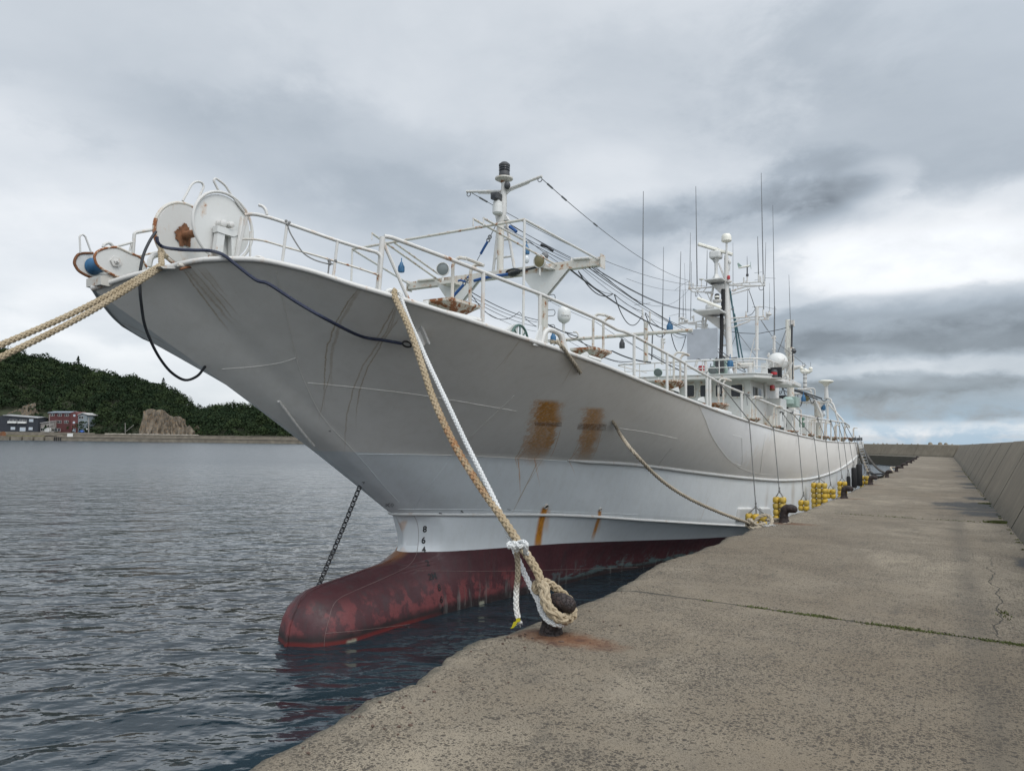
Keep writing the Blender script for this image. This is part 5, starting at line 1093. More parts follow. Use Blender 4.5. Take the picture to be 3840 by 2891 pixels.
part(MB().tube([at9(1355, 430, ry+.9), at9(1365, 510, ry+.9)], .04, 8), 'pipe'); part(MB().tube([at9(1060, 440, ry+.9), at9(1355, 430, ry+.9)], .03, 8), 'pipe')
# navigation light screen
part(MB().box(at9(1525, 556, ry+.6), (.80*.26/.26*.28, .05, .42)), 'light_screen', 'white_clean', smooth=False)
cN = at9(1668, 612, ry+1.0); ns = part(MB().box(cN+A3([0, .15, 0]), (.52, .04, .40)), 'light_screen', 'mark', smooth=False); part(MB().box(cN+A3([0, -.05, -.22]), (.56, .5, .03)), 'shelf', 'white', ns, smooth=False)
part(MB().box(cN+A3([-.26, -.05, 0]), (.03, .45, .40)), 'light_screen', 'mark', ns, smooth=False)
part(MB().lathe(cN+A3([.02, 0, -.1]), (0, 0, 1), [(.11, -.08), (.12, -.05), (.12, .15), (.08, .2), (.02, .21)], 14), 'navigation_lamp', 'dark', ns); part(MB().lathe(cN+A3([.02, -.02, -.1]), (0, 0, 1), [(.09, .0), (.115, .02), (.115, .1), (.09, .12)], 14), 'lens', 'red', ns)
# life raft container beside the roof
YR = 28.2; cR = at9(1728, 452, YR); rR = float(abs(at9(1728, 302, YR)[2]-cR[2])); raft = part(MB().ball(cR, rR, 1.04, 1.1, 1., 28, 18), 'life_raft_container', 'white_clean')
mb = MB(); mb.lathe(cR, (0, 0, 1), [(rR*.98, -.03), (rR*1.08, -.02), (rR*1.08, .02), (rR*.98, .03)], 30); part(mb, 'container_seam', 'white', raft)
for a in (-.55, 0., .6): part(MB().beam(cR+A3([rR*a-.05, -rR*1.0, -rR*.5]), cR+A3([rR*a+.12, -rR*.95, .1]), .05, .02), 'container_rib', 'white', raft, smooth=False)
T(z9, PY, [(1590, 380), (1600, 300), (1575, 360)], YR, r=.03, name='raft_cradle'); T(z9, PY, [(1860, 650), (1920, 560), (1950, 450)], YR, r=.05, name='raft_cradle'); T(z9, PY, [(1580, 620), (1720, 690), (1880, 650), (1890, 700)], YR, r=.05, name='raft_cradle'); 
for a in ((1820, 640, 1855, 760), (1760, 690, 1690, 760)): T(z9, PY, [a[:2], a[2:]], YR, r=.03, name='raft_cradle')
part(MB().prism([at9(*p, YR-.3) for p in ((1670, 760), (1895, 752), (1890, 790), (1745, 800))], (0, .8, 0)), 'raft_shelf', 'white', smooth=False)
M['board'] = simple('pale_grey_board', (.36, .38, .41), .6, .12, 1.5)
# white board and lockers around the mast foot, blurred in the photo
part(MB().box((PY(*z6(740, 310), 27.4)), (PY(*z6(862, 310), 27.4)[0]-PY(*z6(610, 310), 27.4)[0], .12, abs(PY(*z6(740, 185), 27.4)[2]-PY(*z6(740, 432), 27.4)[2]))), 'mast_board', 'board', smooth=False)
# --- main mast
def m5(x, y, Y=YM): return PY(*z5(x, y), Y)
def TM(L, r, name='mast_strut', Y=YM, m='white', f=.1, parent=None, sf=z5, seg=8): return T(sf, PY, L, Y, r=r, name=name, m=m, f=f, parent=parent, seg=seg)
mast = part(MB().tube([PY(*z6(968, 480), YM), PY(*z6(945, 0), YM), m5(1035, 1200), m5(1033, 880)], [.14, .14, .12, .09], 12), 'main_mast', 'white')
TM([(1035, 890), (1036, 745)], .045, 'topmast', parent=mast)
part(MB().lathe(m5(1035, 742), (0, 0, 1), [(.06, -.03), (.19, .02), (.22, .05), (.22, .16), (.205, .28), (.15, .36), (.06, .385), (.01, .39)], 24), 'satellite_dome', 'cream', mast)
TM([(1018, 890), (1018, 1120)], .02, 'mast_ladder', parent=mast)
for v in range(900, 1120, 26): TM([(1018, v), (1032, v)], .01, 'mast_ladder', parent=mast)
# radar one
pr = part(MB().lathe(m5(928, 1120), (0, 0, 1), [(.22, -.1), (.2, .0), (.08, .2), (.07, .35), (.075, .7), (.16, .85), (.16, .95)], 4), 'radar_pedestal', 'white_clean', mast, smooth=False)
part(MB().box(m5(925, 878), (.50, .5, .34)), 'radar_gearbox', 'white_clean', mast, smooth=False, bevel=.07)
a, b_ = m5(738, 762, YM-.5), m5(1098, 872, YM+.25); part(MB().beam(a, b_, .16, .13), 'radar_scanner', 'cream', mast, smooth=False, bevel=.03)
part(MB().tube([m5(925, 800), m5(925, 850)], .1, 10), 'radar_gearbox', 'white_clean', mast)
part(MB().prism([m5(x, y, YM-.1) for x, y in ((848, 1152), (880, 1180), (1030, 1182), (1025, 1200), (985, 1290), (880, 1190), (850, 1165))], (0, .5, 0)), 'mast_platform', 'white', mast, smooth=False)
part(MB().add([(m5(848, 1152)[0], YM-.7, m5(848, 1165)[2]), (m5(1030, 1152)[0], YM-.7, m5(848, 1165)[2]), (m5(1030, 1152)[0], YM+.5, m5(848, 1165)[2]), (m5(848, 1152)[0], YM+.5, m5(848, 1165)[2])], [(0, 1, 2, 3)]).prism([(m5(848, 1152)[0], YM-.7, m5(848, 1170)[2]), (m5(1030, 1152)[0], YM-.7, m5(848, 1170)[2]), (m5(1030, 1152)[0], YM+.5, m5(848, 1170)[2]), (m5(848, 1152)[0], YM+.5, m5(848, 1170)[2])], (0, 0, .04)), 'mast_platform', 'white_clean', mast, smooth=False)
TM([(955, 960), (1022, 1140)], .04, parent=mast); TM([(900, 1195), (870, 1360)], .05, parent=mast); TM([(870, 1360), (800, 1640)], .05, parent=mast)
# radar two
part(MB().lathe(m5(862, 1460), (0, 0, 1), [(.18, 0), (.16, .05), (.12, .08), (.19, .12), (.19, .25), (.13, .33), (.08, .36)], 20), 'radar_gearbox', 'white_clean', mast)
a, b_ = m5(732, 1322, YM-1.3), m5(980, 1422, YM-.7); part(MB().beam(a, b_, .14, .11), 'radar_scanner', 'cream', mast, smooth=False, bevel=.03)
part(MB().prism([m5(x, y, YM-.1) for x, y in ((778, 1490), (830, 1500), (1045, 1535), (1040, 1560), (965, 1645), (790, 1510))], (0, .6, 0)), 'mast_platform', 'white', mast, smooth=False)
zq = m5(800, 1495)[2]; x0_, x1_ = m5(778, 1490)[0], m5(1040, 1490)[0]; part(MB().prism([(x0_, YM-1.3, zq-.05), (x1_, YM-1.3, zq-.05), (x1_, YM+.5, zq-.05), (x0_, YM+.5, zq-.05)], (0, 0, .06)), 'mast_platform', 'white_clean', mast, smooth=False)
TM([(925, 1515), (985, 1659)], .05, parent=mast); TM([(790, 1520), (785, 1650)], .05, parent=mast); TM([(835, 1590), (815, 1659)], .05, parent=mast)
TM([(875, 120), (965, 320)], .05, parent=mast, sf=z6); TM([(890, 320), (965, 322)], .04, parent=mast, sf=z6); TM([(905, 410), (960, 420)], .05, parent=mast, sf=z6); TM([(940, 250), (900, 200)], .05, parent=mast, sf=z6)
TM([(760, 440), (780, 560)], .07, parent=mast, sf=z6); TM([(700, 430), (680, 500)], .06, parent=mast, sf=z6)
part(MB().tube([m5(1000, 1230, YM-.15), m5(998, 1400, YM-.15), m5(985, 1500, YM-.15), PY(*z6(900, 200), YM-.15), PY(*z6(890, 480), YM-.15)], .085, 8), 'cable_trunk', 'black', mast)
part(MB().lathe(m5(938, 1350, YM-.5), (0, 0, 1), [(.16, -.08), (.2, -.02), (.2, .04), (.1, .05)], 20), 'lamp_table', 'white', mast); part(MB().lathe(m5(938, 1335, YM-.5), (0, 0, 1), [(.09, 0), (.1, .05), (.1, .22), (.06, .25)], 14), 'signal_lamp', 'dark', mast)
part(MB().lathe(m5(935, 1318, YM-.55), (0, 0, 1), [(.11, 0), (.11, .07)], 14), 'lamp_band', 'cream', mast)
part(MB().lathe(m5(1058, 1128, YM-.1), (0, 0, 1), [(.06, 0), (.065, .03), (.065, .15), (.05, .17)], 14), 'red_lamp', 'red', mast); part(MB().lathe(m5(1062, 1150, YM-.1), (0, 0, 1), [(.05, -.08), (.12, -.03), (.12, .02), (.05, .06)], 14), 'lamp_table', 'white', mast)
part(MB().lathe(m5(1069, 962), (0, 0, 1), [(.03, -.03), (.06, .02), (.065, .04), (.05, .12), (.02, .2), (.01, .21)], 14), 'gps_antenna', 'white_clean', mast); TM([(1068, 965), (1070, 1025), (1040, 1020)], .022, 'antenna_bracket', parent=mast, f=.02); TM([(1072, 1040), (1042, 1020)], .02, 'antenna_bracket', parent=mast)
# yards
for L, r in (([(1045, 1190), (1430, 1192)], .035), ([(1045, 1188), (1215, 1165), (1390, 1155)], .028), ([(1390, 1155), (1430, 1195)], .03), ([(1090, 1245), (1230, 1205), (1420, 1192)], .032), ([(1080, 1285), (1280, 1225)], .03), ([(1100, 1262), (1160, 1220), (1140, 1192), (1100, 1160)], .022), ([(1265, 1160), (1290, 1195), (1230, 1205)], .022), ([(1180, 1165), (1220, 1195)], .02),
             ([(640, 1220), (700, 1222), (890, 1208)], .03), ([(640, 1220), (690, 1258), (890, 1260)], .03), ([(700, 1222), (750, 1255)], .02), ([(770, 1218), (720, 1256)], .02), ([(830, 1213), (790, 1258)], .02), ([(815, 1270), (900, 1268)], .03), ([(740, 1250), (900, 1280)], .02), ([(830, 1260), (855, 1320), (870, 1350)], .02),
             ([(1060, 1532), (1240, 1520), (1420, 1512)], .035), ([(1470, 1548), (1415, 1510)], .03), ([(1060, 1580), (1240, 1545), (1470, 1540)], .032), ([(1060, 1640), (1275, 1560), (1275, 1530)], .035), ([(1180, 1525), (1130, 1562)], .02), ([(1340, 1515), (1390, 1540)], .02),
             ([(540, 1580), (720, 1575), (720, 1640)], .045), ([(500, 1600), (700, 1570), (820, 1555)], .03), ([(640, 1590), (800, 1600)], .03), ([(730, 1615), (860, 1640)], .03), ([(770, 1560), (810, 1630)], .02), ([(1345, 1410), (1410, 1413)], .03), ([(1350, 1410), (1350, 1659)], .075)):
    TM(L, r, 'yard', parent=mast, f=.05)
TM([(1193, 0), (1190, 360)], .07, 'antenna_post', parent=mast, sf=z6); TM([(1190, 350), (1188, 520)], .05, 'antenna_post', parent=mast, sf=z6); TM([(1165, 355), (1212, 355)], .03, 'antenna_bracket', parent=mast, sf=z6); TM([(1190, 250), (1170, 260), (1150, 350), (1110, 520)], .02, 'antenna_bracket', parent=mast, sf=z6)
for x, y0, y1 in ((648, 1145, 1215), (655, 1160, 1215), (688, 1170, 1215), (728, 1185, 1215), (1215, 1110, 1165), (1240, 1140, 1165), (1388, 1095, 1150), (1418, 1080, 1160), (1430, 1150, 1190), (1368, 1080, 1150), (545, 1500, 1575), (575, 1515, 1570), (600, 1530, 1570), (695, 1500, 1575), (680, 1510, 1530), (1238, 1460, 1520), (1415, 1440, 1510), (1450, 1465, 1525), (1478, 1455, 1510), (1467, 1480, 1545)):
    TM([(x, y0), (x, y1)], .033, 'antenna_base', parent=mast)
for x, y in ((1478, 1490), (617, 1555), (575, 1530)): part(MB().ball(m5(x, y), .08, 1.3, 1.3, .8), 'antenna_base', 'white', mast)
c = m5(775, 1130); part(MB().lathe(c, (0, 0, 1), [(.01, -.04), (.06, -.02), (.11, 0), (.11, .02), (.03, .04)], 18), 'gps_antenna', 'cream', mast); TM([(775, 1135), (775, 1212)], .02, 'antenna_bracket', parent=mast)
TM([(1372, 1195), (1372, 1230), (1395, 1243), (1418, 1230), (1418, 1195)], .012, 'hanging_cable', parent=mast, m='cable', f=.1); TM([(712, 1265), (712, 1300), (722, 1308), (730, 1295), (730, 1262)], .012, 'hanging_cable', parent=mast, m='cable')
for L, r, m_ in (([(1070, 1220), (1080, 1340), (1105, 1480), (1130, 1659)], .025, 'teal'), ([(1075, 1250), (1098, 1430)], .035, 'teal'), ([(1118, 1520), (1140, 1659)], .02, 'teal'), ([(1262, 1225), (1300, 1330), (1335, 1440)], .014, 'cable'), ([(1330, 1440), (1300, 1490), (1250, 1510)], .012, 'cable'), ([(1360, 1500), (1460, 1659)], .010, 'wire'), ([(735, 1265), (800, 1350)], .010, 'wire'), ([(900, 1430), (940, 1480)], .01, 'wire'), ([(690, 1438), (790, 1468), (850, 1485)], .025, 'teal'), ([(1085, 1435), (1110, 1440)], .04, 'wire')):
    TM(L, r, 'mast_cable', parent=mast, m=m_)
cabrun(z4(1040, 15), z5(690, 1438), YG, YM, .3, .014); cabrun(z5(0, 1120), z5(650, 1232), 18, YM, .2, .008)
for L, m_, r in (([(990, 0), (1030, 330), (1045, 430)], 'teal', .04), ([(1005, 60), (1075, 440), (1090, 520)], 'teal', .03), ([(1035, 190), (975, 340)], 'wire', .012), ([(1035, 220), (1180, 410)], 'wire', .012), ([(1225, 110), (1320, 250)], 'wire', .012), ([(1340, 285), (1600, 490)], 'wire', .012), ([(1435, 175), (1380, 190), (1200, 225), (1060, 220), (965, 205)], 'cable', .014), ([(1430, 200), (1365, 380)], 'wire', .015)):
    TM(L, r, 'mast_cable', parent=mast, m=m_, sf=z6, Y=32.5)
for L in ([(870, 350), (960, 420), (1025, 440)], [(865, 370), (940, 450), (1030, 470), (1100, 540)], [(880, 380), (1000, 500), (1095, 545)], [(700, 430), (760, 460), (800, 440)], [(860, 420), (830, 460), (800, 430)], [(930, 460), (960, 500), (950, 540)], [(760, 560), (800, 520), (810, 470)]):
    TM(L, .013, 'cable', m='cable', sf=z6, Y=ry+.6, f=.1)
part(MB().tube([PY(*z6(985, 435), ry+.6), PY(*z6(1028, 430), ry+.6)], .06, 6), 'cable_bundle', 'cable')
# --- whip antennas, each on its own mount
WH = [(173, 215, 165, 1400, 19.9, .020), (383, 792, 371, 1640, 25, .016), (562, 840, 545, 1520, 28, .022), (600, 960, 615, 1540, 29, .010), (661, 645, 655, 1160, YM, .018), (673, 945, 663, 1550, YM, .016), (717, 163, 731, 1200, YM, .026), (835, 825, 830, 1195, YM, .020), (1102, 747, 1103, 1230, YM, .014), (1249, 885, 1250, 985, YM, .014), (1358, 683, 1367, 1085, YM, .024), (1395, 25, 1416, 1110, YM, .024), (1420, 1130, 1420, 1440, YM, .026), (1443, 745, 1432, 1200, YM, .016), (1515, 360, 1536, 1640, 33, .020), (1482, 1165, 1482, 1460, YM, .010), (1682, 1080, 1700, 1640, 36.5, .018), (586, 1245, 586, 1545, YM, .018), (1255, 1220, 1255, 1470, YM, .018), (1108, 1205, 1104, 1240, YM, .01), (1035, 1410, 1035, 1410.5, YM, .01)]
for x0, y0, x1, y1, Y, r in WH[:19]: part(MB().tube([PY(*z5(x0, y0), Y), PY(*z5(x0+(x1-x0)*.45, y0+(y1-y0)*.45), Y), PY(*z5(x1, y1), Y)], [r*.45, r*.8, r], 6), 'whip_antenna', 'wire')
TM([(408, 0), (406, 265)], .025, 'whip_antenna', m='wire', sf=z6, Y=25); TM([(406, 265), (408, 480)], .06, 'antenna_post', m='white', sf=z6, Y=25); TM([(400, 270), (430, 270)], .04, 'antenna_bracket', sf=z6, Y=25); TM([(400, 295), (430, 297)], .04, 'antenna_bracket', sf=z6, Y=25); TM([(325, 235), (318, 440)], .025, 'whip_antenna', m='wire', sf=z6, Y=23)
TM([(270, 130), (265, 455)], .06, 'antenna_post', sf=z6, Y=YB); TM([(255, 345), (280, 345)], .06, 'antenna_bracket', m='white_rusty', sf=z6, Y=YB)
TM([(1338, 0), (1335, 240)], .028, 'whip_antenna', m='wire', sf=z6, Y=33); TM([(1335, 240), (1333, 385)], .06, 'antenna_post', sf=z6, Y=33); TM([(1315, 258), (1350, 256)], .05, 'antenna_bracket', sf=z6, Y=33); TM([(1318, 355), (1348, 355)], .05, 'antenna_bracket', sf=z6, Y=33)
for L in ([(1325, 1062), (1405, 1052)], [(1325, 1137), (1370, 1128)], [(1430, 1113), (1545, 1118)], [(495, 1245), (560, 1195), (650, 1142)], [(1300, 1416), (1345, 1412)], [(1430, 1412), (1558, 1440)], [(440, 1508), (545, 1485)], [(555, 1485), (620, 1492)], [(80, 1392), (245, 1375)]): TM(L, .007, 'whip_antenna', m='wire', Y=YM if L[0][0] != 80 else 19.9)
# wind vane
vane = part(MB().tube([m5(1160, 1008), m5(1200, 1002), m5(1262, 990), m5(1285, 985)], [.02, .04, .05, .02], 10), 'wind_vane', 'cream', mast)
part(MB().prism([m5(x, y) for x, y in ((1145, 962), (1160, 957), (1205, 998), (1195, 1012), (1160, 1016))], (0, .02, 0)), 'vane_tail', 'green', mast, smooth=False)
for a in (15, 135, 255):
    c = m5(1284, 985); d = A3([0, math.sin(math.radians(a)), math.cos(math.radians(a))]); part(MB().beam(c, c+d*.17, .04, .012, (1, 0, 0)), 'vane_blade', 'green', mast, smooth=False)
TM([(1250, 1000), (1250, 1085)], .028, 'vane_post', m='dark', parent=mast); TM([(1240, 1085), (1262, 1085)], .06, 'vane_post', m='dark', parent=mast); TM([(1251, 1085), (1251, 1160)], .03, 'vane_post', parent=mast)
# --- deckhouse aft, funnel side
def blk(mp, box, Y, dep, name, m='white', bev=.02, **k):
    a, b_, c, d = box; p0 = PY(*mp(a, d), Y); p1 = PY(*mp(c, b_), Y); return part(MB().box(((p0[0]+p1[0])/2, Y+dep/2, (p0[2]+p1[2])/2), (abs(p1[0]-p0[0]), dep, abs(p1[2]-p0[2]))), name, m, smooth=False, bevel=bev, **k)
xa = xr+.15; zd = float(PX(*z6(1400, 880), xa)[2])
dh = part(MB().box(((xa+2*XC-xa)/2, 33.6, (3.75+1.8)/2), (2*(xa-XC), 5.0, 3.75-1.8)), 'deckhouse', 'white', smooth=False, bevel=.03)
blk(z6, (1160, 758, 1388, 910), 29.2, 1.2, 'locker', 'white_clean')
blk(z6, (1230, 905, 1300, 1000), 28.5, .6, 'locker', 'white_rusty'); blk(z6, (1300, 905, 1385, 1000), 29, .8, 'locker', 'white_clean')
blk(z6, (1395, 845, 1500, 1080), 31.2, 1.2, 'casing', 'white_clean'); blk(z6, (1508, 918, 1572, 1000), 33.5, .5, 'winch_box', 'dkgreen')
blk(z6, (1562, 900, 1640, 1120), 36.5, 1.2, 'casing', 'white'); blk(z6, (1420, 745, 1520, 830), 33.6, .8, 'ventilator', 'green'); blk(z6, (1365, 735, 1425, 850), 33.6, .8, 'ventilator', 'black', .01)
part(MB().lathe(PY(*z6(1448, 770), 33.3), (0, 0, 1), [(.1, -.3), (.25, -.2), (.25, 0), (.15, .1), (.05, .12)], 16), 'ventilator', 'green')
part(MB().lathe(PY(*z6(1402, 985), 31.1), (0, -1, 0), [(.17, 0), (.17, .03), (.14, .03), (.01, .02)], 18), 'porthole', 'dark')
# aft mast
am = part(MB().tube([PY(*z6(1450, 110), 37), PY(*z6(1452, 480), 37)], .13, 10), 'aft_mast', 'cream'); part(MB().tube([PY(*z6(1475, 340), 36.8), PY(*z6(1475, 700), 36.8), PY(*z6(1490, 870), 36.8)], .14, 10), 'aft_mast', 'white_rusty'); part(MB().tube([PY(*z6(1452, 480), 37), PY(*z6(1470, 900), 37)], .12, 10), 'aft_mast', 'white_rusty')
part(MB().tube([PY(*z6(1482, 150), 36.8), PY(*z6(1478, 345), 36.8)], .05, 8), 'cable_trunk', 'dark', am); part(MB().tube([PY(*z6(1487, 345), 36.7), PY(*z6(1488, 660), 36.7)], .035, 8), 'cable_trunk', 'dark', am)
TM([(1433, 190), (1425, 380)], .04, 'mast_ladder', sf=z6, Y=36.9)
for v in range(200, 600, 18): TM([(1428, v), (1447, v)], .018, 'mast_ladder', sf=z6, Y=36.9)
part(MB().tube([PY(*z6(1490, 510), 37), PY(*z6(1590, 490), 37)], [.12, .05], 8), 'mast_arm', 'white', am); part(MB().box(PY(*z6(1480, 140), 37), (.25, .25, .3)), 'antenna_base', 'white', am, smooth=False)
part(MB().lathe(PY(*z6(1492, 370), 36.8), (0, 0, 1), [(.1, -.1), (.16, 0), (.1, .12)], 10), 'antenna_base', 'dark', am)
# twin dome antenna and disc antenna
def m10(x, y, Y): return PY(*z10(x, y), Y)
YQ = 35.; tw = part(MB().tube([m10(495, 860, YQ), m10(495, 620, YQ)], .085, 10), 'antenna_column', 'white'); part(MB().tube([m10(420, 580, YQ), m10(460, 600, YQ), m10(550, 600, YQ), m10(608, 575, YQ)], [.05, .1, .1, .05], 10), 'antenna_arm', 'cream', tw)
for x, y in ((440, 548), (582, 552), (500, 575)): part(MB().ball(m10(x, y, YQ), .085*1.05, 1, 1, .95), 'satellite_dome', 'cream', tw)
for v in (650, 710, 782, 842): part(MB().lathe(m10(495, v, YQ), (0, 0, 1), [(.088, 0), (.088, .03)], 12), 'band', 'dark', tw)
for x, y0, y1 in ((582, 450, 525), (492, 460, 560), (457, 455, 520)): part(MB().tube([m10(x, y0, YQ), m10(x, y1, YQ)], .008, 5), 'whip_antenna', 'wire', tw)
YQ2 = 37.; dc = part(MB().tube([m10(830, 1010, YQ2), m10(825, 795, YQ2)], [.10, .07], 10), 'antenna_column', 'white'); part(MB().lathe(m10(822, 790, YQ2), (0, 0, 1), [(.1, -.1), (.16, 0), (.28, .06), (.34, .10), (.34, .15), (.2, .19), (.02, .2)], 24), 'disc_antenna', 'cream', dc)
for x in (768, 876): part(MB().ball(m10(x, 745, YQ2), .03), 'lamp_cap', 'wire', dc)
# aft gantry
YA = 38.; zc = m10(640, 1072, YA)[2]; xA1 = m10(908, 1070, YA)[0]; xA0 = m10(372, 1070, YA)[0]; part(MB().box(((xA1+xA0)/2, YA, zc), (xA1-xA0, .25, abs(m10(640, 1050, YA)[2]-m10(640, 1090, YA)[2]))), 'aft_gantry', 'white', smooth=False, bevel=.01)
xp = m10(695, 1200, YA)[0]; part(MB().tube([(xp, YA, zc), (xp, YA, 2.)], .17, 10), 'gantry_post', 'white_rusty')
part(MB().prism([m10(*p, YA-.1) for p in ((570, 1090), (800, 1090), (730, 1170), (675, 1170))], (0, .2, 0)), 'gusset', 'white', smooth=False)
for L, r in (([(300, 945), (595, 940), (760, 1275), (758, 1600)], .055), ([(200, 1178), (400, 1178), (430, 1200), (430, 1290)], .045), ([(380, 870), (560, 880), (590, 900), (590, 940)], .05), ([(520, 855), (630, 860), (650, 890), (650, 970)], .035), ([(850, 1090), (960, 1215), (1095, 1370)], .045), ([(905, 1080), (935, 1110), (970, 1220), (1015, 1365)], .05), ([(845, 1095), (848, 1340)], .05), ([(790, 1015), (890, 1020), (908, 1060)], .04), ([(100, 1035), (380, 1130), (400, 1200)], .04), ([(140, 1040), (140, 1170)], .05), ([(210, 1060), (215, 1190)], .05)):
    TM(L, r, 'frame_tube', sf=z10, Y=YA-.5)
for L, r in (([(110, 810), (300, 880), (520, 950)], .05), ([(110, 830), (420, 900), (760, 1020)], .035), ([(150, 830), (250, 860), (690, 1030)], .03)): TM(L, r, 'cable_bundle', sf=z10, Y=YA-1, m='cable')
for a, lo, b_ in (((60, 850), (100, 945), (150, 840)), ((130, 840), (200, 910), (260, 900)), ((150, 840), (230, 1010), (270, 930)), ((380, 960), (400, 1080), (455, 1000)), ((565, 1000), (610, 1090), (640, 1040)), ((750, 1030), (800, 1055), (840, 1020)), ((210, 1000), (300, 1050), (340, 960)), ((40, 860), (70, 920), (110, 900))): loop(z10, a, lo, b_, YA-1, .03)
searchlight(m10(520, 1015, YA-.4), (-.2, -1, -.2), .16, None, 'white_clean', 'amber_glass')
T(z6, PY, [(1255, 590), (1262, 760)], 28, r=.06, name='roof_stay', f=.05)
# aft handrail and posts
ar = pts(z10, G, [(110, 1168), (290, 1240), (430, 1272), (640, 1320), (880, 1360), (1040, 1385), (1115, 1392), (1180, 1440), (1185, 1470)], .25); part(MB().tube(fillet(ar, .1), .035, 8), 'side_rail')
for x, y in ((175, 1190), (290, 1240), (430, 1272), (520, 1295), (645, 1320), (750, 1335), (825, 1355), (895, 1362), (980, 1375), (1035, 1385), (1110, 1392)):
    p = A3(G(*z10(x, y), .25)); part(MB().tube([p, (p[0], p[1], float(zS(p[1]))-.2)], .032, 6), 'side_rail_post')
for y0 in (1368, 1385): part(MB().tube(pts(z10, G, [(470, y0), (900, y0+10)], .6), .03, 6), 'side_rail')
part(MB().tube([A3(G(*z6(1385, 840), .25)), A3(G(*z6(1290, 800), .25)), A3(G(*z6(1160, 752), .2))], .035, 8), 'side_rail')
# stern crates
for b_ in ((1985, 1085, 2060, 1110), (2035, 1118, 2070, 1175)): blk(z6, b_, 40.8, .4, 'stern_locker', 'white_clean' if b_[0] > 2000 else 'dark', .01)
# hull details amidships: steps welded above the rail
def step(L, tk):
    f = [HR(*zf(*p)) for p in L]; f = [A3(p) for p in f]; c = sum(f)/len(f); part(MB().add([p for p in f]+[p+A3([.07, 0, -.02 if k in (1, 2) else -.06]) if True else 0 for k, p in enumerate(f)], [(4, 5, 6, 7), (0, 1, 5, 4), (1, 2, 6, 5), (2, 3, 7, 6), (3, 0, 4, 7)]), 'hull_step', 'white_clean', smooth=False, bevel=.03)
step([(215, 715), (245, 565), (420, 562), (415, 720)], 0); step([(540, 680), (540, 560), (660, 560), (700, 690)], 0)
for L, r in (([z8(735, 622), z8(745, 610), z8(752, 620), z8(745, 632), z8(735, 622)], .006), ([z8(728, 610), z8(706, 632), z8(708, 612), z8(728, 632)], .006), ([z8(1022, 668), z8(1038, 672)], .02), ([z8(1152, 655), z8(1164, 664)], .016), ([z8(1425, 646), z8(1450, 652)], .006), ([z8(368, 183), z8(380, 180), z8(378, 188), z8(368, 183)], .006), ([z8(565, 485), z8(580, 484), z8(572, 495)], .008)):
    q = hullline(L, step=6)
    if len(q) > 1: part(MB().tube(q, r*.6, 5), 'hull_mark', 'dark')
# ------------------------------------------------------------------ draped hawsers that belong to the ship
def lead(mp, L, sf, *a): return pts(mp, sf, L, *a)
hz_ = lead(z1, [(895, 690), (905, 745), (960, 790)], PX, -7.72)+lead(z1, [(1100, 812), (1250, 820), (1400, 825)], PX, -7.25)+lead(z1, [(1530, 862), (1660, 960), (1850, 1105)], G, -.10)
hz_ += [A3(G(*dsp(*p), -.12)) for p in ((581, 614), (643, 654), (706, 690))]+[HR(*dsp(*p), .06) for p in ((780, 718), (830, 727), (868, 734))]
hw = MB().tube(spline(hz_, 6), .020, 8).build('mooring_hawser', M['hawser']); tag(hw, 'dark blue hawser draped from the reel along the bow flare', 'hawser')
e = hz_[-1]; sh = MB().tube([e+A3([.02, .09*math.cos(t)+.08, .035*math.sin(t)]) for t in np.linspace(0, 6.28, 16)], .012, 6, False); sh.tube([e+A3([.02, .22, .0]), e+A3([.0, .3, .05])], .012, 6); part(sh, 'shackle', 'mark', hw)
hb = lead(z1, [(888, 640), (830, 725), (765, 870), (732, 1050), (733, 1200)], PX, -7.75)+[A3(PX(*dsp(*p), x)) for p, x in (((305, 655), -7.78), ((312, 700), -7.85), ((328, 742), -7.9), ((348, 778), -7.95), ((372, 806), -8.0), ((400, 821), -8.05), ((425, 813), -8.1), ((440, 796), -8.15), ((449, 780), -8.2))]
tag(MB().tube(spline(hb, 5), .017, 8).build('mooring_hawser', M['cable']), 'black hose hanging in a deep loop below the bow tip', 'hose')
# ------------------------------------------------------------------ ropes
def braid(path, R, m, name, step=.012, parent=None, kind='plait', pitch=None):
    P, S = resample(path, step); Tn, N, B = frames(P); mb = MB(); pitch = pitch or R*7.4; w = 2*math.pi/pitch
    st = [(1, k*math.pi/2, 1) for k in range(4)]+[(-1, k*math.pi/2, -1) for k in range(4)] if kind == 'plait' else [(1, k*2*math.pi/3, 0) for k in range(3)]
    sr = R*.37 if kind == 'plait' else R*.54
    for d, ph, o in st:
        th = d*w*S+ph; rr = R*.60+(o*R*.15*np.cos(4*w*S) if o else -R*.12)
        Q = P+rr[:, None]*(np.cos(th)[:, None]*N+np.sin(th)[:, None]*B) if o else P+R*.5*(np.cos(th)[:, None]*N+np.sin(th)[:, None]*B)
        mb.tube(Q, sr, 6)
    return mb.build(name, m, parent)
def fuzz(mb, P, n, s):
    for _ in range(n):
        i = random.randrange(len(P)); c = P[i]; d = RNG.normal(size=3)*s; mb.tube([c, c+d*.6, c+d+A3([0, 0, -s*.5])], s*.04, 3)
BX, BY = -2.84, 5.37; DB = BX*FH[0]+BY*FH[1]
def bd(x, y, dd): return PD(*zb(x, y), DB+dd)
gA = A3(G(*dsp(853, 642), -.03)); gW = A3(G(*dsp(870, 655), -.05)); bE = bd(600, 830, -.05)
def swag(A, E, L, mp=dsp): return [PV(*mp(*p), A, E) for p in L]
tan_main = [A3(G(*dsp(846, 634), .12)), A3(G(*dsp(852, 634), .03))+A3([0, 0, .03]), gA]+swag(gA, bE, [(874, 686), (889, 722), (912, 790), (937, 864), (981, 959), (1032, 1043), (1076, 1106), (1122, 1174), (1160, 1233)])+[bE]
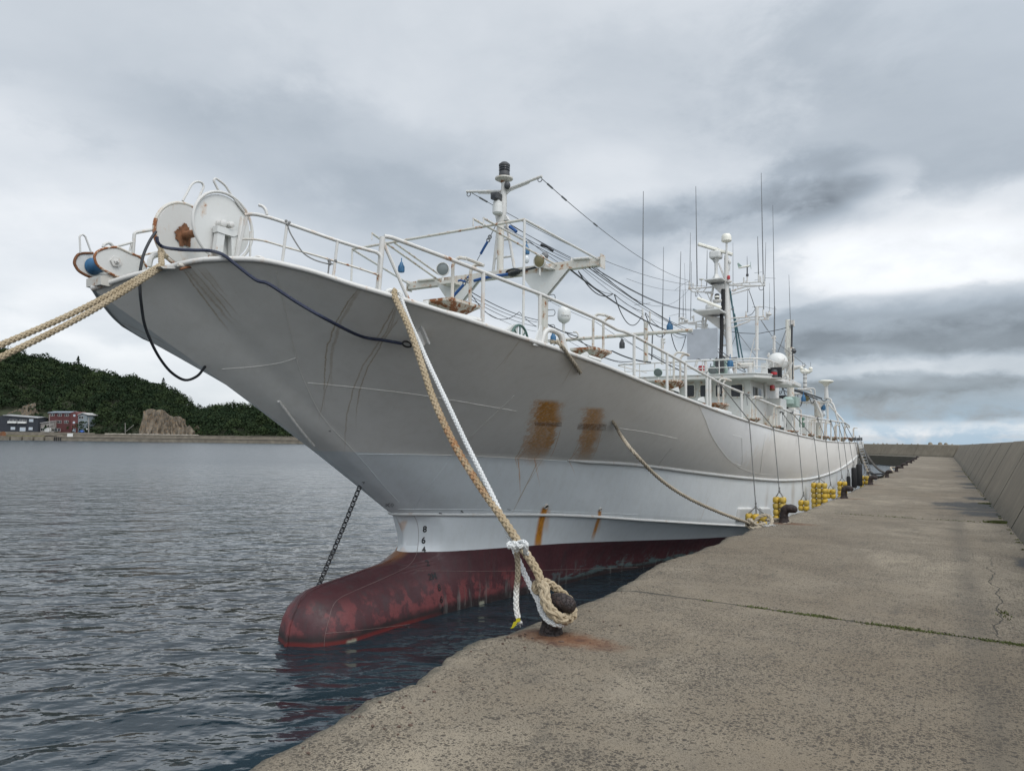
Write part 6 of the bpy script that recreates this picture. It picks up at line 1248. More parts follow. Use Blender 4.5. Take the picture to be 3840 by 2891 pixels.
tr = braid(spline(tan_main, 6), .036, M['rope_tan'], 'mooring_rope'); tag(tr, 'thick tan plaited mooring rope, rust stained, looped on the nearest bollard', 'mooring rope')
eye = [bd(600, 790, -.05), bd(640, 880, -.10), bd(650, 1000, -.14), bd(700, 1110, -.17), bd(790, 1200, -.18), bd(880, 1235, -.15), bd(950, 1210, -.04), bd(985, 1150, .06), bd(960, 1060, .14)]
braid(spline(eye, 6), .046, M['rope_tan2'], 'splice', parent=tr, pitch=.42)
eye2 = [bd(600, 850, .0), bd(545, 880, .0), bd(530, 820, .02), bd(590, 775, .05), bd(680, 785, .09), bd(780, 850, .12), bd(880, 930, .13), bd(960, 1010, .14)]
braid(spline(eye2, 6), .036, M['rope_tan'], 'eye_loop', parent=tr)
wE = bd(560, 1010, -.02)
white_main = [A3(G(*dsp(858, 640), .10)), A3(G(*dsp(864, 640), .03))+A3([0, 0, .03]), gW]+swag(gW, wE, [(885, 694), (902, 732), (931, 797), (963, 864), (1006, 955), (1046, 1035), (1076, 1097), (1097, 1150), (1116, 1200), (1142, 1258)])+[wE, bd(590, 1120, -.08), bd(660, 1230, -.14), bd(760, 1290, -.17), bd(850, 1300, -.14), bd(900, 1270, -.02)]
wr = braid(spline(white_main, 6), .024, M['rope_white'], 'mooring_rope', step=.010); tag(wr, 'bright white plaited mooring rope running beside the thick tan one', 'mooring rope')
kn = [bd(300, 380, -.02), bd(240, 330, -.07), bd(195, 330, -.05), bd(200, 290, .02), bd(260, 300, .06), bd(330, 280, .05), bd(385, 275, -.03), bd(415, 320, -.06), bd(400, 390, -.02), bd(425, 420, .02)]
braid(spline(kn, 6), .021, M['rope_white'], 'knot', parent=wr, step=.009)
kn = [bd(220, 350, -.04), bd(250, 280, -.04), bd(330, 330, -.07), bd(400, 300, .0), bd(370, 350, .05)]; braid(spline(kn, 6), .019, M['rope_white'], 'knot', parent=wr, step=.009)
tail = [bd(290, 400, .05), bd(305, 520, .05), bd(305, 700, .05), bd(290, 850, .05), bd(285, 1000, .04), bd(290, 1120, .03), bd(310, 1220, .02)]
def grad_rope():
    m, t, b = mat('soiled_white_rope_fibre'); p = t.pos(); z = t.sep(p)[2]; n = t.noise(p, 12, 4, .6); zz = float(bd(300, 850, .05)[2]); f = t.mr(t.m('ADD', z, t.m('MULTIPLY', t.m('SUBTRACT', n, .5), .1)), zz-.05, zz+.06)
    t.put(b.inputs['Base Color'], t.mix(f, (.66, .65, .62), (.25, .21, .15))); b.inputs['Roughness'].default_value = .9; t.put(b.inputs['Normal'], t.bump(t.noise(p, 90, 4, .7), .5, .003)); return m
M['rope_soil'] = grad_rope()
tl = braid(spline(tail, 6), .024, M['rope_soil'], 'rope_tail', parent=wr, step=.010)
tp = [bd(*p, .0) for p in ((285, 1225), (335, 1222), (340, 1262), (300, 1275), (285, 1310), (250, 1345), (215, 1348), (235, 1325), (255, 1270), (290, 1255))]
M['tape'] = simple('yellow_tape', (.45, .40, .015), .45, .1); part(MB().prism(tp, (.0, -.004, 0)), 'tape', 'tape', wr, smooth=False)
fz = MB(); c = bd(335, 1275, .02); fz.ball(c, .014, 1.6, 1, 1)
for _ in range(40): d = RNG.normal(size=3)*.016; fz.tube([c, c+d], .0018, 3)
part(fz, 'frayed_end', 'rope_white', wr)
# two hawsers from the bow out of the picture to the left
def boomrope(a, b_, dep, lab, m):
    A = PX(*a, -7.45); B = PD(*b_, dep); d = B-A; ts = np.linspace(0, 3.1, 30); P = [A+d*t-A3([0, 0, .05*math.sin(min(t, 1)*math.pi)]) for t in ts]
    P = [p for p in P if p[2] > -.4]; S = [PX(*z1(985, 880), -7.9), PX(*z1(935, 860), -7.6), A]
    return tag(braid(spline(S[:2], 1)+P, .031, m, 'mooring_rope', step=.014, kind='plait', pitch=.20), lab, 'mooring rope')
boomrope(z1(945, 955), (0, 1294), 6.6, 'upper of two tan ropes running from the bow out to the left', M['rope_tan2']); boomrope(z1(940, 985), (0, 1340), 6.5, 'lower of two tan ropes running from the bow out to the left', M['rope_tan2'])
T(z1, PX, [(930, 800), (915, 850), (940, 895), (965, 850), (935, 800)], -7.85, r=.02, name='rope_turns', m='rope_tan2')
# breast rope to the second bollard
b2x, b2y = -2.83, 15.4
fA = A3(G(*z4(520, 895), .12)); fB = A3(G(*z4(655, 945), -.04)); DE = np.array([-2.95, 15.35, 1.47])
Ls = [fA, A3(G(*z4(600, 898), .05)), fB]+[q_ for q_ in (HR(*z4(700, 1010), .05), HR(*z4(760, 1090), .04), HR(*z4(812, 1165), .035), HR(*z4(862, 1240), .035)) if q_ is not None]
st_ = braid(spline(Ls, 6), .032, M['rope_grey'], 'mooring_rope', step=.02, kind='twist', pitch=.26); tag(st_, 'short grey rope end hanging over the rail from the bulwark hoop', 'mooring rope')
Lp = [HR(*dsp(1322, 908), -.03), HR(*dsp(1326, 913), .04), PV(*dsp(1340, 938), HR(*dsp(1326, 913), .04), DE), PV(*dsp(1365, 972), fB, DE), PV(*dsp(1420, 1030), fB, DE), PV(*dsp(1480, 1072), fB, DE), PV(*dsp(1550, 1105), fB, DE), PV(*dsp(1612, 1128), fB, DE)]
br = braid(spline(Lp, 6), .032, M['rope_grey'], 'mooring_rope', step=.02, kind='twist', pitch=.26); tag(br, 'long grey rope sagging from the hull side to the knot on the second bollard', 'mooring rope')
D2 = b2x*FH[0]+b2y*FH[1]
def fd(x, y, dd=0.): return PD(*zf(x, y), D2+dd)
kp = [Lp[-1], fd(400, 790, -.3), fd(440, 760, -.35), fd(400, 740, -.2), fd(375, 800, -.25), fd(430, 850, -.4), fd(520, 845, -.4), fd(600, 830, -.3), fd(700, 820, -.2), fd(800, 815, -.15), fd(900, 800, -.12), fd(955, 780, -.05), fd(950, 750, .12), fd(850, 735, .15), fd(740, 730, .1), fd(640, 740, .0)]
braid(spline(kp, 6), .036, M['rope_grey'], 'knot', parent=br, step=.022, kind='twist', pitch=.26)
kp = [fd(420, 800, -.3), fd(480, 840, -.2), fd(490, 760, -.1), fd(540, 695, -.1), fd(620, 670, -.1), fd(690, 690, -.15), fd(720, 750, -.25), fd(700, 810, -.35), fd(650, 830, -.4)]
braid(spline(kp, 6), .036, M['rope_grey'], 'knot', parent=br, step=.022, kind='twist', pitch=.26)
kp = [fd(380, 740, -.1), fd(430, 730, -.1), fd(470, 790, -.3), fd(540, 800, -.35), fd(620, 790, -.3), fd(560, 770, -.1)]; braid(spline(kp, 6), .034, M['rope_grey'], 'knot', parent=br, step=.022, kind='twist', pitch=.26)
fz = MB()
for _ in range(160): c = fd(random.uniform(640, 780), random.uniform(815, 850), random.uniform(-.45, -.3)); d = RNG.normal(size=3)*.05; d[2] = abs(d[2])*.5; fz.tube([c, c+d], .006, 3)
part(fz, 'frayed_end', 'rope_white', br)
# ------------------------------------------------------------------ bollards
def rustmat():
    m, t, b = mat('crusted_rust_iron'); p = t.pos(); v = t.vor(t.vm('ADD', p, t.vm('MULTIPLY', t.comb(t.noise(p, 20), t.noise(p, 24), t.noise(p, 22)), (.05, .05, .05))), 26, 'DISTANCE_TO_EDGE'); n = t.noise(p, 14, 5, .65)
    c = t.mix(t.mr(n, .35, .65), (.016, .011, .010), (.045, .028, .024)); c = t.mix(t.mr(v, .06, .0), c, (.006, .004, .004)); c = t.mix(t.mr(n, .66, .74, 0, .6), c, (.12, .045, .02))
    t.put(b.inputs['Base Color'], c); b.inputs['Roughness'].default_value = .62; t.put(b.inputs['Normal'], t.bump(t.m('ADD', t.mr(v, 0, .08), t.m('MULTIPLY', n, .8)), .9, .01)); return m
M['bollard'] = rustmat()
def bollard():
    mb = MB(); pth = spline([(0, 0, -.01), (0, 0, .03), (0, 0, .10), (.005, 0, .19), (.05, 0, .255), (.13, -.01, .265), (.20, -.015, .255), (.235, -.018, .25)], 7); rad = [.105, .095, .078, .072, .080, .078, .075, .060, .03]
    mb.tube(pth, rad, 26)
    V = np.concatenate(mb.v); 
    for i, v in enumerate(V): n_ = fn(v[0], v[1], v[2], 22)*.007+fn(v[0], v[1], v[2], 55)*.004; c = A3([min(max(v[0], 0), .2)*.9, 0, min(v[2], .26)]); d = v-c; l = np.linalg.norm(d); V[i] = v+(d/l*n_ if l > 1e-6 else 0)
    mb.v = [V]; return mb
bl_lab = ['crusted rusty iron bollard nearest the viewer, holding the tan and white ropes', 'black rusty bollard with the grey rope knotted beside it', 'bare dark bollard beside the tall yellow fenders, third along the quay', 'bare dark bollard near the ship stern, fourth along the quay', 'dark bollard holding the stern ropes of the ship', 'dark bollard just past the stern ropes, with a slack line on it', 'first bare bollard beyond the stern lines', 'second bare bollard beyond the stern lines', 'third bare bollard beyond the stern lines', 'second last small bollard before the far quay corner', 'last and farthest small bollard at the quay corner']
b0 = None
for (px, lab) in zip([(2066, 2372), (2940, 1960), (3165, 1868), (3264, 1817), (3326, 1790), (3362, 1769), (3383, 1756), (3400, 1745), (3417, 1737), (3426, 1729), (3436, 1723)], bl_lab):
    P_ = PZ(*px, 1.4)
    if b0 is None:
        b0 = bollard().build('bollard', M['bollard'], loc=(0, 0, 0)); o = b0
    else: o = b0.copy(); C.objects.link(o)
    o.location = (float(P_[0]), float(P_[1]), 1.398); s = 1. if b0 is o else 1.12; o.scale = (s*1.0, s, s); o.rotation_euler = (0, 0, -.12+.2*random.random()); tag(o, lab, 'bollard', 'bollards along the quay edge')
# ------------------------------------------------------------------ fenders
def fender(top, nx, rows, lab, tie=None, edge=None, w=.155, h=.155):
    c = A3(G(*top, -.17)); root = empty('float_fender', c, lab, 'fender', 'fenders hung along the ship side')
    xs = (np.arange(nx)-(nx-1)/2)*w*1.0; first = None
    for r in range(rows):
        for k, xo in enumerate(xs):
            for yy_ in (-.5, .5):
                if nx == 3 and k != 1 and yy_ < 0 and False: continue
                p = (xo+random.uniform(-.008, .008), yy_*w*.95+(.0 if k != 1 or nx < 3 else -.03), -h*.62-r*h*1.03)
                if first is None: first = MB().lathe((0, 0, 0), (0, 0, 1), [(.02, -h*.48), (w*.34, -h*.49), (w*.46, -h*.36), (w*.49, 0), (w*.46, h*.36), (w*.34, h*.49), (.02, h*.48)], 14).build('float', M['yellow'], loc=(0, 0, 0)); o = first
                else: o = first.copy(); C.objects.link(o)
                o.parent = root; o.location = p; o.rotation_euler = (random.uniform(-.09, .09), random.uniform(-.09, .09), 0)
    mb = MB(); kt = A3([0, 0, .14])+c
    for xo in xs:
        for yy_ in (-.5, .5): mb.tube([kt, c+A3([xo, yy_*w*.8, .0]), c+A3([xo, yy_*w*.8, -.06])], .010, 5)
    mb.ball(kt, .03, 1, 1, 1.8, 8, 6); mb.ball(kt+A3([0, 0, .08]), .024, 1, 1, 1.6, 8, 6); mb.build('lashing', M['rope_thin'], root)
    L = [kt]
    gy = c[1]; e = A3([XC+float(bS(gy))+.045, gy, float(zS(gy))+.02]); L.append(e)
    if tie is not None:
        tpp = A3(G(*tie, .16)); L.append(tpp); kb = MB(); 
        for _ in range(5): kb.ball(tpp+RNG.normal(size=3)*.03, .028, 1, 1, 1, 6, 4)
        kb.tube([tpp, tpp+A3([.03, -.05, -.25])], .010, 5); kb.build('knot', M['rope_thin'], root)
    MB().tube(L, .0125, 6).build('line', M['rope_thin'], root); return root
fender(zf(497, 640), 3, 2, 'short yellow float fender bundle behind the rope knot, nearest the bow', z6(880, 632), None)
fender(zf(822, 410), 2, 4, 'tall yellow float fender bundle behind the second bollard', z6(1105, 735))
fender(zf(1155, 455), 2, 2, 'short yellow float fender just right of the second bollard', z6(1400, 880))
fender(zf(1370, 215), 3, 5, 'widest and tallest stack of yellow floats, five rows high', z10(290, 1240), w=.17, h=.17)
fender(zf(1530, 300), 2, 2, 'small yellow float fender left of the third bollard', z10(690, 1330), w=.17, h=.17)
fender(zf(1688, 195), 2, 4, 'yellow float fender stack behind the third bollard', z10(900, 1370), w=.18, h=.18)
def hangcyl(px0, px1, r, lab, tie, ins=-.2):
    c = A3(G(*px0, ins)); b_ = A3(G(*px1, ins)); L = c[2]-b_[2]; root = empty('rubber_fender', c, lab, 'fender', 'fenders hung along the ship side')
    MB().lathe(c, (0, 0, -1), [(.02, -.02), (r*.8, 0), (r, .06), (r, L-.06), (r*.8, L), (.02, L)], 16).build('rubber_body', M['black'], root)
    e = A3([XC+float(bS(c[1]))+.05, c[1], float(zS(c[1]))+.02]); MB().tube([c, e]+([A3(G(*tie, .16))] if tie else []), .015, 6).tube([c+A3([-r*.6, 0, .0]), c+A3([0, 0, .3])], .012, 5).tube([c+A3([r*.6, 0, .0]), c+A3([0, 0, .3])], .012, 5).build('line', M['rope_thin'], root)
hangcyl(zf(1776, 135), zf(1778, 305), .085, 'slim black rubber fender hanging before the big black ones', z10(1000, 1380))
hangcyl(zf(1850, 15), zf(1852, 290), .115, 'left of the two big black rubber fenders near the stern', z10(1060, 1388)); hangcyl(zf(1922, -35), zf(1922, 270), .14, 'right of the two big black rubber fenders near the stern', z10(1110, 1390))
fender(zf(1998, 118), 2, 3, 'yellow float fender at the stern beyond the black ones', None, w=.24, h=.24)
# ------------------------------------------------------------------ anchor chain behind the bulb
cA = PX(*z8(560, 492), XC-.05); cB = PX(*z8(318, 1075), XC-.45); d = cB-cA; cE = cB+d*.35
P, S = resample(spline([cA, (cA+cB)/2+A3([0, 0, -.02]), cB, cE], 8), .088); Tn, N, B = frames(P); mb = MB()
for i in range(len(P)):
    if P[i][2] < -.3: break
    n1, n2 = (N[i], B[i]) if i % 2 else (B[i], N[i]); mb.tube([P[i]+Tn[i]*.058*math.cos(t)+n1*.040*math.sin(t) for t in np.linspace(0, 2*math.pi, 13)], .0115, 6, False); mb.tube([P[i]-n1*.03, P[i]+n1*.03], .008, 5)
M['chain'] = simple('chain_iron', (.05, .05, .052), .5, .4, 30, .3); tag(mb.build('anchor_chain', M['chain']), 'dark studded anchor chain hanging from the stem behind the bulb', 'anchor chain')
# ------------------------------------------------------------------ hanging work lamps
wl = None
def worklamp(p, s, lab, bulb=True, body='blue'):
    root = empty('work_lamp', p, lab, 'work lamp', 'work lamps hung over the deck')
    o = MB().lathe(A3(p), (0, 0, -1), [(.02*s, -.03*s), (.045*s, .0), (.05*s, .03*s), (.085*s, .10*s), (.09*s, .24*s), (.082*s, .28*s), (.02*s, .28*s)], 16).build('lamp_body', M[body], root)
    mb = MB().tube([A3(p)+A3([0, 0, .02*s]), A3(p)+A3([0, 0, .14*s])], .014*s, 6)
    for k in range(8): a = k*math.pi/4; mb.tube([A3(p)+A3([.091*s*math.cos(a), .091*s*math.sin(a), -.1*s]), A3(p)+A3([.094*s*math.cos(a), .094*s*math.sin(a), -.27*s])], .006*s, 4)
    mb.build('lamp_guard', M['dark' if body != 'blue' else 'blue'], root)
    if bulb: MB().lathe(A3(p), (0, 0, -1), [(.03*s, .28*s), (.06*s, .34*s), (.09*s, .42*s), (.088*s, .50*s), (.05*s, .56*s), (.01*s, .57*s)], 14).build('glass_bulb', M['bulb'], root)
worklamp(PY(*z3(258, 945), YG-1.6), .72, 'blue work lamp hanging over the foredeck at the left of the gantry', False)
worklamp(PY(*z3(1408, 785), YG-.2), .68, 'blue work lamp with clear bulb hanging right of the foremast')
worklamp(PY(*z4(552, 790), 18.5), .9, 'small blue work lamp low beside the white satellite dome')
worklamp(PY(*z4(1932, 655), 23.), 1.15, 'blue work lamp high on the cables left of the main mast', False)
worklamp(PY(*z9(992, 395), ry+.5), 1.15, 'blue work lamp with clear bulb on the wheelhouse roof')
worklamp(PY(*z10(470, 962), YA-1.2), 1.1, 'blue work lamp hanging under the aft cables', False); worklamp(PY(*z10(779, 1100), YA), 1.1, 'work lamp with clear bulb hanging under the aft gantry')
worklamp(PY(*z4(1367, 868), YB), .9, 'short black lamp hanging from the white crossbar', False, 'dark'); 
# ------------------------------------------------------------------ stern ladder and stern ropes
def s7(x, y, X): return PX(*z7(x, y), X)
M['ladder'] = simple('dull_aluminium', (.30, .31, .32), .4, .1)
la = empty('boarding_ladder', (float(s7(1100, 455, -3.0)[0]), float(s7(1100, 455, -3.0)[1]), 1.4), 'light metal boarding ladder leaning from the stern to the quay', 'ladder')
lt0, lt1 = s7(985, 165, -3.75), s7(1012, 160, -3.6); lb0, lb1 = s7(1072, 455, -3.35), s7(1108, 452, -3.2); lr_ = MB().tube([lt0, lb0], .02, 6); lr_.tube([lt1, lb1], .02, 6); lr_.build('ladder_rail', M['ladder'], la)
mb = MB()
for t_ in np.linspace(.05, .95, 13): mb.tube([lt0+(lb0-lt0)*t_, lt1+(lb1-lt1)*t_], .014, 6)
mb.build('rung', M['ladder'], la)
B5 = PZ(3326, 1790, 1.4)
for k, (a, dz, r, lab, m_) in enumerate((((1025, 215), .1, .06, 'uppermost of the dark ropes from the stern to the fifth bollard', 'rope_dark'), ((1018, 290), .55, .075, 'thick dark frayed stern rope in the middle of the bundle', 'rope_dark'), ((1030, 310), .75, .06, 'lowest grey stern rope sagging towards the fifth bollard', 'rope_grey'))):
    A = s7(*a, -4.0+.2*k); q = sag(A, B5+A3([0, 0, .2]), .35+.25*k, 20); tag(braid(q, r, M[m_], 'mooring_rope', step=.06, kind='twist', pitch=.4), lab, 'mooring rope')
A = s7(1050, 395, -3.6); q = spline([A, s7(1080, 430, -3.3), s7(1120, 440, -3.0), s7(1180, 440, -2.9), B5+A3([0, 0, .1])], 6); tag(MB().tube(q, .05, 8).build('mooring_rope', M['cable']), 'black slack line drooping by the ladder foot to the fifth bollard', 'mooring rope')
B6 = PZ(3362, 1769, 1.4); q = spline([PZ(*z7(1240, 436), 1.42), PZ(*z7(1255, 420), 1.5), B6+A3([-.3, 0, .25]), B6+A3([.1, .1, .25])], 6); tag(braid(q, .06, M['rope_grey'], 'mooring_rope', step=.06, kind='twist', pitch=.4), 'short pale rope turned round the sixth bollard', 'mooring rope')
# ------------------------------------------------------------------ far shore
DS = 330.
def fp(lat, dep, z): p = RH*lat+FH*dep; return (float(p[0]), float(p[1]), z)
def latof(u, v, dep): return float(PD(u, v, dep)@RH)
M['shorewall'] = simple('shore_concrete', (.16, .14, .11), .9, .3, .5); M['shorewall2'] = simple('shore_concrete_top', (.24, .21, .17), .9, .2, .6)
l0, l1 = latof(-1400, 1640, DS), latof(1700, 1660, DS)
lj = latof(205, 1650, DS)
def slab(mb, la, lb_, d0, d1, z0, z1): mb.prism([fp(la, d0, z0), fp(lb_, d0, z0), fp(lb_, d1, z0), fp(la, d1, z0)], (0, 0, z1-z0))
bw = empty('harbour_breakwater', fp(-200, DS, 0), 'long low concrete breakwater across the water below the wooded hills', 'breakwater')
mb = MB(); slab(mb, lj, l1+60, DS, DS+4, -2, 1.75); slab(mb, lj+.3, l1+60, DS+.8, DS+5, 1.7, 3.15); mb.build('wall_panel', M['shorewall'], bw, smooth=False)
mb = MB(); slab(mb, lj, l1+60, DS-.3, DS+.9, 1.755, 1.95)
slab(mb, lj, l1+60, DS+.6, DS+5.2, 3.16, 3.3); mb.build('capping', M['shorewall2'], bw, smooth=False)
oq = empty('old_quay', fp(-260, DS, 0), 'old stained quay with dark slots on the far left shore', 'quay wall'); mb = MB()
us = [-1400, 37, 82, 125, 166, 205]
for i in range(len(us)-1): a, b_ = latof(us[i], 1645, DS)+(.5 if i else 0), latof(us[i+1], 1645, DS)-.5; slab(mb, a, b_, DS, DS+3, -2, 1.9)
slab(mb, latof(-1400, 1645, DS), lj, DS+1.5, DS+5, -2, 1.8); mb.build('wall_panel', M['shorewall'], oq, smooth=False)
for k in range(4): a = lj-.2+k*.9; MB().prism([fp(a, DS-.2, 0), fp(a+.5, DS-.2, 0), fp(a+.5, DS, 0), fp(a, DS, 0)], (0, 0, 1.6)).build('rubber_strip', M['black'], oq, smooth=False)
mb = MB(); slab(mb, latof(-1400, 1645, DS), latof(310, 1640, DS), DS+9, DS+9.6, 1.8, 3.9); tag(mb.build('flood_wall', M['shorewall'], smooth=False), 'dark low wall in front of the four houses', 'wall')
# terrain
RIDGE = [(-1500, 1180), (-700, 1230), (-200, 1280), (0, 1315), (60, 1325), (110, 1330), (190, 1350), (312, 1378), (434, 1408), (520, 1425), (600, 1445), (660, 1478), (690, 1490), (706, 1512), (722, 1528), (745, 1535), (780, 1530), (820, 1528), (860, 1530), (920, 1528), (1000, 1535), (1060, 1548), (1128, 1585), (1200, 1610), (1300, 1625), (1500, 1640)]
RD = 440.
_rl = [latof(u, v, RD) for u, v in RIDGE]; _rz = [float(PD(u, v, RD)[2])-3.4 for u, v in RIDGE]
hillz = pch(_rl, _rz)
def terrain(lat, dep):
    H = max(1.5, float(hillz(lat*RD/max(dep, 300) if dep < RD else lat))); s = (dep-346)/(RD-346)
    if s < 0: return 2.2
    h = 2.2+(H-2.2)*min(1, s)**.72; h += 2.2*fn(lat, dep, 0, .045)*min(1, s*3)*(1 if s < .9 else .3)
    if s > 1: h -= (dep-RD)*.25
    return h
lats = np.linspace(latof(-1500, 1600, 345), latof(1700, 1640, 520), 260); deps = np.r_[np.linspace(333, 346, 4), np.linspace(350, 440, 26), np.linspace(450, 560, 8)]
V = [fp(l, d, terrain(l, d)) for d in deps for l in lats]; nl = len(lats); F = [(i*nl+j, i*nl+j+1, (i+1)*nl+j+1, (i+1)*nl+j) for i in range(len(deps)-1) for j in range(nl-1)]
M['soil'] = simple('hill_undergrowth', (.030, .036, .016), .95, .4, .2); tag(MB().add(V, F).build('hill', M['soil']), kind='structure')
M['grass'] = simple('dry_grass', (.16, .15, .06), .95, .3, 1.); mb = MB(); slab(mb, latof(-1400, 1645, DS), latof(150, 1645, DS), DS+3, DS+9, 1.5, 2.2); tag(mb.build('grass_bank', M['grass'], smooth=False), 'strip of dry yellowish grass on the old quay', 'grass', kind='stuff')
# rock faces
def rockmat():
    m, t, b = mat('bare_cliff_rock'); p = t.pos(); n = t.noise(t.vm('MULTIPLY', p, (1, 1, .22)), .62, 8, .75); n2 = t.noise(p, 1.6, 6, .7); c = t.mix(t.mr(n, .35, .65), (.04, .034, .028), (.21, .18, .14)); c = t.mix(t.mr(n2, .5, .62, 0, .7), c, (.22, .13, .055)); c = t.mix(t.mr(n2, .42, .36, 0, .7), c, (.035, .032, .025))
    t.put(b.inputs['Base Color'], c); b.inputs['Roughness'].default_value = .95; t.put(b.inputs['Normal'], t.bump(n, .9, .8)); return m
M['rock'] = rockmat()
def cliff(top, vbot, dep, lab, lean=.25):
    us = np.linspace(top[0][0], top[-1][0], 46); tv = np.interp(us, [a for a, _ in top], [b_ for _, b_ in top]); V = []; nr = 22
    for k in range(nr):
        for u, tvv in zip(us, tv):
            v = vbot+(tvv-vbot)*k/(nr-1); p = PD(u, v, dep); z = float(p[2]); lat = float(p@RH); dd = dep+lean*(z-2)+3.0*fn(lat, 0, z*.10, .33)+1.8*fn(lat, 4, z*.12, .95)
            V.append(fp(lat+.8*fn(lat, z, 2, .5), dd, z+.5*fn(lat, z, 8, .6)))
    nn = len(us); F = [(i*nn+j, i*nn+j+1, (i+1)*nn+j+1, (i+1)*nn+j) for i in range(nr-1) for j in range(nn-1)]
    b0_ = len(V); V += [tuple(np.array(v)+FH*9) for v in V[:]]; F += [(f[3]+b0_, f[2]+b0_, f[1]+b0_, f[0]+b0_) for f in F[:]]
    return tag(MB().add(V, F).build('rock_face', M['rock'], smooth=False), kind='structure')
cliff([(520, 1610), (526, 1545), (540, 1532), (562, 1534), (582, 1545), (592, 1572), (604, 1560), (630, 1556), (652, 1572), (668, 1600), (684, 1604), (706, 1590), (718, 1610), (732, 1634)], 1640, 340, '')
cliff([(0, 1545), (25, 1532), (50, 1520), (78, 1512), (94, 1508), (110, 1535), (128, 1558)], 1620, 352, '', .5)
# woodland
def leafmat(name, a, b_):
    m, t, bs = mat(name); at = t.new('ShaderNodeAttribute', attribute_name='tint'); p = t.pos(); n = t.noise(p, .35, 3, .6)
    c = t.mix(at.outputs['Fac'], a, b_); c = t.mix(t.mr(n, .3, .7, 0, .4), c, tuple(x*.5 for x in a)); t.put(bs.inputs['Base Color'], c); bs.inputs['Roughness'].default_value = .9; bs.inputs['Specular IOR Level'].default_value = .12; return m
M['leaf'] = leafmat('broadleaf_foliage', (.013, .025, .011), (.036, .052, .020)); M['leaf_c'] = leafmat('conifer_foliage', (.012, .024, .012), (.026, .042, .018))
def leafmesh(Cn, Sz, Nn, tint, name, m, parent=None):
    n = len(Cn); a = RNG.normal(size=(n, 3)); a -= Nn*(a*Nn).sum(1)[:, None]; a /= np.linalg.norm(a, axis=1)[:, None]; b_ = np.cross(Nn, a); q = np.array([[-1, -1], [1, -1], [1, 1], [-1, 1]])
    V = (Cn[:, None]+Sz[:, None, None]*(q[None, :, :1]*a[:, None]+q[None, :, 1:]*b_[:, None]*.7)).reshape(-1, 3); off = np.array(parent.location) if parent else np.zeros(3)
    me = bpy.data.meshes.new(name); me.vertices.add(4*n); me.vertices.foreach_set('co', (V-off).ravel()); me.loops.add(4*n); me.loops.foreach_set('vertex_index', np.arange(4*n)); me.polygons.add(n); me.polygons.foreach_set('loop_start', np.arange(n)*4)
    at = me.attributes.new('tint', 'FLOAT', 'FACE'); at.data.foreach_set('value', tint); me.materials.append(m); me.update(); me.validate(); o = bpy.data.objects.new(name, me); C.objects.link(o); o.parent = parent; return o
Cs, Ss, Ns, Ts = [], [], [], []
nC = 0
gl, gd = (latof(-500, 1600, 345)-10, latof(1500, 1640, 520)), (348, 452)
pts_ = []
for dep in np.arange(347, 455, 4.2):
    for lat in np.arange(gl[0], gl[1], 4.4):
        l, d_ = lat+random.uniform(-2, 2), dep+random.uniform(-2, 2); u = 1920+l/d_*2666
        if 518 < u < 735 and d_ < 352 and random.random() > .42: continue
        if -30 < u < 140 and d_ < 357: continue
        z = terrain(l, d_); 
        if z < 2.3: z = 2.3
        pts_.append((l, d_, z, random.choice((random.uniform(2.2, 3.4), random.uniform(2.6, 4.8)))))
for l, d_, z, r in pts_:
    n = int(95*(r/3)**1.5); dirs = RNG.normal(size=(n, 3)); dirs /= np.linalg.norm(dirs, axis=1)[:, None]; dirs[:, 2] = np.abs(dirs[:, 2])*1.1-.25; rad = r*RNG.uniform(.72, 1.08, n)*(1+.25*np.sin(dirs[:, 0]*5+l)*np.cos(dirs[:, 1]*4+d_))
    c = A3(fp(l, d_, z+r*random.uniform(.35, .8))); Cs.append(c+dirs*rad[:, None]*A3([1, 1, .95])); Ss.append(RNG.uniform(.22, .5, n)); nn = dirs+RNG.normal(size=(n, 3))*.55; Ns.append(nn/np.linalg.norm(nn, axis=1)[:, None]); tt = random.random()**1.6; Ts.append(np.clip(tt+RNG.normal(size=n)*.12, 0, 1))
leafmesh(np.concatenate(Cs), np.concatenate(Ss), np.concatenate(Ns), np.concatenate(Ts), 'woodland', M['leaf']); tag(bpy.data.objects['woodland'], 'dense dark woodland covering the far hills', 'woodland', kind='stuff')
M['bark'] = simple('bark', (.05, .038, .026), .95, .3, 2.)
def conifer(a, b_, hgt, lab):
    u, v = a*.5651, 1150+b_*.5651; dep = 442.; p = PD(u, v, dep); lat = float(p@RH); zt = float(p[2]); zb_ = zt-hgt; root = empty('conifer_tree', fp(lat, dep, zb_), lab, 'conifer', 'pointed conifers along the ridge')
    MB().tube([fp(lat, dep, zb_), fp(lat+random.uniform(-.2, .2), dep, zt)], [.3, .04], 6).build('trunk', M['bark'], root)
    hgt = hgt*.85; n = 420; h = RNG.uniform(0.12, 1, n); rr = (1-h)**.75*hgt*random.uniform(.26, .38)*(.55+.45*np.abs(np.sin(h*hgt*2.2)))+.1; th = RNG.uniform(0, 6.28, n); rad = rr*RNG.uniform(.3, 1.05, n); base = A3(fp(lat, dep, zt-hgt)); Cn = base+np.stack([rad*np.cos(th), rad*np.sin(th), h*hgt-rad*.3], 1); N_ = np.stack([np.cos(th)*.5, np.sin(th)*.5, np.ones(n)], 1)+RNG.normal(size=(n, 3))*.4; leafmesh(Cn, RNG.uniform(.2, .42, n), N_/np.linalg.norm(N_, axis=1)[:, None], RNG.uniform(0, 1, n), 'crown', M['leaf_c'], root)
cl = {0: 'pointed conifer under the two tan ropes, leftmost on the ridge', 5: 'tall pointed conifer standing alone on the middle of the ridge', 18: 'tallest conifer at the right end of the high ridge'}
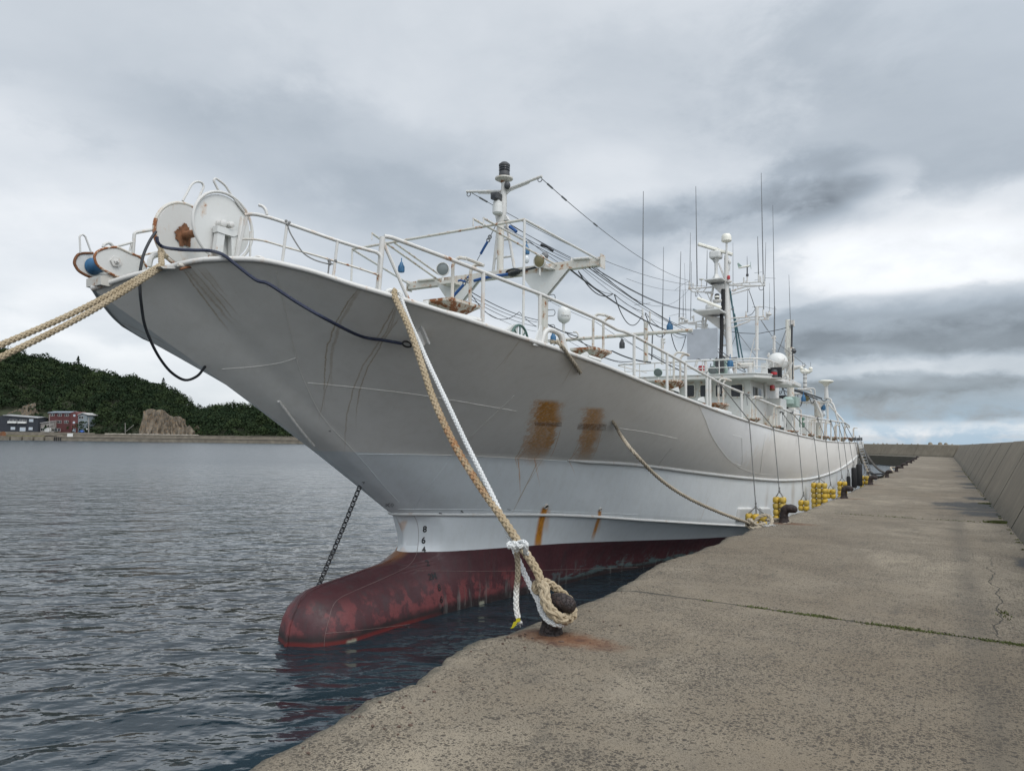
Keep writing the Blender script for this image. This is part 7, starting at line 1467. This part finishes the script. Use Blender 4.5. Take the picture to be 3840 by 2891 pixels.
for k, (a, b_, h) in enumerate(((20, 212, 12), (60, 235, 8), (120, 238, 9), (245, 268, 9), (312, 300, 9), (520, 318, 12), (430, 335, 7), (455, 330, 8), (570, 342, 8), (605, 350, 9), (645, 362, 9), (695, 368, 9), (725, 372, 10), (780, 395, 9), (803, 402, 9), (865, 448, 8), (1010, 470, 8), (1040, 472, 8), (1085, 463, 11), (955, 468, 6), (1560, 635, 8), (1590, 645, 6), (1615, 648, 6), (1690, 648, 6), (1330, 640, 6), (905, 455, 7), (350, 315, 8), (380, 325, 7))):
    if k not in (0, 5, 18): continue
    conifer(a, b_+10, h*1.1, cl.get(k, 'dark pointed conifer on the wooded ridge, %s of them from the left' % ORD[[20, 520, 1085].index(a)]))
mb = MB()
for _ in range(260): u = random.uniform(395, 740); l = latof(u, 1635, DS+6); s = random.uniform(.25, .8); mb.ball(A3(fp(l, DS+6+random.uniform(-1, 2), 3.1+s*.2)), s, random.uniform(.8, 1.3), 1, .7, 6, 4)
tag(mb.build('rubble', simple('pale_rubble', (.24, .215, .18), .95, .3, 1.), smooth=False), 'pale rubble heaped on top of the breakwater below the cliff', 'rubble', kind='stuff')
# houses
def house(name, lab, mats, front, roof, dep, depth, wins, extra=None):
    base = PD(*zl(*front[0]), dep); root = empty(name, (float(base[0]), float(base[1]), 2.2), lab, name.replace('_', ' '), 'houses below the hill')
    f = [PD(*zl(*p), dep) for p in front]
    for q in f:
        pass
    mb = MB(); fr = [A3([q[0], q[1], q[2] if i < len(f)-2 else 1.9]) for i, q in enumerate(f)]; mb.prism(fr, FH*depth); mb.build('wall', mats[0], root, smooth=False)
    rf = [PD(*zl(*p), dep) for p in roof]; lowp = [p-FH*.5 for p in rf[:2]]; hi = [rf[0]+FH*depth*.5+A3([0, 0, 1.6*roof_h]), rf[1]+FH*depth*.5+A3([0, 0, 1.6*roof_h])]; bk = [rf[0]+FH*(depth+.5), rf[1]+FH*(depth+.5)]
    mb = MB(); mb.add([lowp[0], lowp[1], hi[1], hi[0], bk[0], bk[1]]+[p-A3([0, 0, .25]) for p in (lowp[0], lowp[1], hi[1], hi[0], bk[0], bk[1])], [(0, 1, 2, 3), (3, 2, 5, 4), (0, 6, 7, 1), (0, 3, 9, 6), (3, 4, 10, 9), (1, 7, 8, 2), (2, 8, 11, 5), (6, 9, 8, 7), (9, 10, 11, 8)]); mb.build('roof', mats[1], root, smooth=False)
    for (a, b_, c, d, kind) in wins:
        p0, p1 = PD(*zl(a, d), dep), PD(*zl(c, b_), dep); lx0, lx1 = float(p0@RH), float(p1@RH); z0, z1 = float(p0[2]), float(p1[2])
        nm = 'door' if kind == 'door' else 'window'; fw = MB().prism([fp(lx0-.07, dep-.06, z0-.07), fp(lx1+.07, dep-.06, z0-.07), fp(lx1+.07, dep-.06, z1+.07), fp(lx0-.07, dep-.06, z1+.07)], FH*.05).build(nm, M['white_clean'], root, smooth=False)
        if kind == 'door': continue
        mid = (lx0+lx1)/2; MB().prism([fp(lx0, dep-.075, z0), fp(mid-.06, dep-.075, z0), fp(mid-.06, dep-.075, z1), fp(lx0, dep-.075, z1)], FH*.012).prism([fp(mid+.06, dep-.075, z0), fp(lx1, dep-.075, z0), fp(lx1, dep-.075, z1), fp(mid+.06, dep-.075, z1)], FH*.012).build('pane', M['pale_pane'] if kind == 'pale' else M['glass'], fw, smooth=False)
        if kind == 'rail': MB().prism([fp(lx0-.3, dep-.9, z0-.3), fp(lx1+.3, dep-.9, z0-.3), fp(lx1+.3, dep-.9, z0+.7), fp(lx0-.3, dep-.9, z0+.7)], FH*.8).build('balcony', M['white_clean'], root, smooth=False)
    return root
roof_h = .35
M['pale_pane'] = simple('curtained_pane', (.40, .45, .50), .4, .1)  # plain pale blue-grey panes
W_dark = simple('dark_slate_cladding', (.022, .026, .034), .7, .15, .5); W_red = simple('red_brown_cladding', (.075, .020, .020), .7, .12, .4); W_redl = simple('lighter_red_gable', (.10, .028, .026), .7, .12, .4); W_blue = simple('pale_blue_cladding', (.19, .22, .235), .6, .08, .4); W_pale = simple('weathered_pale_cladding', (.26, .24, .22), .7, .2, .6)
R_grey = simple('grey_sheet_roof', (.27, .27, .27), .6, .1, .5); R_blue = simple('blue_grey_sheet_roof', (.17, .20, .23), .6, .1, .5); R_white = simple('white_sheet_roof', (.38, .37, .355), .6, .1, .5)
house('dark_house', 'dark slate coloured two storey house with white balconies at the left edge', (W_dark, R_grey), [(-70, 250), (60, 205), (525, 245), (525, 440), (-70, 440)], [(50, 208), (532, 245)], 342, 9, [(128, 272, 235, 312, 'rail'), (268, 275, 365, 315, 'rail'), (405, 265, 460, 300, 'pale'), (150, 375, 208, 408, 'pale'), (275, 380, 352, 428, 'pale'), (398, 378, 450, 412, 'pale')])
house('pale_shed', 'pale weathered shed with a white sloping roof between the dark and red houses', (W_pale, R_white), [(528, 325), (745, 292), (745, 440), (528, 440)], [(522, 322), (748, 288)], 344, 7, [(620, 385, 700, 436, 'door'), (565, 390, 612, 425, 'dark'), (752, 395, 835, 430, 'dark')])
roof_h = .5
rh = house('red_house', 'tall dark red three storey house with a blue grey roof', (W_red, R_blue), [(672, 178), (975, 178), (975, 450), (672, 450)], [(664, 172), (990, 172)], 346, 9, [(700, 190, 752, 218, 'dark'), (800, 192, 852, 222, 'dark'), (896, 193, 950, 224, 'dark'), (790, 286, 848, 318, 'dark'), (888, 287, 944, 320, 'dark')])
q = [PD(*zl(*p), 346-.3) for p in ((975, 178), (1030, 158), (1075, 190), (1068, 450), (975, 450))]; MB().prism(q, FH*9).build('gable_wall', W_redl, rh, smooth=False)
for b_ in ((1012, 200, 1042, 228), (1006, 295, 1038, 325), (1004, 392, 1048, 440)):
    p0, p1 = PD(*zl(b_[0], b_[3]), 345.6), PD(*zl(b_[2], b_[1]), 345.6); MB().prism([fp(float(p0@RH), 345.6, float(p0[2])), fp(float(p1@RH), 345.6, float(p0[2])), fp(float(p1@RH), 345.6, float(p1[2])), fp(float(p0@RH), 345.6, float(p1[2]))], FH*.05).build('door' if b_[3] > 400 else 'window', M['pale_pane'], rh, smooth=False)
roof_h = .0
bh = house('blue_house', 'narrow pale blue house standing right of the red house', (W_blue, R_white), [(1078, 200), (1140, 178), (1200, 205), (1190, 462), (1078, 462)], [(1078, 205), (1140, 180)], 346, 8, [(1090, 225, 1155, 256, 'dark'), (1085, 298, 1150, 330, 'dark')])
q = [PD(*zl(*p), 345.4) for p in ((1070, 205), (1140, 172), (1208, 200), (1208, 208), (1140, 181), (1070, 212))]; MB().prism(q, FH*9).build('roof_edge', R_white, bh, smooth=False)
M['tarp'] = simple('blue_tarp', (.02, .08, .30), .6, .1); c = PD(*zl(1128, 440), 343); mb = MB(); mb.ball(c, 1.1, 1.6, 1, .8, 8, 6); tag(mb.build('covered_heap', M['tarp']), 'small blue tarpaulin heap at the foot of the blue house', 'tarpaulin')
M['pole'] = simple('utility_pole_concrete', (.25, .235, .215), .85, .15)
for (x, y0, y1, arm, lab) in ((1226, 245, 468, 1, 'pale utility pole right of the blue house'), (1731, 315, 462, 0, 'thin pale pole left of the cliff'), (682, 195, 445, 0, 'thin brown pole in front of the red house left corner')):
    a, b_ = PD(*zl(x, y0), 341), PD(*zl(x, y1+12), 341); r = empty('utility_pole', (float(b_[0]), float(b_[1]), float(b_[2])), lab, 'pole'); MB().tube([b_, a], [.22, .16] if arm else .14, 8).build('shaft', M['pole'], r)
    if arm: MB().tube([a-A3([0, 0, 1.5])-RH*.8, a-A3([0, 0, 1.5])+RH*.3], .09, 6).ball(a-A3([0, 0, 5.5])-RH*.5, .35, seg=8, rows=6).build('crossarm', M['white_clean'], r)
a, b_ = PD(*zl(1745, 430), 341), PD(*zl(1850, 345), 341); tag(MB().tube([a, b_], .12, 6).build('boom', M['pole']), 'slanting grey boom beside the thin pole', 'boom')
p = PD(*zl(953, 483), 329.6); tag(MB().prism([fp(float(p@RH)-1.3, DS+.4, float(p[2])-.75), fp(float(p@RH)+1.3, DS+.4, float(p[2])-.75), fp(float(p@RH)+1.3, DS+.4, float(p[2])+.75), fp(float(p@RH)-1.3, DS+.4, float(p[2])+.75)], FH*.1).build('notice_board', M['white_clean'], smooth=False), 'small white board on the breakwater below the red house', 'notice board')
p = PD(*zl(38, 478), DS+2); tag(MB().box(p, (2.6, 1.5, 2.0)).box(p+A3([.2, 0, 1.2]), (1.2, 1.0, .5)).build('rusty_box', M['rust'], smooth=False), 'rusty brown box on the old quay at the left edge', 'box')
